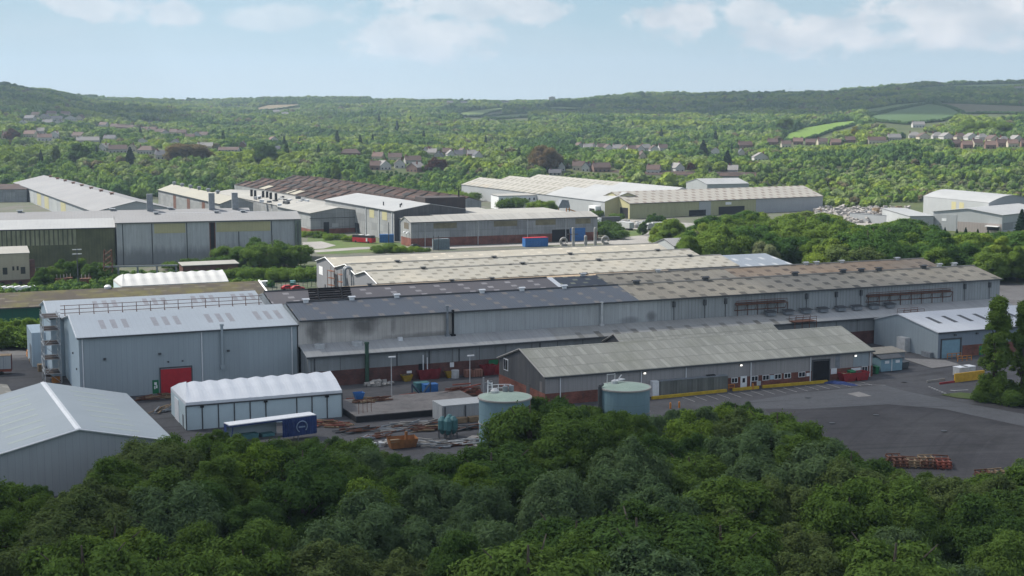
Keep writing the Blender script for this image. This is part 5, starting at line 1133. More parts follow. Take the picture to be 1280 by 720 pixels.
for k, (px, py) in enumerate(((1095, 520), (1180, 540), (1040, 530), (1010, 498), (1130, 478), (560, 486))):
    x, y = W(px, py); t = thing('manhole_cover', ['dark drain cover in the open yard, nearest the workshop', 'dark drain cover in the middle of the open yard', 'dark drain cover at the left of the open yard', 'dark drain cover by the parking bays', 'dark drain cover on the road by the concrete apron', 'dark drain cover in front of the brick plinth'][k], 'drain', (x, y, .2), 0); MB().lathe((0,0,0), [(.55,0),(.55,.03),(0,.035)], 14).build('cover', M['darksteel'], t)
# painted bay lines, dashes and arrows
mb = MB()
def line(p, q, w, z=.17):
    (x0, y0), (x1, y1) = p, q; d = math.hypot(x1-x0, y1-y0); nx, ny = -(y1-y0)/d*w/2, (x1-x0)/d*w/2
    mb.poly([(x0+nx, y0+ny, z), (x0-nx, y0-ny, z), (x1-nx, y1-ny, z), (x1+nx, y1+ny, z)])
for k in range(17): u = 137+k*2.6; line(xy_of(u, 233.0), xy_of(u, 228.2), .13)
line(xy_of(172, 233), xy_of(181, 227), .15)
for k in range(9): a = W(1161+k*3.2, 484.2+k*1.3); b = W(1162.6+k*3.2, 484.9+k*1.3); line(a, b, .45)
line(W(1188, 488.6), W(1194, 489.6), .6); line(W(1192, 489.2), W(1210, 488.2), .4); line(W(1217, 488), W(1224, 489.5), .5)
M['line'] = paint('worn_road_paint', (.45, .45, .44), .8, .5, 0, .8)
tag(mb.build('parking_marking', M['line']), 'worn white parking bay lines and arrows', None, kind='structure')
# ---------------------------------------------------------------- yard things
def kerb_barrier(px0, py0, px1, py1, lab):
    a, b = W(px0, py0), W(px1, py1); l_ = math.hypot(b[0]-a[0], b[1]-a[1]); t = thing('kerb_barrier', lab, 'barrier', (a[0], a[1], 0), math.atan2(b[1]-a[1], b[0]-a[0]), 'yellow kerb barriers')
    mb = MB(); mb.box(0, l_, -.25, .25, .05, .6); mb.build('rail', M['yellow'], t)
kerb_barrier(815, 499.5, 908, 490, 'yellow kerb barrier along the grey container in front of the workshop')
kerb_barrier(916, 489.2, 948, 486, 'short yellow kerb barrier by the white workshop door')
kerb_barrier(953, 485.4, 1034, 478.6, 'yellow kerb barrier under the row of workshop windows')
def heap(px, py, L_, w_, h_, mats, lab, rz, n=30, z=0, name='scrap_pile', long=True):
    x, y = W(px, py, z); t = thing(name, lab, 'scrap pile', (x, y, z), rz)
    for j, m in enumerate(mats):
        mb = MB()
        for k in range(n//len(mats)):
            a, b = rnd.uniform(-L_/2,L_/2), rnd.uniform(-w_/2,w_/2); zz = .15+h_*rnd.random()*(1-abs(2*a/L_)**2*.7)*(1-abs(2*b/w_)*.6)
            s = (rnd.uniform(1.4,4.2), rnd.uniform(.12,.3), rnd.uniform(.1,.25)) if long else (rnd.uniform(.5,1.4), rnd.uniform(.4,1.0), rnd.uniform(.2,.7))
            mb.rbox((a, b, zz), s, rnd.gauss(0,.25) if long else rnd.uniform(0,3), rnd.gauss(0,.06))
        mb.build(['beams', 'bars', 'plates'][j], M[m], t)
M['duct'] = paint('dull_galvanised', (.33, .325, .31), .6, .4, 0, .6)
# blue round tanks
def tank(px, pyr, pytop, r, z1, lab):
    c = W(px, pytop, z1); t = thing('storage_tank', lab, 'tank', (c[0], c[1], 0), 0.4)
    MB().lathe((0,0,0), [(r,0),(r,z1-.15)], 40).build('shell', M['tank'], t, True)
    MB().lathe((0,0,0), [(r+.22,z1-.25),(r+.22,z1),(r*.99,z1+.02)], 40).build('rim', M['conc'], t)
    MB().lathe((0,0,0), [(r*.995,z1+.02),(0,z1+.55)], 40).build('roof', M['tanktop'], t, True)
    mb = MB(); mb.lathe((0,0,0), [(r+.03,z1*.45),(r+.13,z1*.45),(r+.13,z1*.45+.14),(r+.03,z1*.45+.14)], 40); mb.build('hoop', M['conc'], t)
    return t
t = tank(631, 0, 495.5, 4.35, 8.0, 'larger blue steel tank with pale green top left of the workshop gable')
mb = MB(); mb.lathe((-1.0,2.0,8.2), [(.7,0),(.75,.5),(.3,.9),(0,.95)], 12); mb.build('manhole', M['galv'], t)
mb = MB()
for k in range(5):
    a = .9+.28*k; mb.tube((3.9*math.cos(a),3.9*math.sin(a),8),(3.9*math.cos(a),3.9*math.sin(a),9.3),.06,n=5)
for z in (8.7, 9.3): mb.path([(3.9*math.cos(.9+.28*k),3.9*math.sin(.9+.28*k),z) for k in range(5)], .05)
mb.tube((-1.9,2.8,8),(-1.9,2.8,10.4),.09,n=5); mb.tube((-1.0,3.2,8),(-1.0,3.2,9.9),.09,n=5); mb.tube((-1.9,2.8,10.0),(-1.0,3.2,9.6),.09,n=5); mb.build('top_pipework', M['white'], t)
for k in range(2): MB().tube((1.2+k*1.1,2.7,8.2),(1.2+k*1.1,2.7,9.2),.45,n=10).build('top_vent', M['steel'], t)
t = tank(781, 0, 483, 4.35, 8.0, 'smaller-looking blue tank with pale green top in front of the workshop')
mb = MB(); mb.lathe((-1.2,1.6,8.2), [(.6,0),(.6,.6),(0,.9)], 10); mb.rbox((-.2,1.9,8.8), (2.6,1.0,.18), .5); mb.tube((-2.2,2.4,8),(-2.2,2.4,9.9),.08,n=5); mb.tube((-1.6,1.2,8),(.6,2.4,9.6),.08,n=5); mb.tube((-.6,2.6,8),(-.6,2.6,9.9),.08,n=5); mb.tube((-2.2,2.4,9.8),(-.6,2.6,9.8),.07,n=5); mb.build('top_pipework', M['galv'], t)
mb = MB(); mb.tube((-4.75,.2,0),(-4.75,.2,8.3),.35,n=8); mb.tube((-4.75,.2,8.3),(-4.0,.6,8.6),.3,n=8); mb.build('fill_pipe', M['darksteel'], t)
# curtain-sided trailer
a = W(287, 531.6, 4.2); b = W(395, 518, 4.2); L_ = math.hypot(b[0]-a[0], b[1]-a[1]); rz = math.atan2(b[1]-a[1], b[0]-a[0])
t = thing('curtain_side_trailer', 'lorry trailer with white roof and drawn-back blue curtain beside the white tent hall', 'trailer', (a[0], a[1], 0), rz)
mb = MB(); mb.slab((0,0,4.2),(L_,0,4.2),(L_,2.6,4.2),(0,2.6,4.2),.14); mb.build('roof', M['white'], t); MB().box(-.02,L_+.02,-.03,2.63,3.82,4.05).build('roof_rail', M['navy'], t)
MB().box(0,L_,.05,2.55,1.0,1.3).build('bed', M['darksteel'], t)
mb = MB(); n = 26; x0, x1 = L_*.60, L_-.05
for k in range(n):
    u0, u1 = x0+(x1-x0)*k/n, x0+(x1-x0)*(k+1)/n; y0 = -.04-(.16 if k < 7 else .05)*(k % 2); y1 = -.04-(.16 if k < 7 else .05)*((k+1) % 2); mb.poly([(u0,y0,.95),(u1,y1,.95),(u1,y1,3.85),(u0,y0,3.85)])
cu = mb.build('side_curtain', M['navy'], t)
mb = MB(); mb.torus(((x0+x1)/2+.4, -.24, 2.45), .95, .10, a0=-.8, a1=4.2, n=24, m=4); mb.box((x0+x1)/2-.2,(x0+x1)/2+1.0,-.27,-.22,2.3,2.55); mb.build('emblem', paint('faded_print', (.22, .30, .42), .6), cu)
mb = MB(); mb.box(L_,L_+.12,0,2.6,1.0,4.0); mb.build('headboard', M['navy'], t); mb = MB(); mb.tube((.15,.05,1.1),(.6,.05,3.9),.1,n=5); mb.tube((.15,2.5,1.1),(.15,2.5,3.9),.1,n=5); mb.poly([(-.02,2.6,1.1),(-.02,1.3,1.1),(-.02,1.3,3.9),(-.02,2.6,3.9)]); mb.build('rear_frame', M['navy'], t)
MB().box(0,L_*.6,2.5,2.58,1.2,3.9).build('far_curtain', surf('pale_liner', (.42,.5,.53)), t)
for x in (1.6, 2.9, 4.2):
    for y in (.15, 2.1): MB().tube((x,y,.5),(x,y+.35,.5),.5,n=14).build('wheel', M['tyre'], t)
for y in (.4, 2.2): MB().tube((L_-3.2,y,0),(L_-3.2,y,1.0),.1,n=6).build('landing_leg', M['steel'], t)
mb = MB(); mb.rbox((3.6,1.2,1.75), (3.2,1.6,.8)); mb.rbox((7.0,1.2,1.6), (2.2,1.5,.5)); mb.build('load', M['teal'], t)
# box trailer at the left edge
a = W(-34, 471); b = W(14.5, 468.5)
t = thing('box_trailer', 'box trailer with dirty tan roof and red chassis at the left edge', 'trailer', (a[0], a[1], 0), R(15)); l_ = math.hypot(b[0]-a[0], b[1]-a[1])
MB().box(0,l_,0,2.6,1.35,4.1).build('body', M['hangar_wall'], t); MB().box(-.03,l_+.03,-.03,2.63,4.1,4.22).build('roof', M['timber'], t); MB().box(0,l_,.1,2.5,.75,1.34).build('chassis', M['rustred'], t)
MB().box(l_+.003,l_+.06,0,2.6,1.35,4.1).build('rear_door', paint('maroon_door', (.14, .03, .03)), t)
for f in (.2, .35, .8): MB().box(l_*f,l_*f+.1,-.04,-.003,1.4,4.05).build('side_post', M['steel'], t)
for x in (l_-2, l_-3.3): MB().tube((x,-.02,.45),(x,.35,.45),.45,n=12).build('wheel', M['tyre'], t)
# containers, cabins, bins
def container(px, py, L_, w_, h_, mat, lab, rz=TH, roofm=None, z=0, name='shipping_container', rib=.35):
    x, y = W(px, py, z); t = thing(name, lab, 'container', (x, y, z), rz)
    mb = MB(); n = int(L_/rib)
    for k in range(n):
        u0, u1 = L_*k/n, L_*(k+1)/n; y0 = .0 if k % 2 else .05; y1 = .05 if k % 2 else 0; mb.poly([(u0,y0,.12),(u1,y1,.12),(u1,y1,h_-.12),(u0,y0,h_-.12)])
    mb.box(.02,L_-.02,.06,w_-.02,.1,h_-.05); mb.build('body', mat, t)
    fr_ = MB()
    for z0 in (0, h_-.14): fr_.box(0,L_,-.04,.04,z0,z0+.14); fr_.box(-.04,.02,.05,w_,z0,z0+.14); fr_.box(L_-.02,L_+.04,.05,w_,z0,z0+.14)
    for q in (-.03, L_-.1): fr_.box(q,q+.13,-.06,-.045,.14,h_-.14)
    fr_.build('frame', mat, t)
    if roofm: MB().box(-.05,L_+.05,-.06,w_+.05,h_,h_+.12).build('roof', roofm, t)
    d = MB().box(-.07,-.025,.15,w_*.5-.02,.2,h_-.2).build('door', mat, t); MB().box(-.07,-.025,w_*.5+.02,w_-.1,.2,h_-.2).build('door', mat, t); MB().tube((-.12,w_*.42,.3),(-.12,w_*.42,h_-.3),.03,n=4).build('lock_bar', M['galv'], d)
    return t
M['contgrey'] = surf('weathered_container', (.17, .175, .165), (.13, .14, .125), .3, (.07, .075, .06), .6, 1.6, (1.2, .1, .4), None, None, .75, (1.2, 9, .25))
t = container(825, 496.5, 15.4, 2.6, 3.1, M['contgrey'], 'long weathered grey storage unit between the small blue tank and the yellow kerb', TH, M['steel'])
MB().box(-1.6,-.15,.1,2.4,0,3.2).build('white_end', M['white'], t); MB().slab((11,.6,3.3),(13,.6,3.3),(13,2,3.6),(11,2,3.6),.1).build('tarpaulin', M['black'], t)
t = container(553.5, 529.5, 11.2, 5.2, 3.1, M['far_wall'], 'small grey open-sided store at the end of the concrete plinth', TH, M['hangar_wall'], name='open_store')
for q in (.3, 4.2, 8.0): MB().box(q,q+.25,-.12,-.07,0,3.0).build('post', M['darksteel'], t)
for k, (a_, c_) in enumerate(((1.8, 'yellow'), (4.6, 'timber'), (7.6, 'black'))): MB().box(a_,a_+2.4,-1.4,-.2,.1,1.0).build('shelf_load', M['timber' if k != 2 else 'black'], t)
M['plinth_top'] = ground('plinth_concrete', (.185, .172, .165), (.15, .142, .138), (.085, .08, .078), .12, .45, .9, .7, 2); M['platwall'] = M['black']
t = gthing('concrete_plinth', 'raised concrete slab with black retaining edge in the yard middle', 'platform', 72, 238)
mb = MB(); mb.box(72.0,97.5,236.6,251.5,.0,1.15); mb.build('retaining_edge', paint('bitumen_black', (.016,.016,.018), .8), t); MB().box(71.9,97.6,236.5,251.6,1.15,1.3).build('slab', M['plinth_top'], t)
for k in range(4): u = 73+k*.9; MB().tube((u,238.2+k*.35,1.3),(u,238.2+k*.35,3.6),.05,n=5).build('starter_post', M['rust'], t)
# pale blue cabin
x, y = W(1101, 466); t = thing('site_cabin', 'pale blue site cabin with dark shallow roof right of the workshop', 'cabin', (x, y, 0), TH)
MB().box(0,5.6,0,3.4,.2,3.0).build('wall', M['hut'], t); m2 = MB(); m2.slab((-.2,-.3,3.0),(5.8,-.3,3.0),(5.8,1.7,3.55),(-.2,1.7,3.55),.12); m2.slab((5.8,3.7,3.0),(-.2,3.7,3.0),(-.2,1.7,3.55),(5.8,1.7,3.55),.12); m2.build('roof', M['darksteel'], t)
for q in (1.0, 3.8): MB().box(q,q+1.1,-.05,-.004,1.9,2.5).build('window', M['white'], t)
MB().box(2.7,2.9,-.08,-.004,.2,3.0).build('joint_cover', M['white'], t)
x, y = W(1096, 464.5); t = thing('garden_shed', 'low pale-roofed store tucked behind the blue cabin', 'shed', xyz if False else (x+1, y+5.5, 0), TH); MB().box(0,8.0,0,4.5,0,2.9).build('wall', M['steel'], t); MB().slab((-.3,-.4,2.95),(8.3,-.4,2.95),(8.3,4.8,3.4),(-.3,4.8,3.4),.12).build('roof', paint('buff_roof', (.27, .25, .21), .9), t)
def wheelie(px, py, mat, lab, s=1.0, z=0, group=None, rz=TH):
    x, y = W(px, py, z); t = thing('wheeled_bin', lab, 'bin', (x, y, z), rz, group)
    mb = MB(); b0, b1 = .3*s, .38*s; q = [(-b0,-b0),(b0,-b0),(b0,b0),(-b0,b0)]; h = 1.25*s
    lo = [(a,b,.1) for a, b in q]; hi = [(a*b1/b0,b*b1/b0,h) for a, b in q]
    for k in range(4): mb.poly([lo[k],lo[(k+1)%4],hi[(k+1)%4],hi[k]])
    mb.build('body', mat, t); MB().slab((-.42*s,-.45*s,h),(.42*s,-.45*s,h),(.42*s,.42*s,h+.14),(-.42*s,.42*s,h+.14),.06).build('lid', mat, t)
    for sx in (-.3*s, .3*s): MB().tube((sx-.05,.32*s,.12),(sx+.05,.32*s,.12),.12,n=8).build('wheel', M['tyre'], t)
for px, py, m, lab in ((1132, 461, 'darksteel', 'dark wheeled bin right of the blue cabin, nearer the wall'), (1128.5, 461.6, 'darksteel', 'dark wheeled bin touching the right end of the blue cabin'), (1095, 467.5, 'green', 'green wheeled bin at the left end of the blue cabin')): wheelie(px, py, M[m], lab, 1.3)
def skip(px, py, L_, mat, lab, load=None, w_=2.0, h_=1.5, rz=TH, z=0, group=None):
    x, y = W(px, py, z); t = thing('waste_skip', lab, 'skip', (x, y, z), rz, group)
    mb = MB(); a = .55
    lo = [(a,.1,.1),(L_-a,.1,.1),(L_-a,w_-.1,.1),(a,w_-.1,.1)]; hi = [(0,0,h_),(L_,0,h_),(L_,w_,h_),(0,w_,h_)]
    for k in range(4): mb.poly([lo[k],lo[(k+1)%4],hi[(k+1)%4],hi[k]])
    mb.poly(lo); hi2 = [(p[0]*.96+L_*.02,p[1]*.94+w_*.03,h_) for p in hi]; lo2 = [(p[0],p[1],h_*.55) for p in lo]
    for k in range(4): mb.poly([hi2[k],hi2[(k+1)%4],lo2[(k+1)%4],lo2[k]]); mb.poly([hi[k],hi[(k+1)%4],hi2[(k+1)%4],hi2[k]])
    mb.poly(lo2); mb.build('body', mat, t)
    rb = MB()
    for q in (.3, .5, .7): rb.box(L_*q-.06,L_*q+.06,-.05,.0,.5,h_)
    rb.build('rib', mat, t)
    if load:
        lb = MB()
        for k in range(9): lb.rbox((rnd.uniform(.6,L_-.6), rnd.uniform(.5,w_-.5), h_*.72+rnd.uniform(0,.25)), (rnd.uniform(.4,1.2), rnd.uniform(.3,.8), rnd.uniform(.2,.6)), rnd.uniform(0,3), rnd.uniform(-.3,.3))
        lb.build('load', load, t)
    return t
skip(1054, 478.3, 3.6, M['redskip'], 'red skip by the workshop doorway, left of the other red skip', M['timber'], 2.2, 1.8); skip(1069.5, 476.8, 3.6, M['redskip'], 'red skip nearest the right corner of the workshop', M['darksteel'], 2.2, 1.8)
wheelie(1064, 476.2, M['green'], 'green wheeled bin standing behind the red skips', 1.7)
x, y = W(1055, 480.5); t = thing('tarpaulin_heap', 'long heap under dark blue tarpaulin in front of the red skips', 'heap', (x, y, 0), R(-28)); mb = MB()
n = 14; prof = [(-1.0,0),(-.8,.45),(-.3,.7),(.4,.62),(.9,.3),(1.0,0)]
for k in range(n):
    s0, s1 = k/n, (k+1)/n; h0 = math.sin(math.pi*min(1, s0*1.1+.08))*(.85+.15*math.sin(k*2.1)); h1 = math.sin(math.pi*min(1, s1*1.1+.08))*(.85+.15*math.sin(k*2.1+2.1))
    for (a0_, z0_), (a1_, z1_) in zip(prof, prof[1:]): mb.poly([(s0*9-4.5,a0_,z0_*h0),(s1*9-4.5,a0_,z0_*h1),(s1*9-4.5,a1_,z1_*h1),(s0*9-4.5,a1_,z1_*h0)])
mb.build('tarpaulin', paint('blue_tarpaulin', (.015, .04, .16), .6, .3), t)
M['crimson'] = paint('faded_crimson', (.21, .022, .03), .7, .45, 0, .7); M['mustard'] = paint('dirty_mustard', (.36, .235, .02), .75, .45, 0, .7)
# red / coloured containers by the lean-to
for px, py, L_, m, lab in ((523, 476, 3.3, 'crimson', 'red tipping skip on stand by the brick wall, left of the other crimson one'), (535, 475, 3.0, 'crimson', 'tall crimson skip beside the green side door'), (603, 470.5, 3.2, 'crimson', 'crimson skip at the right end of the brick wall row'), (612, 469.5, 2.8, 'redskip', 'dark crimson skip touching the workshop gable side')): skip(px, py, L_, M[m], lab, None, 1.9, 2.2)
skip(503, 478, 2.4, M['mustard'], 'yellow tipping skip alone against the brick wall', M['darksteel'], 1.6, 1.4); skip(557.5, 473.5, 2.0, M['mustard'], 'yellow skip beside the grey drum', None, 1.6, 1.5)
for px, py, lab in ((587, 471.5, 'pink-brown crate by the brick wall, left of its twin'), (596, 471, 'pink-brown crate by the brick wall, next to the crimson skip')):
    x, y = W(px, py); t = thing('stillage_crate', lab, 'crate', (x, y, 0), TH); MB().box(-1.1,1.1,-.7,.7,.15,1.6).build('body', paint('pinkish_crate', (.30, .15, .11), .8), t); mb = MB()
    for k in range(5): mb.box(-1.14+k*.55,-1.06+k*.55,-.76,-.71,.1,1.7)
    mb.build('slat', M['rust'], t)
x, y = W(569, 472.5); t = thing('steel_drum', 'pale grey drum right of the yellow skip', 'drum', (x, y, 0)); MB().lathe((0,0,0), [(0,0),(.85,0),(.85,.5),(.9,.55),(.85,.6),(.85,1.6),(.8,1.7),(0,1.7)], 14).build('shell', M['galv'], t)
heap(196, 499, 7, 3, 1.2, ('timber', 'rust'), 'timber and rust-tinted stack beside the roller door corner', TH+.2, 26)
heap(206, 513, 5, 3, .8, ('timber', 'steel'), 'pale timber stack at the left end of the white tent hall', TH+.9, 22)
x, y = W(474, 482); t = thing('rubble_heap', 'small brown rubble heap against the brick wall', 'heap', (x, y, 0)); mb = MB()
for k in range(30): mb.rbox((rnd.gauss(0,1.6), rnd.gauss(0,.6), rnd.uniform(.1,.7)), (rnd.uniform(.4,1),)*3, rnd.uniform(0,3), rnd.uniform(-.5,.5))
mb.build('rubble', M['conc'], t)
# lamp posts and poles
def lamp(px, py, h, lab):
    x, y = W(px, py); t = thing('lamp_post', lab, 'lamp post', (x, y, 0), TH); MB().tube((0,0,0),(0,0,h),.12,.07,8).build('pole', M['galv'], t); MB().box(-.5,.9,-.18,.18,h,h+.22).build('lamp_head', M['white'], t)
lamp(489.5, 496, 7.8, 'thin grey lamp post in the yard before the brick plinth, left one'); lamp(587.5, 487, 6.8, 'thin lamp post in the yard in front of the pink-brown crates')
def upole(px, py, h, lab, arms=0, z=0):
    x, y = W(px, py, z); t = thing('utility_pole', lab, 'pole', (x, y, z), R(20)); MB().tube((0,0,0),(0,0,h),.22,.15,7).build('pole', M['darksteel'], t)
    for k in range(arms): MB().box(-1.4,1.4,-.1,.1,h-.6-k*1.4,h-.4-k*1.4).build('cross_arm', M['white'], t)
upole(98, 361, 13, 'pole with white insulators in the scrub at left before the stained hall', 2); upole(341, 338, 12.5, 'slim grey pole in the bushes before the panelled hall')
upole(542, 313, 6, 'dark post by the pale service road, left of a pair'); upole(548, 313, 6, 'dark post by the pale service road, right of a pair')
upole(486, 306, 9.5, 'tall dark post left of the brick-based works gable'); upole(446, 302, 6, 'dark post beside the red coach')
# substation gantry in the scrub
x, y = W(124, 352); t = thing('substation_frame', 'low steel pipe gantry in the scrub before the panelled hall', 'gantry', (x, y, 0), R(12)); mb = MB()
for k in range(5): mb.tube((k*6.2,0,0),(k*6.2,0,4.6),.35,n=6)
mb.box(-.5,25.3,-.3,.3,4.6,5.1); mb.build('frame', M['steel'], t)
x, y = W(136, 352); t = thing('lattice_tower', 'short rust-brown lattice tower in the scrub beside the pale hall corner', 'tower', (x, y, 0), R(12)); mb = MB()
for sx in (-1.6, 1.6):
    for sy in (-1.6, 1.6): mb.tube((sx,sy,0),(sx*.7,sy*.7,10.5),.16,n=4)
for k in range(6):
    z0, z1 = k*1.75, (k+1)*1.75
    for sx in (-1, 1): w0, w1 = 1.6-.045*z0, 1.6-.045*z1; mb.tube((-w0*sx,-w0,z0),(w1*sx,-w1,z1),.09,n=4); mb.tube((w0*sx,w0,z0),(-w1*sx,w1,z1),.09,n=4); mb.tube((sx*w0,-w0,z0),(sx*w1,w1,z1),.09,n=4)
mb.build('frame', M['rust'], t)
for k, (px, py) in enumerate(((76, 357), (84, 356), (107, 357), (112, 353))):
    x, y = W(px, py); t = thing('transformer', ['rusty switchgear frame deep in the scrub, leftmost', 'rusty switchgear frame with short insulator posts in the scrub', 'brown switchgear box by the insulator pole', 'brown switchgear box close to the pipe gantry'][k], 'switchgear', (x, y, 0), .3)
    MB().box(-1.7,1.7,-1,1,0,2.4).build('cabinet', M['rust'], t); mb = MB()
    for j in range(3): mb.tube((-1.1+j*1.1,0,2.4),(-1.1+j*1.1,0,3.6),.12,n=5)
    mb.build('insulator', M['conc'], t)
# white wrapped goods beside the block house
for k in range(5):
    x, y = W(3+k*9, 366-.2*k); t = thing('wrapped_pallet', 'white wrapped pallet load in the row below the cream block house', 'pallet', (x, y, 0), TH, 'wrapped pallets below the block house')
    mb = MB(); mb.rbox((0,0,1.0), (2.6,1.6,1.5), 0, 0); mb.rbox((.3,0,1.8), (1.6,1.2,.4), .2, .1); mb.build('wrapping', M['white'], t); MB().box(-1.3,1.3,-.8,.8,0,.22).build('pallet_base', M['timber'], t)
# pallets by the scaffold tower, traffic barrier etc
for k, (px, py, m, lab) in enumerate(((41, 452, 'timber', 'pale pallet stack highest up beside the scaffold tower'), (46, 458, 'rust', 'dark pallet stack beside the scaffold tower, second from the top'), (52, 464, 'timber', 'pallet stack halfway along the row by the scaffold'), (58, 470, 'rust', 'brown pallet stack nearest the scaffold foot'), (38, 446, 'orange', 'orange barrier stack beside the annex door'), (70, 478, 'orange', 'orange cable reel stack under the scaffold'))):
    x, y = W(px, py); t = thing('pallet_stack', lab, 'pallets', (x, y, 0), TH); mb = MB(); hh_ = rnd.choice((.9, 1.3, 1.6))
    n = int(hh_/.2)
    for j in range(n): mb.rbox((rnd.uniform(-.05,.05),rnd.uniform(-.05,.05),.1+j*.2), (1.5,1.8,.13), rnd.uniform(-.08,.08))
    mb.build('pallet', M[m], t)
# scrap and material piles (each pile is one heap)
heap(404, 532, 9, 4, 1.0, ('rust', 'rustred', 'timber'), 'rusty steel bars heaped right of the white tent hall', TH-.5, 45)
heap(513, 536, 11, 4.0, 1.4, ('rust', 'steel', 'conc'), 'scrap heap with white offcuts in front of the black plinth edge', TH, 60)
heap(465, 501.5, 6, 2.2, .8, ('rust', 'timber'), 'flat stack of brown plates on the rear edge of the plinth, by the blue bin', TH, 30, 1.3)
heap(500, 498, 9, 1.6, .7, ('rustred', 'rust'), 'long low stack of red-brown beams behind the plinth', TH, 30)
heap(552, 500, 8, 3.4, 1.2, ('rust', 'darksteel'), 'dark jumble of scrap behind the grey open-sided store', TH, 40)
heap(577, 495, 8.5, 4, 2.3, ('rust', 'rustred'), 'tallest pile of long rusty beams behind the grey open-sided store', TH+.1, 60)
heap(433, 504, 4, 2.4, 1.0, ('rust', 'rustred'), 'small rusty pile left of the blue bin', TH, 24)
def frame_stack(px, py, nu, nv, nz, lab, rz):
    x, y = W(px, py); t = thing('steel_stack', lab, 'steel stack', (x, y, 0), rz)
    for j in range(nu):
        for k in range(nv):
            mb = MB(); w_, d_ = 2.0+rnd.uniform(-.2,.2), 2.2; ox, oy = (j-nu/2)*2.3+rnd.uniform(-.3,.3), (k-nv/2)*2.5+rnd.uniform(-.4,.4)
            for z in range(nz - (1 if rnd.random() < .3 else 0)):
                a_ = rnd.uniform(-.22, .22); z0 = .15+z*.42+rnd.uniform(0,.1)
                for sx in (-1, 0, 1): mb.rbox((ox+sx*w_/2, oy, z0), (.2, d_, .22), a_)
                for sy in (-1, 1): mb.rbox((ox, oy+sy*d_/2, z0+.2), (w_+.3, .18, .18), a_)
            mb.build('steel_frame', rnd.choice([M['rustred'], M['rustred'], M['rust'], M['rust'], M['timber']]), t)
frame_stack(1157, 580, 4, 2, 3, 'larger stack of red-rusty steel frames on the open yard', TH-.5); frame_stack(1243, 592, 2, 1, 2, 'smaller red-rusty steel stack at the right of the open yard', TH-.2)
heap(535, 500, 5, 2.0, 1.0, ('rust', 'darksteel'), 'low dark scrap row left of the jumble behind the open-sided store', TH, 26)
heap(447, 540, 6, 3, .9, ('rust', 'darksteel'), 'dark scrap strip in front of the plinth corner', TH, 34)
heap(470, 548, 5, 2.4, .6, ('rust', 'steel'), 'thin scatter of steel lengths left of the orange machine', TH+.3, 26)
heap(540, 538, 4.5, 2.2, .9, ('rust', 'timber'), 'brown scrap heap between the plinth edge and the teal hoppers', TH, 26)
heap(588, 536, 6, 2.2, .6, ('darksteel', 'rust'), 'dark low scrap row in front of the grey open-sided store', TH, 28)
heap(536, 556, 6, 4, .9, ('steel', 'conc'), 'grey and white metal lengths fanned out beside the orange machine', TH-.7, 34)
heap(578, 555, 7, 3, .7, ('steel', 'galv', 'rust'), 'pale sheet metal stack between teal hoppers and large tank', TH, 26)
heap(486, 556, 6, 2.5, .5, ('galv', 'conc'), 'scattered pale debris left of the orange machine', TH, 22, long=False)
M['orange_dull'] = paint('dull_orange', (.32, .14, .05), .8, .5, 0, .7)
x, y = W(503, 560); t = thing('orange_machine', 'orange steel bin with upright post among the scrap', 'machine', (x, y, 0), TH); mb = MB()
lo = [(-2.6,-1,.2),(2.6,-1,.2),(2.6,1,.2),(-2.6,1,.2)]; hi = [(-3.1,-1.3,2.1),(3.1,-1.3,2.0),(3.1,1.3,2.3),(-3.1,1.3,2.4)]
for k in range(4): mb.poly([lo[k],lo[(k+1)%4],hi[(k+1)%4],hi[k]])
mb.poly([(p[0]*.94,p[1]*.9,1.5) for p in hi]); mb.build('body', M['orange_dull'], t); MB().box(.6,1.1,-.25,.25,1.5,3.4).build('post', M['orange_dull'], t); t.scale = (.8, .8, .8); MB().box(-2.9,-1,-1.25,-.6,1.6,2.2).build('ledge', M['timber'], t)
t_ = None
for k, (px, py, lab) in enumerate(((553, 548, 'left teal bulk hopper in the scrap yard'), (560, 549, 'front middle teal bulk hopper in the scrap yard'), (567, 547.5, 'right teal bulk hopper in the scrap yard'), (562, 545, 'teal bulk hopper standing behind the other three'))):
    x, y = W(px, py); t = thing('bulk_hopper', lab, 'hopper', (x, y, 0), TH+.2, 'teal hoppers in the scrap yard'); MB().lathe((0,0,1.2), [(0,-.6),(.35,-.3),(.75,.4),(.75,2.0),(.3,2.6),(0,2.65)], 8).build('shell', M['teal'], t); mb = MB()
    for q in range(4): a = q*math.pi/2+.4; mb.tube((.8*math.cos(a),.8*math.sin(a),0),(.8*math.cos(a),.8*math.sin(a),1.8),.07,n=4)
    mb.build('leg', M['darksteel'], t)
x, y = W(444, 502, 1.3); 
skip(443.5, 503, 2.0, M['blue'], 'blue bin on the rear of the concrete plinth', None, 1.5, 1.7, TH, 1.3)
x, y = W(515, 496); t = thing('trestle_frame', 'dark blue v-shaped trestle frame behind the plinth', 'frame', (x, y, 0), TH); mb = MB(); mb.box(0,4.0,0,.3,0,.4); mb.tube((.1,.15,.3),(.1,.15,2.6),.16,n=4); mb.tube((3.9,.15,.3),(3.9,.15,2.6),.16,n=4); mb.tube((.1,.15,2.4),(1.7,.15,.5),.2,n=4); mb.tube((3.9,.15,2.4),(2.3,.15,.5),.2,n=4); mb.build('frame', paint('slate_blue_steel', (.05, .085, .13)), t)
for px, py, lab in ((527, 489, 'pale turquoise crate behind the trestle frame'), (537.5, 491, 'blue crate right of the trestle frame')):
    x, y = W(px, py); t = thing('storage_crate', lab, 'crate', (x, y, 0), TH); MB().box(-1.4,1.4,-.9,.9,.2,1.7).build('body', M['teal' if px < 530 else 'blue'], t); MB().box(-1.45,1.45,-.95,.95,1.7,1.85).build('lid', M['teal' if px < 530 else 'blue'], t)
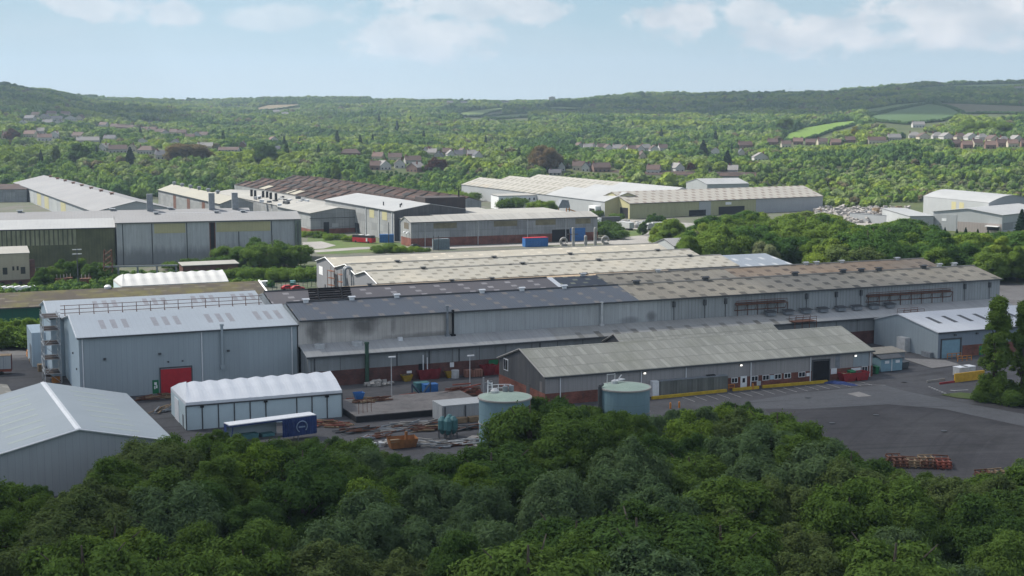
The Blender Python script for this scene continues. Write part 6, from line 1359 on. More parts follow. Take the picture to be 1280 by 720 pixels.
# slanted white sheet panel near the tank
x, y = W(604, 497); t = thing('sheet_panel', 'leaning white sheet panel left of the large tank top', 'panel', (x, y, 0), TH+.6); mb = MB(); mb.slab((0,0,3.6),(1.4,0,.6),(1.4,.1,.6),(0,.1,3.6),.05); mb.box(0,.3,-.1,.1,0,4.0); mb.box(.3,3.2,-.06,.06,.4,2.9); mb.build('sheet', M['hangar_wall'], t)
# orange/yellow containment at the right, tote stack
a = W(1193, 478.5); t = thing('yellow_barrier', 'yellow steel barrier wall by the poplars with dark red pit behind', 'barrier', (a[0], a[1], 0), TH+.1); MB().box(0,8.5,-.15,.15,.0,1.9).build('panel', paint('amber_barrier', (.62, .36, .03)), t); MB().box(-5,0,2.6,2.8,0,.5).build('kerb', M['conc'], t); MB().box(-4.2,.2,-.1,.1,.0,.45).build('red_edge', M['redskip'], t)
for k, (px, py) in enumerate(((1201, 470), (1209, 469))):
    x, y = W(px, py); t = thing('tote_tank', ['left white caged tank behind the yellow barrier', 'right white caged tank behind the yellow barrier'][k], 'tank', (x, y, 0), TH); MB().box(-1.3,1.3,-1,1,.2,1.9).build('body', M['galv'], t); MB().box(-1.35,1.35,-1.05,1.05,1.9,2.05).build('lid', M['white'], t)
t_ = heap(1143, 455, .1, .1, .1, ('darksteel',), 'x', 0, 1) if False else None
for k, (px, py, lab) in enumerate(((1184, 449, 'orange guard rail left of the green fire door on the depot brick base'), (1197, 452, 'orange guard rail in front of the depot near the poplars'), (897, 489.5, 'orange safety gate between grey storage unit and white door'))):
    x, y = W(px, py); t = thing('guard_rail', lab, 'rail', (x, y, 0), TH); mb = MB()
    for j in range(4): mb.tube((j*1.3,0,0),(j*1.3,0,1.2),.09,n=5)
    for z in (.6, 1.2): mb.tube((0,0,z),(3.9,0,z),.08,n=5)
    mb.build('rail', M['orange'], t)
for k, (px, py, lab) in enumerate(((838, 511, 'orange bollard among the tree tops left of the bay lines'), (849, 510, 'orange bollard at the first parking bay'), (941, 487, 'orange bollard at the end of the short yellow kerb'), (1088.5, 468, 'yellow bollard at the right corner of the workshop'))):
    x, y = W(px, py); t = thing('bollard', lab, 'bollard', (x, y, 0)); MB().lathe((0,0,0), [(.18,0),(.18,1.1),(.1,1.25),(0,1.28)], 10).build('post', M['orange' if k < 3 else 'yellow'], t)
x, y = W(1136, 457); lamp_ = None
x, y = W(1196, 459.5); 
# ---------------------------------------------------------------- vehicles in the middle distance
def car(px, py, mat, lab, rz=TH, van=False, group=None):
    x, y = W(px, py); t = thing('parked_van' if van else 'parked_car', lab, 'van' if van else 'car', (x, y, 0), rz, group); L_, w_ = (5.2, 1.95) if van else (4.3, 1.75)
    pr_ = [(-L_/2,.35),(-L_/2,.95),(-L_/2+.15,1.9),(L_/2-1.7,1.95),(L_/2-.8,1.2),(L_/2,.95),(L_/2,.35)] if van else [(-L_/2,.35),(-L_/2,.85),(-L_/2+.5,.95),(-L_/2+1.0,1.42),(L_/2-1.7,1.45),(L_/2-1.0,.95),(L_/2-.05,.8),(L_/2,.35)]
    mb = MB(); y0, y1 = -w_/2, w_/2; mb.poly([(a,y0,b) for a, b in pr_][::-1]); mb.poly([(a,y1,b) for a, b in pr_])
    for (a0_, b0_), (a1_, b1_) in zip(pr_, pr_[1:]+pr_[:1]): mb.poly([(a0_,y0,b0_),(a0_,y1,b0_),(a1_,y1,b1_),(a1_,y0,b1_)])
    mb.build('body', mat, t); MB().box(-L_/2+1.05 if not van else L_/2-2.4,L_/2-1.75,y0-.015,y1+.015,1.0,1.36 if not van else 1.6).build('window', M['glass'], t)
    for sx in (-L_/2+.8, L_/2-.8):
        for sy in (y0-.02, y1-.2): MB().tube((sx,sy,.32),(sx,sy+.22,.32),.32,n=10).build('wheel', M['tyre'], t)
car(629, 302.5, M['white'], 'white car in front of the brick base of the long works', bth); car(638, 302, M['darksteel'], 'dark car right of the white car at the brick base', bth); car(647, 301.5, M['black'], 'black car left of the red-roofed blue container', bth); car(653, 301, M['hangar_wall'], 'silver car touching the red-roofed blue container', bth)
car(366, 356, M['teal'], 'dark teal car on the track left of the cream bays', R(95)); car(360, 362, M['red'], 'red car half hidden behind the plum roof', TH); car(372, 362.5, M['redskip'], 'dark red car half hidden behind the plum roof', TH)
car(519, 309, M['darksteel'], 'dark car parked at the gable of the brick-based works', bth); car(331, 358.5, M['white'], 'white car by the green hedge left of the cream bays', TH, True)
car(757, 292, M['redskip'], 'dark red car beside the white ducts', TH)
x, y = W(455, 303.5); t = thing('red_coach', 'red coach with black glazed roof parked before the tall grey hall', 'coach', (x, y, 0), R(-35))
MB().box(-5.5,5.5,-1.3,1.3,.4,2.3).build('body', M['red'], t); MB().box(-5.45,5.3,-1.25,1.25,2.3,3.2).build('window_band', M['glass'], t); MB().box(-5.4,5.0,-1.2,1.2,3.2,3.35).build('roof', M['darksteel'], t)
for q in (-2.2, 1.4): MB().box(q,q+1.6,-.9,.9,3.36,3.5).build('roof_hatch', M['white'], t)
for sx in (-3.6, 3.6):
    for sy in (-1.33, 1.08): MB().tube((sx,sy,.5),(sx,sy+.26,.5),.5,n=12).build('wheel', M['tyre'], t)
MB().box(2.2,3.0,-1.36,-1.31,.8,2.2).build('white_stripe', M['white'], t)
container(474.5, 303.5, 6.1, 2.5, 3.6, M['blue'], 'plain blue container between the red coach and the grey gable', R(5))
container(657, 309, 10.2, 3.4, 3.7, M['blue'], 'blue container with bright red roof behind the cream bays', bth, M['red'])
container(543, 312.5, 6.6, 2.6, 4.4, paint('slate_container', (.15, .19, .21), .7, .3), 'slate-grey container in front of the brick base', bth)
for k, (px, py, h, lab) in enumerate(((716.5, 309, 9.0, 'tall white duct pipe standing behind the cream roof, with a side arm'), (732, 309, 5.4, 'shorter white duct pipe, the middle one of three'), (744, 308.5, 8.8, 'tall plain white duct pipe, the right one'))):
    x, y = W(px, py); t = thing('white_duct', lab, 'duct', (x, y, 0), bth); MB().lathe((0,0,0), [(.65,0),(.65,h*.92-.5),(.45,h*.92),(0,h*.92+.05)], 12).build('pipe', M['duct'], t)
    if k == 0: MB().tube((-2.6,0,h*.6),(2.2,0,h*.6),.22,n=6).build('side_arm', M['darksteel'], t)
for k, (px, py, lab) in enumerate(((704.5, 307.5, 'big round white duct bend left of the tall duct pipes'), (756.5, 305.5, 'big round white duct bend right of the tall duct pipes'))):
    x, y = W(px, py); t = thing('duct_bend', lab, 'duct', (x, y, 0), bth); MB().torus((0, 0, 1.9), 1.35, .55, n=22, m=10, a0=-.4, a1=math.pi*1.75).build('bend', M['duct'], t, True); MB().box(-1.4,1.4,-.8,.8,0,.8).build('cradle', M['conc'], t)
def lorry(px, py, rz, cab, body, lab):
    x, y = W(px, py); t = thing('parked_lorry', lab, 'lorry', (x, y, 0), rz); MB().box(0,10.5,-1.25,1.25,1.1,3.9).build('trailer_body', body, t); m = MB(); m.poly([(-2.6,-1.2,.6),(-.3,-1.2,.6),(-.3,-1.2,3.5),(-2.1,-1.2,3.5),(-2.6,-1.2,2.0)]); m.poly([(-2.6,1.2,.6),(-2.6,1.2,2.0),(-2.1,1.2,3.5),(-.3,1.2,3.5),(-.3,1.2,.6)])
    q = [(-2.6,.6),(-2.6,2.0),(-2.1,3.5),(-.3,3.5),(-.3,.6)]
    for (a0_, b0_), (a1_, b1_) in zip(q, q[1:]): m.poly([(a0_,-1.2,b0_),(a0_,1.2,b0_),(a1_,1.2,b1_),(a1_,-1.2,b1_)])
    m.build('cab', cab, t); MB().box(-2.64,-2.45,-1,1,2.05,2.9).build('windscreen', M['glass'], t)
    for sx in (-1.6, 1.4, 7.6, 8.9): MB().tube((sx,-1.28,.5),(sx,1.28,.5),.5,n=10).build('wheel', M['tyre'], t)
lorry(751, 281, R(25), M['white'], M['darksteel'], 'lorry with white cab and dark trailer right of the brick-based works'); lorry(776, 286.5, R(-65), M['white'], M['hangar_wall'], 'white lorry facing the camera in the lorry yard'); lorry(815, 288, R(14), M['hangar_wall'], M['galv'], 'long pale grey lorry right of the lone round tree')
for k in range(22):
    px, py = rnd.uniform(778, 812), rnd.uniform(278.5, 285.5); x, y = W(px, py); t = thing('stone_pallet', 'pale wrapped stone pallet in the lorry yard', 'pallet', (x, y, 0), rnd.uniform(0, 1), 'pale pallets in the lorry yard'); m = MB(); m.rbox((0,0,.9), (rnd.uniform(1.4,2.6), rnd.uniform(1.2,2), rnd.uniform(1.2,1.9))); m.build('load', M['hangar_wall'] if k % 3 else M['conc'], t)
# brown heap, grey hopper on the flat roofs' far edge
x, y = W(703, 274); t = thing('screening_machine', 'dark grey screening hopper on orange legs beyond the flat roofs', 'machine', (x, y, 0), TH); z = 3; m = MB(); m.poly([(-3.6,-2,z+3),(3.6,-2,z+3),(2.6,-2,z+7),(-1.2,-2,z+7.4)]); m.poly([(-3.6,2,z+3),(-1.2,2,z+7.4),(2.6,2,z+7),(3.6,2,z+3)]); m.poly([(-3.6,2,z+3),(-3.6,-2,z+3),(-1.2,-2,z+7.4),(-1.2,2,z+7.4)]); m.poly([(3.6,-2,z+3),(3.6,2,z+3),(2.6,2,z+7),(2.6,-2,z+7)]); m.poly([(-1.2,-2,z+7.4),(2.6,-2,z+7),(2.6,2,z+7),(-1.2,2,z+7.4)]); m.build('hopper', M['steel'], t); m = MB()
for a_ in (-3.2, 3.2):
    for b_ in (-1.8, 1.8): m.tube((a_,b_,0),(a_,b_,z+3.2),.3,n=5)
m.rbox((-5.5,0,4.5), (6,1.2,.5), 0, .5); m.rbox((6.5,0,4.2), (7,1.2,.5), 0, -.3); m.build('conveyor', M['orange'], t)
# stone heaps on the right
M['stone'] = paint('pale_stone', (.40, .375, .35), .9, .35, 0, .6)
mb = MB()
for k in range(1500):
    px = rnd.uniform(1018, 1136); f = (px-1018)/118; py = rnd.uniform(262, 277+f*4); x, y = W(px, py); hz = 2.4*abs(math.sin(px*.16+py*.5))*rnd.random(); s = rnd.uniform(.5, 1.7); mb.rbox((x, y, .3+hz), (s*1.3, s, s*.7), rnd.uniform(0,3), rnd.uniform(-.4,.4))
o = mb.build('stone_rubble', M['stone']); tag(o, 'pale stone blocks and rubble heaped over the right-hand stone yard', 'rubble', kind='stuff')
for k in range(40):
    px = rnd.uniform(1022, 1132); f = (px-1018)/118; py = rnd.uniform(263, 275+f*4); x, y = W(px, py); t = thing('stone_stack', 'pale stack of stone crates standing among the rubble of the right-hand yard', 'stack', (x, y, 0), rnd.uniform(-.3,.6), 'stone stacks in the right-hand yard'); m = MB(); h = rnd.uniform(1.6, 3.6); m.rbox((0,0,h/2), (rnd.uniform(1.8,4.5), rnd.uniform(1.2,2), h)); m.build('block', rnd.choice([M['stone'], M['conc'], M['hangar_wall'], M['timber']]), t)
x, y = W(973, 264, 0); t = thing('white_silo', 'small white filter tower in front of the dotted-roof shed', 'tower', (x, y, 0), TC); m = MB(); m.tube((0,0,0),(0,0,6.6),.5,n=8); m.tube((2.4,0,0),(2.4,0,5.2),.4,n=8); m.build('pipe', M['white'], t); MB().rbox((.7,0,6.9), (2.6,1.5,1.1)).build('filter_box', M['white'], t)
# fence by the cream bays
a = W(318, 366); b = W(395, 358.5); l_ = math.hypot(b[0]-a[0], b[1]-a[1]); t = thing('mesh_fence', 'green mesh fence on the track left of the cream bays', 'fence', (a[0], a[1], 0), math.atan2(b[1]-a[1], b[0]-a[0])); m = MB(); n = 14
for k in range(n+1): m.tube((l_*k/n,0,0),(l_*k/n,0,2.6),.09,n=4)
m.build('post', M['darksteel'], t); m = MB()
for z in (.2, .8, 1.4, 2.0, 2.5): m.tube((0,0,z),(l_,0,z),.035,n=4)
for k in range(90): m.tube((l_*k/90,0,.1),(l_*k/90,0,2.5),.02,n=3)
m.build('mesh_panel', M['green'], t)
# ---------------------------------------------------------------- houses on the valley side
WALLC = {'white': paint('white_render', (.50, .49, .47), .8, .2), 'cream': paint('cream_render', (.48, .43, .34), .8, .15), 'brick': paint('brick_house_wall', (.20, .125, .10), .85, .25), 'grey': paint('grey_render', (.34, .33, .31), .8, .15)}
ROOFC = {'red': paint('red_tile', (.105, .066, .056), .85, .35), 'brown': paint('brown_tile', (.105, .072, .062), .85, .3), 'slate': paint('dark_slate', (.06, .062, .075), .7, .2), 'grey': paint('grey_tile', (.21, .20, .195), .8, .2), 'terra': paint('terracotta_tile', (.155, .098, .08), .85, .3)}
HOUSE = {}
def house_proto(w, r, form):
    k = (w, r, form)
    if k in HOUSE: return None
    HOUSE[k] = True
def house(px, py, wpx, w, r, form, rzd, label, group):
    px += rnd.uniform(-1.5, 1.5); py += rnd.uniform(-1.6, 1.6); rzd += rnd.uniform(-14, 14); p = hit(px, py)
    if not p: return None
    x, y, z = p; Lw = max(5.5, wpx*y/F*(1.0)); D = 7.5; he, hr = (3.9, 7.4) if form != 'low' else (2.4, 4.9)
    t = thing('house', label, 'house', (x, y, z-.4), R(rzd), group); a, b = -Lw/2, Lw/2
    m = MB(); rf = MB(); over = .4
    if form == 'gable':   # gable end to the viewer
        m.poly([(a,0,0),(b,0,0),(b,0,he),(0,0,hr),(a,0,he)]); m.poly([(b,10,0),(a,10,0),(a,10,he),(0,10,hr),(b,10,he)]); m.poly([(a,10,0),(a,0,0),(a,0,he),(a,10,he)]); m.poly([(b,0,0),(b,10,0),(b,10,he),(b,0,he)])
        k = over*(hr-he)/(b); rf.slab((a-over,10.3,he-k+.2),(a-over,-.3,he-k+.2),(0,-.3,hr+.2),(0,10.3,hr+.2),.2); rf.slab((b+over,-.3,he-k+.2),(b+over,10.3,he-k+.2),(0,10.3,hr+.2),(0,-.3,hr+.2),.2)
    else:
        m.box(a,b,0,D,0,he); hp = .0 if form != 'hip' else min(3.2, Lw*.3)
        if form != 'hip': m.poly([(a,D,he),(a,0,he),(a,D/2,hr)]); m.poly([(b,0,he),(b,D,he),(b,D/2,hr)])
        A, B_ = a-over, b+over; rf.poly([(A,-over,he-.1),(B_,-over,he-.1),(B_-hp*1.15,D/2,hr+.15),(A+hp*1.15,D/2,hr+.15)]); rf.poly([(B_,D+over,he-.1),(A,D+over,he-.1),(A+hp*1.15,D/2,hr+.15),(B_-hp*1.15,D/2,hr+.15)])
        if hp: rf.poly([(A,D+over,he-.1),(A,-over,he-.1),(A+hp*1.15,D/2,hr+.15)]); rf.poly([(B_,-over,he-.1),(B_,D+over,he-.1),(B_-hp*1.15,D/2,hr+.15)])
    m.build('wall', WALLC[w], t); ro = rf.build('roof', ROOFC[r], t)
    c = MB(); cx = a+1.0 if form != 'gable' else .2*Lw; c.box(cx-.45,cx+.45,D/2-.45,D/2+.45,hr-1.2,hr+1.2); c.build('chimney', M['brick'], ro)
    n = max(2, int(Lw/3))
    for k in range(n):
        for z0 in ((.8, 2.7) if he > 4 else (.8,)): q = a+Lw*(k+.5)/n; MB().box(q-.55,q+.55,-.06,-.01,z0,z0+1.2).build('window', M['glass'], t)
    HOUSES.append((x, y, Lw)); return t
HOUSES = []
def hs(cluster, rows):
    for i, (px, py, wpx, w, r, form, rzd, extra) in enumerate(rows): house(px, py, wpx, w, r, form, rzd, extra, cluster)
NO = ['first', 'second', 'third', 'fourth', 'fifth', 'sixth', 'seventh', 'eighth', 'ninth', 'tenth', 'eleventh', 'twelfth', 'thirteenth', 'fourteenth', 'fifteenth', 'sixteenth']
hs('houses climbing under the wooded hill at the far left', [
 (26, 156, 9, 'white', 'slate', 'gable', 20, 'white gabled house alone at the left end of the upper hill row'), (37, 152, 13, 'grey', 'slate', 'side', -10, 'grey dark-roofed house, leftmost of the upper hill group'), (43, 146, 12, 'white', 'brown', 'side', 15, 'brown-roofed white house highest left in the upper hill group'),
 (54, 148, 11, 'grey', 'slate', 'gable', -25, 'grey gable with slate roof in the upper hill group'), (65, 145, 11, 'cream', 'terra', 'side', 10, 'cream house under terracotta roof at the top of the hill group'), (70, 150, 13, 'grey', 'slate', 'side', 20, 'slate-roofed grey house in the middle of the hill group'),
 (81, 145, 11, 'cream', 'terra', 'side', -15, 'cream terracotta-roofed house, right of its like at the hill group top'), (87, 151, 14, 'white', 'slate', 'gable', 25, 'white slate gable low in the upper hill group'), (97, 150, 12, 'cream', 'red', 'gable', -20, 'red-roofed house at the right end of the upper hill group'),
 (60, 156, 13, 'grey', 'slate', 'side', 5, 'wide slate roof in the front of the upper hill group'), (73, 157, 12, 'white', 'slate', 'gable', -10, 'white gable below the wide slate roof in the hill group')])
hs('houses between trees at the left', [
 (6, 172, 10, 'cream', 'red', 'hip', 10, 'red-roofed cream house at the very left edge'), (36, 172, 15, 'cream', 'terra', 'side', -5, 'long cream house right of the copper-red tree'), (51, 168, 13, 'white', 'grey', 'side', 12, 'white house left of the big white gable'), (66, 172, 14, 'white', 'grey', 'gable', -20, 'big bright white gabled house at left'), (55, 176, 17, 'white', 'terra', 'side', 8, 'low terracotta-roofed house below the big white gable'),
 (94, 174, 15, 'cream', 'brown', 'side', -12, 'brown-roofed cream house right of the big white gable'), (110, 179, 27, 'grey', 'grey', 'side', 4, 'very long grey-roofed house between the trees at left'), (135, 177, 15, 'white', 'slate', 'side', 3, 'white house with dark windows and slate roof right of the long grey roof'), (128, 160, 12, 'white', 'red', 'side', -20, 'white-gabled red-roofed house at the start of the brick terrace'),
 (126, 190, 13, 'white', 'grey', 'gable', -30, 'white steep gable in front of the tree belt'), (146, 192, 22, 'grey', 'brown', 'side', 6, 'wide brown roof just above the tree belt'), (164, 190, 12, 'cream', 'brown', 'gable', 12, 'cream gable between the wide brown roof and the hipped roof'), (181, 193, 22, 'grey', 'brown', 'hip', -8, 'broad hipped brown roof right of the big dark conifer'),
 (177, 180, 15, 'white', 'grey', 'gable', 15, 'pale gable with grey roof above the hipped roof'), (198, 197, 12, 'cream', 'slate', 'side', 0, 'small slate-roofed house right of the hipped roof'), (204, 200, 14, 'grey', 'slate', 'side', 10, 'low slate-roofed house in front of the brown bare tree'), (217, 182, 14, 'grey', 'slate', 'gable', -20, 'slate gable behind the brown bare tree'),
 (255, 186, 19, 'cream', 'grey', 'side', 8, 'cream flat-fronted house right of the brown bare tree'), (286, 190, 25, 'grey', 'brown', 'low', 2, 'long brown-roofed bungalow with white skylights'), (302, 187, 11, 'brick', 'slate', 'gable', -8, 'dark gable at the right of the long bungalow'), (338, 190, 26, 'grey', 'slate', 'low', 5, 'long low slate-blue roof among the trees'), (343, 178, 11, 'white', 'terra', 'gable', 20, 'pale gable standing above the long slate-blue roof')])
hs('brick terrace above the left houses', [(141+k*9.5, 160+k*1.1+(2.5 if k % 3 == 1 else 0), 11, ('cream', 'brick', 'brick', 'grey')[k % 4], ('brown', 'red', 'brown')[k % 3], 'gable' if k % 4 == 3 else 'side', -14+9*(k % 4), f'{NO[k]} brown-roofed house from the left in the brick terrace') for k in range(13)])
hs('houses in the trees above the rusty works', [
 (439, 197, 24, 'brick', 'brown', 'hip', 4, 'wide hipped brown roof left of the estate above the rusty works'), (471, 199, 13, 'cream', 'terra', 'side', -10, 'cream terracotta-roofed house topping the estate above the rusty works'), (469, 212, 12, 'brick', 'red', 'side', 10, 'red brick house left of the white house above the rusty works'), (482, 213, 15, 'white', 'grey', 'gable', 30, 'bright white house with grey roof above the rusty works'), (493, 202, 16, 'cream', 'brown', 'side', -5, 'brown-roofed house behind the bright white house'),
 (501, 209, 13, 'white', 'brown', 'gable', 12, 'white gable with brown roof right of the bright white house'), (513, 214, 18, 'brick', 'grey', 'gable', -28, 'brick gable with pale shining roof above the tree belt'), (517, 204, 20, 'grey', 'brown', 'side', 4, 'long brown roof behind the brick gable')])
hs('far houses behind the estate in the centre', [(532+k*8.3, 194+(k % 3)*2.2, 10.5, ('white', 'cream', 'grey', 'brick')[k % 4], ('brown', 'grey', 'slate')[k % 3], 'side' if k % 2 else 'gable', -20+k*6, f'{NO[k]} small house from the left in the distant row right of the estate') for k in range(9)])
hs('pale house row in the centre right', [(725+k*9.4, 187+k*.35, 11, 'white' if k not in (0, 9) else 'grey', ('brown', 'grey', 'brown', 'brown')[k % 4], 'side' if k % 2 else 'gable', 12, f'{NO[k]} house from the left in the long pale row above the far cream roofs') for k in range(12)])
hs('scattered houses behind the far cream sheds', [
 (692, 219, 15, 'grey', 'slate', 'low', 0, 'dull low house at the foot of the brown tree'), (701, 214, 8, 'white', 'brown', 'gable', 10, 'tiny white gable right of the brown tree'), (722, 214, 15, 'cream', 'brown', 'side', 0, 'brown-roofed cottage left of the white gable pair'), (733, 214, 10, 'white', 'slate', 'gable', -15, 'white gable pair house with black window'), (753, 214, 22, 'brick', 'brown', 'side', 4, 'long brown-roofed brick house behind the cream ribbed roofs'),
 (805, 198, 9, 'cream', 'brown', 'gable', 18, 'cream gable in the trees under the pale row'), (817, 217, 16, 'white', 'red', 'side', -18, 'red-roofed house with white gable above the rust roof'), (849, 216, 14, 'white', 'grey', 'gable', 22, 'tall bright white house pair above the rust roof'),
 (894, 195, 13, 'white', 'brown', 'gable', -8, 'white gable between the two dark conifers'), (917, 218, 12, 'grey', 'grey', 'side', 0, 'grey house at the foot of the right dark conifer'), (928, 197, 9, 'white', 'slate', 'gable', 0, 'small white gable right of the dark conifers'), (951, 201, 18, 'white', 'grey', 'gable', 14, 'white house with tall chimneys right of the conifers'), (934, 187, 17, 'brick', 'red', 'side', 0, 'long red roof above the conifers')])
hs('red-roofed houses below the bright meadow', [(966+k*16, 181.5-k*.4+(k % 2)*2, 12, ('brick', 'cream', 'brick')[k % 3], ('red', 'brown', 'terra')[k % 3], 'side', 6-k*3, f'{NO[k]} red-roofed house from the left below the bright meadow') for k in range(7)])
hs('villas along the right hillside', [
 (1098, 181, 22, 'cream', 'red', 'side', 0, 'long low red-roofed villa left of the villa row'), (1120, 177, 16, 'grey', 'grey', 'side', 0, 'grey-roofed villa at the left of the villa row')] +
 [(1143+k*14.6, 174.5+k*.5, 14, ('white', 'cream', 'white')[k % 3], ('grey', 'brown', 'grey')[k % 3], ('hip', 'gable')[k % 2], -10+k*4, f'{NO[k]} villa from the left in the pale hipped row on the right hillside') for k in range(10)])
hs('red terraces on the right hillside', [(1196+k*14.4, 184.5-k*.3+(k % 2)*1.5, 12.5, ('brick', 'brick', 'cream')[k % 3], ('red', 'terra')[k % 2], 'side', 3, f'{NO[k]} house from the left in the red-roofed terrace on the right') for k in range(7)])
hs('houses on the skyline', [(1148, 160, 15, 'white', 'grey', 'side', 10, 'white farmhouse alone below the hill pasture')] + [(563+k*8.5, 129.5-(k % 2)*1.0, 8, ('grey', 'cream', 'white')[k % 3], ('slate', 'brown')[k % 2], 'side', -6+k*3, f'{NO[k]} tiny house from the left on the central skyline') for k in range(9)] + [(346, 143, 7, 'white', 'grey', 'side', 0, 'left tiny white farm building on the far left slope'), (356, 143.5, 8, 'white', 'grey', 'side', 6, 'right tiny white farm building on the far left slope'), (1274, 112.5, 12, 'white', 'grey', 'side', 0, 'white farm on the right-hand ridge'), (270, 127, 8, 'white', 'grey', 'side', 0, 'left white house on the left skyline'), (298, 126.5, 8, 'white', 'slate', 'side', 0, 'right white house on the left skyline')])
p = hit(690, 129.5); t = thing('tower_block', 'distant grey tower block on the central skyline', 'tower', (p[0], p[1], p[2]), .1)
for k, (a_, h_) in enumerate(((-7.5, 16), (-2.4, 17.5), (2.6, 17))): MB().box(a_,a_+4.9,0,7,0,h_).build('block', WALLC['grey'], t)
p = hit(985, 117.5); t = thing('radio_mast', 'thin leaning-looking mast on the right skyline', 'mast', (p[0], p[1], p[2]), 0); m = MB(); m.tube((0,0,0),(6,0,17),.35,.2,n=5); m.tube((9,0,0),(6,0,17),.25,.2,n=5); m.build('mast', M['galv'], t)
# ---------------------------------------------------------------- trees one can tell apart
def ordn(n): return f"{n}{'th' if 10 <= n % 100 <= 20 else {1: 'st', 2: 'nd', 3: 'rd'}.get(n % 10, 'th')}"
OUT = [(-120, 592), (0, 600), (60, 606), (108, 602), (128, 578), (160, 552), (200, 536), (240, 531), (280, 538), (330, 549), (380, 546), (420, 543), (455, 550), (482, 560), (500, 566), (525, 560), (560, 570), (595, 572), (618, 552), (640, 514), (665, 496), (700, 494), (728, 508), (760, 504), (800, 516), (850, 509), (900, 504), (950, 499), (975, 512), (1000, 530), (1040, 547), (1080, 570), (1110, 582), (1180, 592), (1232, 594), (1262, 578), (1300, 560), (1400, 540)]
_ox = [p[0] for p in OUT]; _oy = [p[1] for p in OUT]
def outline(px): return float(np.interp(px, _ox, _oy))
TONENAME = {'mid': 'mid-green', 'dark': 'dark green', 'grey': 'grey-green', 'lime': 'bright lime-green', 'olive': 'olive'}
rt = random.Random(5)
cand = []
pts = []
yy = 236.0
def blocked(x, y):
    u, v = uv_of(x, y)
    if x < -47 and y > 199: return True
    if 40 < u < 74 and 238 < v < 262: return True
    if 68 < u < 106 and v > 226: return True
    if math.hypot(x+1.3, y-231) < 5.6 or math.hypot(x-19.8, y-240) < 5.6: return True
    if v > 226 and u > 104: return True
    return False
for _ in range(9000):
    y = rt.uniform(112, 238); x = rt.uniform(-.40*y-6, .40*y+6)
    if blocked(x, y): continue
    px, pb = proj(x, y, 0)
    # tallest tree allowed here so that its top stays under the wood's upper edge
    o = outline(px); o = max(o, outline(px-9)-2, outline(px+9)-2)
    r = ray(px, o); hmax = H+r[2]*y/r[1]
    if hmax < 4.2: continue
    near = hmax < 12.5
    d = 5.6 if near else 7.6
    if any((x-q[0])**2+(y-q[1])**2 < d*d for q in pts): continue
    h = min(hmax*.985, rt.uniform(8.2, 12.0)) if near else rt.uniform(7.0, 12.0)
    pts.append((x, y, h, px, near, o))
pts.sort(key=lambda q: -q[1])
FG = []
for x, y, h, px, near, o in pts:
    n = mnoise.noise(Vector((x/17, y/17, 3.3))); m = mnoise.noise(Vector((x/23+9, y/23, 1.1)))
    if n > .18: tone = 'grey' if m > -.1 else 'olive'
    elif n < -.22: tone = 'dark'
    else: tone = 'mid' if m < .22 else 'lime'
    if rt.random() < .12: tone = rt.choice(['lime', 'mid', 'dark', 'olive', 'grey'])
    kind = 'willow' if tone in ('grey', 'olive') else rt.choice(['round', 'round', 'round', 'tall', 'willow'])
    FG.append([x, y, h, px, near, tone, kind])
# bands: top edge, then by depth towards the camera
bands = {}
for q in FG:
    b = 0 if q[4] else 1+int(np.digitize(q[1], [205, 180, 160, 142, 128]) if False else sum(q[1] < k for k in (190, 168, 150, 136, 124)))
    bands.setdefault(b, []).append(q)
BN = ['on the foreground wood upper edge', 'just below the foreground wood edge', 'in the upper-middle foreground wood', 'in the middle of the foreground wood', 'in the lower-middle foreground wood', 'just above the picture bottom edge', 'on the picture bottom edge']
SH = {'round': 'bushy tree', 'tall': 'upright tree', 'willow': 'feathery tree'}
for b, L in bands.items():
    L.sort(key=lambda q: q[3])
    cnt = {}
    for x, y, h, px, near, tone, kind in L:
        key = (tone, kind); cnt[key] = cnt.get(key, 0)+1
        w = rt.uniform(1.0, 1.3)
        if kind == 'tall': w *= 1.1
        tree(kind, tone, x, y, 0, h, f"{TONENAME[tone]} {SH[kind]}, {ordn(cnt[key])} from left {BN[b]}", 'trees of the foreground wood', w)
# the belt right of the cream bays
bel = []
UP = [(815, 282), (840, 272), (862, 292), (876, 280), (905, 268), (940, 262), (965, 276), (985, 266), (1020, 262), (1045, 270), (1075, 283), (1110, 277), (1135, 272), (1155, 280), (1180, 292), (1210, 290), (1240, 291), (1280, 287), (1340, 284)]
for _ in range(7000):
    y = rt.uniform(455, 668); x = rt.uniform(.085*y, .405*y); px, pb = proj(x, y, 0)
    if px > 1320 or px < 822: continue
    u, v = uv_of(x, y)
    if v < 334 or (u < 268 and v < 407) or (px < 858 and pb > 312): continue
    if u < 285 and v < 416: continue
    o = float(np.interp(px, [p[0] for p in UP], [p[1] for p in UP])); r = ray(px, o); hmax = H+r[2]*y/r[1]
    if hmax < 5: continue
    d = 8.6
    if any((x-q[0])**2+(y-q[1])**2 < d*d for q in bel): continue
    bel.append((x, y, min(hmax, rt.uniform(11, 17)), px, hmax < 14))
bel.sort(key=lambda q: -q[1])
L2 = []
for x, y, h, px, edge in bel:
    n = mnoise.noise(Vector((x/40, y/40, 7.7))); tone = 'lime' if n > -.02 else ('mid' if n > -.3 else 'dark')
    if px > 1050 and y < 600: tone = 'dark' if rt.random() < .6 else 'mid'
    if rt.random() < .1: tone = rt.choice(['grey', 'olive', 'lime'])
    kind = 'willow' if tone == 'grey' else rt.choice(['round', 'round', 'tall', 'willow'])
    L2.append((x, y, h, px, tone, kind, 0 if y > 610 else 1 if y > 560 else 2 if y > 515 else 3))
BN2 = ['at the back of the belt behind the mill', 'in the upper belt behind the mill', 'in the lower belt behind the mill', 'at the belt foot against the mill roof']
cnt = {}
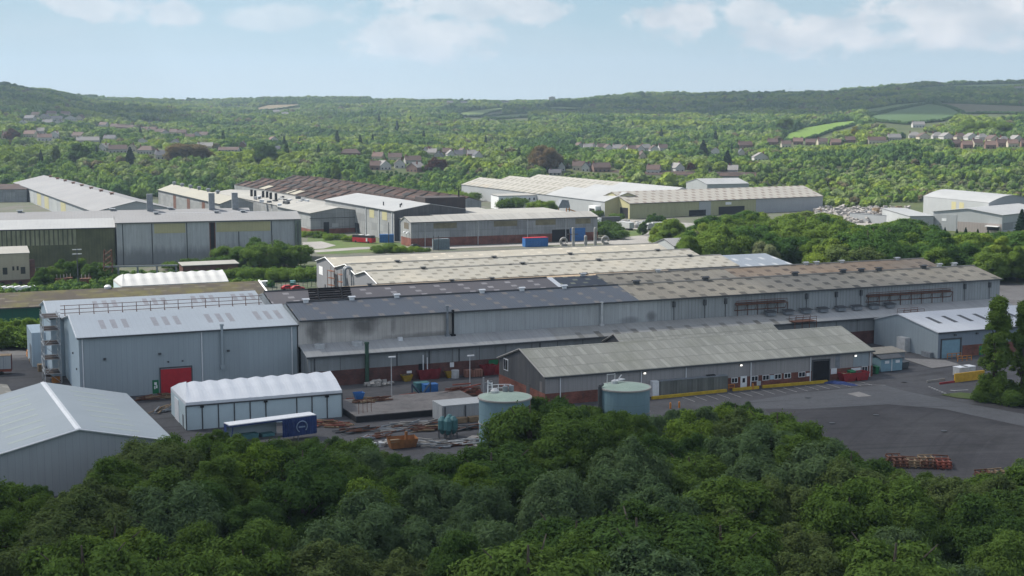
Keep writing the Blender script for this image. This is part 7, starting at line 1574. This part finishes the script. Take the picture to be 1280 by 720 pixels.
for x, y, h, px, tone, kind, b in sorted(L2, key=lambda q: q[3]):
    key = (tone, kind, b); cnt[key] = cnt.get(key, 0)+1
    tree(kind, {'lime': 'belt_lime', 'mid': 'belt_mid', 'dark': 'belt_dark'}.get(tone, tone), x, y, 0, h, f"{TONENAME[tone]} {SH[kind]}, {ordn(cnt[key])} from left {BN2[b]}", 'trees of the belt behind the mill', rt.uniform(1.15, 1.4))
def T(kind, tone, px, pyb, pyt, lab, wide=1.0, z=0, group=None, cat=None, seed=None):
    if z is None: p = hit(px, pyb)
    else: p = G(px, pyb, z)
    r = ray(px, pyt); h = max(1.2, H+r[2]*p[1]/r[1]-p[2]); return tree(kind, tone, p[0], p[1], p[2], h, lab, group, wide, cat, seed)
T('poplar', 'belt_mid', 1244, 503, 369, 'tall poplar with bare pale trunk showing, left of the two', 1.4, seed=0); T('poplar', 'belt_mid', 1277, 503, 374, 'tall poplar cut by the right picture edge', 1.35, seed=1)
for k, (px, pb, pt) in enumerate(((1238, 501, 482), (1257, 504, 480), (1274, 505, 478), (1226, 500, 490))): T('bush', 'mid', px, pb, pt, ['dark bush at the foot of the left poplar', 'dark bush between the two poplar trunks', 'dark bush under the right-edge poplar', 'small dark bush left of the poplars'][k], 1.2)
T('willow', 'blossom', 868, 327, 288, 'white-blossomed tree at the left end of the belt', 1.1); T('willow', 'blossom', 955, 341, 300, 'cream-blossomed bush tree in front of the belt', 1.1); T('round', 'blossom', 1062, 331, 306, 'pale grey-green round tree by the mill roof', 1.2)
T('round', 'lime', 1122, 305, 274, 'vivid yellow-green tree in front of the grey boundary wall', 1.25); T('round', 'dark', 803, 294, 277, 'lone round dark tree in the lorry yard', 1.0)
T('conifer', 'conifer', 1276, 300, 262, 'dark conifer beside the broad gabled depot at the right edge', 1.3)
for k, (px, pb) in enumerate(((1146, 285), (1153, 286), (1160, 288), (1169, 290), (1181, 291), (1196, 292), (1207, 292), (1222, 293), (1235, 293))): T('conifer', 'conifer', px, pb+1.5, pb-8+(k % 3), f'small dark conifer, {ordn(k+1)} from the left before the pale depots', 1.5, group='small conifers before the pale depots')
# bushes before the panelled hall, hedges
BU = [(285, 333, 306), (300, 336, 308), (318, 332, 296), (326, 338, 304), (342, 333, 300), (356, 335, 306), (370, 334, 305), (272, 336, 318), (240, 334, 322), (100, 350, 322), (118, 352, 327), (80, 352, 323), (62, 356, 333), (53, 362, 334), (134, 350, 328), (212, 338, 326), (150, 355, 342), (175, 352, 341)]
for k, (px, pb, pt) in enumerate(BU): T('round' if pb-pt > 22 else 'bush', 'dark' if k % 3 else 'mid', px, pb, pt, f"dark {'tree' if pb-pt > 22 else 'bush'}, {ordn(1+sorted(b[0] for b in BU).index(px))} from the left in the scrub before the old halls", 1.25, group='scrub before the halls')
HB = [(292+k*11, 351-(k % 2), 335-(k % 3)) for k in range(10)]
for k, (px, pb, pt) in enumerate(HB): T('bush', 'mid', px, pb, pt, f'green hedge bush, {ordn(k+1)} from the left in the row behind the mossy roof', 1.2, group='hedge behind the mossy roof')
for k in range(8): T('bush' if k % 2 else 'round', 'mid', -18+k*9.5, 434-(k % 2)*2, 396+(k % 3)*3, f'green hedge tree, {ordn(k+1)} from the left below the green wall', 1.2, group='hedge below the green wall')
for k, (px, pb, pt) in enumerate(((384, 296, 288), (398, 297, 288), (412, 300, 291), (425, 300, 292), (436, 302, 294), (486, 315, 303), (500, 316, 306), (474, 316, 306), (516, 316, 307), (529, 316, 309))): T('bush', 'mid' if k % 2 else 'lime', px, pb, pt, f'low green bush, {ordn(k+1)} from the left on the rough grass by the coach', 1.3, group='bushes on the rough grass')
for k, (px, pb, pt) in enumerate(((754, 293, 275), (762, 296, 280), (772, 299, 286), (748, 288, 277), (745, 272, 262), (771, 275, 266))): T('bush', 'dark' if k < 3 else 'mid', px, pb, pt, f'bush, {ordn(k+1)} counted from the lorry yard corner beside the brick-based works', 1.2, group='bushes by the lorry yard')
for k, (px, pb, pt) in enumerate(((677, 275, 250), (686, 275, 250))): T('round', 'lime', px, pb, pt, ['left', 'right'][k]+' bright green bush tree by the white office block', 1.3)
T('bush', 'mid', 640, 262, 246, 'green bush left of the white office block', 1.3); T('bush', 'lime', 560, 254, 237, 'yellow-green bush tree at the corner of the triple-bay shed', 1.6); T('bush', 'mid', 582, 252, 239, 'green bush before the grey side of the triple-bay shed', 1.6)
for k, (px, pb, pt) in enumerate(((818, 284, 266), (828, 283, 269))): T('round', 'dark', px, pb, pt, ['left', 'right'][k]+' dark tree against the front wall of the dotted-roof shed', 1.2)
# landmark trees on the slope
T('conifer', 'conifer', 51.5, 208, 187.5, 'narrow dark conifer in the left tree belt', .95, None); T('conifer', 'conifer', 163, 208, 184, 'broad dark conifer above the long shed', 1.75, None); T('conifer', 'conifer', 121, 196, 182, 'small dark conifer beside the white steep gable', 1.3, None)
T('conifer', 'conifer', 879, 199, 175, 'left one of two big dark conifers above the far sheds', 1.6, None); T('conifer', 'conifer', 909, 213, 188, 'right one of two big dark conifers above the far sheds', 1.65, None)
T('round', 'brown', 235, 206, 178, 'large bare brown tree among the houses', 2.0, None); T('round', 'copper', 16, 178, 160, 'copper-red tree beside the red roof at far left', 1.5, None); T('tall', 'yellow', 1068, 176, 157, 'golden-yellow upright tree on the right hillside', 1.2, None)
T('willow', 'brown', 682, 214, 180, 'tall bare brown tree left of the pale house row', 1.5, None); T('round', 'copper', 545, 214, 196, 'purple-brown tree in front of the distant estate', 1.8, None); T('round', 'copper', 864, 214, 203, 'small purple-brown tree right of the bright white house pair', 1.4, None)
for k, (px, pb, pt, tone, wd2) in enumerate(((70, 206, 181, 'olive', .9), (100, 205, 178, 'dark', 1.5), (420, 227, 203, 'lime', 1.1), (330, 205, 176, 'dark', 1.3), (1215, 172, 148, 'lime', 1.6), (1245, 172, 150, 'lime', 1.5), (981, 165, 146, 'mid', 1.7))):
    T('tall' if k in (0, 2) else 'round', tone, px, pb, pt, ['olive upright tree behind the narrow conifer', 'broad dark tree before the left houses', 'pointed bright green tree above the rusty works', 'dark tree right of the long bungalow', 'big yellow-green tree above the villas, left one', 'big yellow-green tree above the villas, right one', 'broad tree at the top corner of the bright meadow'][k], wd2, None)
# ---------------------------------------------------------------- the woods: nobody could count them, one object
def far_crown(kind, seed):
    """soft clumps with a ragged leafy skin, for trees seen from a kilometre away"""
    rs_ = np.random.RandomState(seed); bm = bmesh.new()
    if kind == 'conifer': L = [(0, 0, 1.2+k*1.5, 2.4*(1-k/7.2), .9) for k in range(7)]
    else:
        L = [(0, 0, 3.2, 2.5, 1.0)]
        for k in range(9): a = rs_.uniform(0, 6.28); q = rs_.uniform(.8, 2.7); z = rs_.uniform(2.0, 6.2-q*.9); L.append((q*math.cos(a), q*math.sin(a), z, rs_.uniform(1.0, 1.8), rs_.uniform(.8, 1.15) if kind != 'tall' else 1.5))
    for (x, y, z, r, st) in L:
        res = bmesh.ops.create_icosphere(bm, subdivisions=2, radius=1.0)
        for v in res['verts']:
            n_ = mnoise.fractal(v.co*2.2+Vector((x*3, y*3, z+seed)), 1.0, 2.0, 3); c = v.co*(r*(1+.42*n_)); v.co = Vector((x+c.x, y+c.y, max(-.6, z+c.z*st)))
    me = bpy.data.meshes.new('far_crown'); bm.to_mesh(me); bm.free()
    V = np.empty(len(me.vertices)*3); me.vertices.foreach_get('co', V); V = V.reshape(-1, 3); Nn = np.empty(len(V)*3); me.vertices.foreach_get('normal', Nn); Nn = Nn.reshape(-1, 3)
    k = rs_.choice(len(V), 420); P = V[k]+Nn[k]*rs_.uniform(.0, .35, (420, 1)); lm = leaf_mesh('far_leaf', P, Nn[k]+rs_.normal(size=(420, 3))*.45+np.array([0, 0, .2]), .42, 1.3, seed)
    bm = bmesh.new(); bm.from_mesh(me); bm.from_mesh(lm); bm.to_mesh(me); bm.free(); bpy.data.meshes.remove(lm); return me
protos = []
for i, kind in enumerate(('round', 'willow', 'tall', 'round', 'conifer')):
    cm = far_crown(kind, 40+i)
    wm = leafm(f'wood_leaf_{i}', *[((.185, .252, .042), (.225, .285, .052)), ((.165, .215, .08), (.195, .245, .09)), ((.118, .192, .042), (.152, .228, .052)), ((.058, .112, .038), (.085, .145, .044)), ((.022, .042, .022), (.03, .055, .026))][i], (.13, .115, .065) if i == 1 else None, .2, (.0055, (.055, .11, .036), .6))
    cm.materials.append(wm); protos.append(cm)
# footprints of everything built, so that no wood grows through a building
FOOT = []
for o in [q for q in bpy.data.objects if q.parent is None and q.get('category') in ('factory', 'warehouse', 'workshop', 'building', 'shed', 'tent', 'depot')]:
    bx = [1e9, -1e9, 1e9, -1e9]
    for ch in o.children:
        if ch.type == 'MESH' and len(ch.data.vertices):
            V = np.empty(len(ch.data.vertices)*3); ch.data.vertices.foreach_get('co', V); V = V.reshape(-1, 3); bx = [min(bx[0], V[:, 0].min()), max(bx[1], V[:, 0].max()), min(bx[2], V[:, 1].min()), max(bx[3], V[:, 1].max())]
    FOOT.append((o.location.x, o.location.y, o.rotation_euler.z, bx))
rs = np.random.RandomState(3)
X = []; Y = []
y = 770.0
while y < 3750:
    s = 7.8+2.2*min(1, max(0, (y-1000)/1400)); xs = np.arange(-.415*y-40, .415*y+40, s); X.append(xs+rs.uniform(-.45, .45, len(xs))*s); Y.append(y+rs.uniform(-.5, .5, len(xs))*s); y += s*(.9 if y < 1600 else 1.1)
X = np.concatenate(X); Y = np.concatenate(Y); Zt = tz(X, Y)
zc = Zt-H; dd = Y*cp-zc*sp; PX = 640+F*X/dd; PY = 360-F*(Y*sp+zc*cp)/dd
bnd = np.interp(PX, [-60, 560, 575, 690, 700, 740, 930, 960, 1018, 1022, 1060, 1108, 1112, 1300], [905, 905, 905, 940, 985, 985, 960, 850, 845, 822, 815, 815, 870, 880])
keep = Y > bnd
for (fx, fy, fa, bx) in FOOT:
    lx = (X-fx)*math.cos(fa)+(Y-fy)*math.sin(fa); ly = -(X-fx)*math.sin(fa)+(Y-fy)*math.cos(fa)
    keep &= ~((lx > bx[0]-4.5) & (lx < bx[1]+4.5) & (ly > bx[2]-14) & (ly < bx[3]+4.5))
fldp = [P for _, _, P in FIELDS]
for P in fldp:
    x0, x1 = min(p[0] for p in P), max(p[0] for p in P); y0, y1 = min(p[1] for p in P), max(p[1] for p in P)
    idx = np.where((PX > x0) & (PX < x1) & (PY > y0-1) & (PY < y1+16) & keep)[0]
    for i in idx:
        if any(inpoly(PX[i], PY[i]-q*9.5*F/Y[i], P) for q in ((0,) if y1 < 129 else (0, .35, .7, 1.0))): keep[i] = False
cap = np.full(len(X), 30.0)
for (hx, hy, Lw) in HOUSES:
    # same line of sight, not the same x: shift sideways with the distance in front
    dx_ = np.abs(X-hx*Y/hy); dy_ = hy-Y
    keep &= ~((dx_ < Lw*.5+4.0) & (dy_ < 13) & (dy_ > -14))
    m = (dx_ < Lw*.5+4.0) & (dy_ > 0) & (dy_ < 190); cap = np.where(m, np.minimum(cap, .8+.058*dy_), cap)
for o in [q for q in bpy.data.objects if q.parent is None and q.name.startswith(('conifer_tree', 'broadleaf_tree', 'willow_tree'))]:
    lx, ly = o.location.x, o.location.y
    if ly > 800: keep &= ~((np.abs(X-lx) < 4.5) & (Y > ly-30) & (Y < ly+3))
glade = np.array([mnoise.noise(Vector((a/95, b/150, 11)))+.35*mnoise.noise(Vector((a/30, b/40, 2))) for a, b in zip(X, Y)]); keep &= ~((glade > .40) & (Y > 1250))
X, Y, Zt, cap, PX = X[keep], Y[keep], Zt[keep], cap[keep], PX[keep]
n = len(X); big = np.array([mnoise.noise(Vector((a/70, b/70, 0))) for a, b in zip(X, Y)]); pat = np.array([mnoise.noise(Vector((a/75, b/110, 5)))+.6*mnoise.noise(Vector((a/260, b/260, 8))) for a, b in zip(X, Y)])
sc = rs.uniform(.65, 1.5, n)*(1+.6*big)*(1+.12*np.clip((Y-1000)/1400, 0, 1)); sc = np.minimum(sc, cap/6.6); sc = np.where((PX > 960) & (Y < 1080), sc*.68, sc)
wgt = .5+(rs.uniform(0, 1, n)-.5)*.75+pat*1.15
pi = np.where(wgt > .85, 0, np.where(wgt > .55, 1, np.where(wgt > .22, 2, 3))); pi = np.where((rs.uniform(0, 1, n) < .003) & (Y < 2300), 4, pi)
# hedges along the field edges
hx = []; hy = []
for P in fldp:
    for (a, b), (c_, d_) in zip(P, P[1:]+P[:1]):
        m = max(2, int(abs(c_-a)/1.3+abs(d_-b)/.8))
        for k in range(m):
            p = hit(a+(c_-a)*k/m+rs.uniform(-.4, .4), b+(d_-b)*k/m)
            if p: hx.append(p[:2])
hx = np.array(hx); X = np.concatenate([X, hx[:, 0]]); Y = np.concatenate([Y, hx[:, 1]]); Zt = np.concatenate([Zt, tz(hx[:, 0], hx[:, 1])]); sc = np.concatenate([sc, rs.uniform(.4, .8, len(hx))]); pi = np.concatenate([pi, np.full(len(hx), 3)]); n = len(X)
pc = bpy.data.collections.new('woodland_crowns')
for i, cm in enumerate(protos): pc.objects.link(bpy.data.objects.new(f'far_crown_{chr(97+i)}', cm))
def scatter(name, X, Y, Z, sc, pi, label):
    me = bpy.data.meshes.new(name); me.vertices.add(len(X)); me.vertices.foreach_set('co', np.stack([X, Y, Z], 1).reshape(-1).astype(np.float32))
    for nm, typ, d in (('sc', 'FLOAT', sc), ('rz', 'FLOAT', rs.uniform(0, 6.28, len(X))), ('pi', 'INT', pi)):
        a = me.attributes.new(nm, typ, 'POINT'); a.data.foreach_set('value', np.asarray(d).astype(np.int32 if typ == 'INT' else np.float32))
    o = bpy.data.objects.new(name, me); COL.objects.link(o); tag(o, label, None, kind='stuff')
    ng = bpy.data.node_groups.new(name+'_nodes', 'GeometryNodeTree'); ng.interface.new_socket('Geometry', in_out='INPUT', socket_type='NodeSocketGeometry'); ng.interface.new_socket('Geometry', in_out='OUTPUT', socket_type='NodeSocketGeometry')
    N_ = ng.nodes; i_ = N_.new('NodeGroupInput'); o_ = N_.new('NodeGroupOutput'); inst = N_.new('GeometryNodeInstanceOnPoints'); ci = N_.new('GeometryNodeCollectionInfo')
    ci.inputs['Collection'].default_value = pc; ci.inputs['Separate Children'].default_value = True; ci.inputs['Reset Children'].default_value = True
    def attr(nm, t):
        a = N_.new('GeometryNodeInputNamedAttribute'); a.data_type = t; a.inputs['Name'].default_value = nm; return a.outputs['Attribute']
    L_ = ng.links.new; L_(i_.outputs[0], inst.inputs['Points']); L_(ci.outputs[0], inst.inputs['Instance']); inst.inputs['Pick Instance'].default_value = True
    L_(attr('pi', 'INT'), inst.inputs['Instance Index']); cx = N_.new('ShaderNodeCombineXYZ'); L_(attr('rz', 'FLOAT'), cx.inputs[2]); L_(cx.outputs[0], inst.inputs['Rotation']); L_(attr('sc', 'FLOAT'), inst.inputs['Scale']); L_(inst.outputs[0], o_.inputs[0])
    md = o.modifiers.new('scatter', 'NODES'); md.node_group = ng; return o
scatter('woodland', X, Y, Zt, sc, pi, 'mixed green woodland covering the valley side up to the ridge')
# undergrowth in the near wood and scrub edges
ux = []; uy = []
for _ in range(2600):
    y = rt.uniform(108, 236); x = rt.uniform(-.41*y-6, .41*y+6)
    if blocked(x, y): continue
    px, pb = proj(x, y, 0); o = outline(px)
    if pb > o+26: ux.append(x); uy.append(y)
scatter('undergrowth', np.array(ux), np.array(uy), np.zeros(len(ux)), rs.uniform(.18, .34, len(ux)), rs.choice([0, 1, 2, 3], len(ux)), 'low undergrowth filling the gaps of the foreground wood')
sx_ = []; sy_ = []
for _ in range(4000):
    px, py = rt.uniform(-15, 396), rt.uniform(334, 368); f = px/400
    if py < 350-14*f or py > 371-14*f: continue
    x, y = W(px, py); u, v = uv_of(x, y)
    if any(bx[0]-1.5 < (x-fx)*math.cos(fa)+(y-fy)*math.sin(fa) < bx[1]+1.5 and bx[2]-1.5 < -(x-fx)*math.sin(fa)+(y-fy)*math.cos(fa) < bx[3]+1.5 for fx, fy, fa, bx in FOOT): continue
    if 340 < px and py > 352: continue
    if mnoise.noise(Vector((x/14, y/14, 0))) > -.1 and len(sx_) < 700: sx_.append(x); sy_.append(y)
scatter('scrub', np.array(sx_), np.array(sy_), np.zeros(len(sx_)), rs.uniform(.14, .42, len(sx_)), rs.choice([2, 3, 3], len(sx_)), 'tangled dark scrub between the mossy roof and the old halls')
# ---------------------------------------------------------------- the air
mb = MB(); mb.box(-7000, 7000, -500, 7300, -1.2, 330); g = NT('valley_air'); pv = g.n('ShaderNodeVolumePrincipled'); pv.inputs['Color'].default_value = HAZE_C; pv.inputs['Density'].default_value = HAZE_D; pv.inputs['Anisotropy'].default_value = .2
g.t.links.new(pv.outputs[0], g.out.inputs['Volume']); hz = mb.build('haze', g.m); tag(hz, 'pale blue summer haze filling the valley', None, kind='stuff')
print('THINGS', sum(1 for o in bpy.data.objects if o.parent is None), 'FG', len(FG), 'BELT', len(L2), 'WOOD', n)
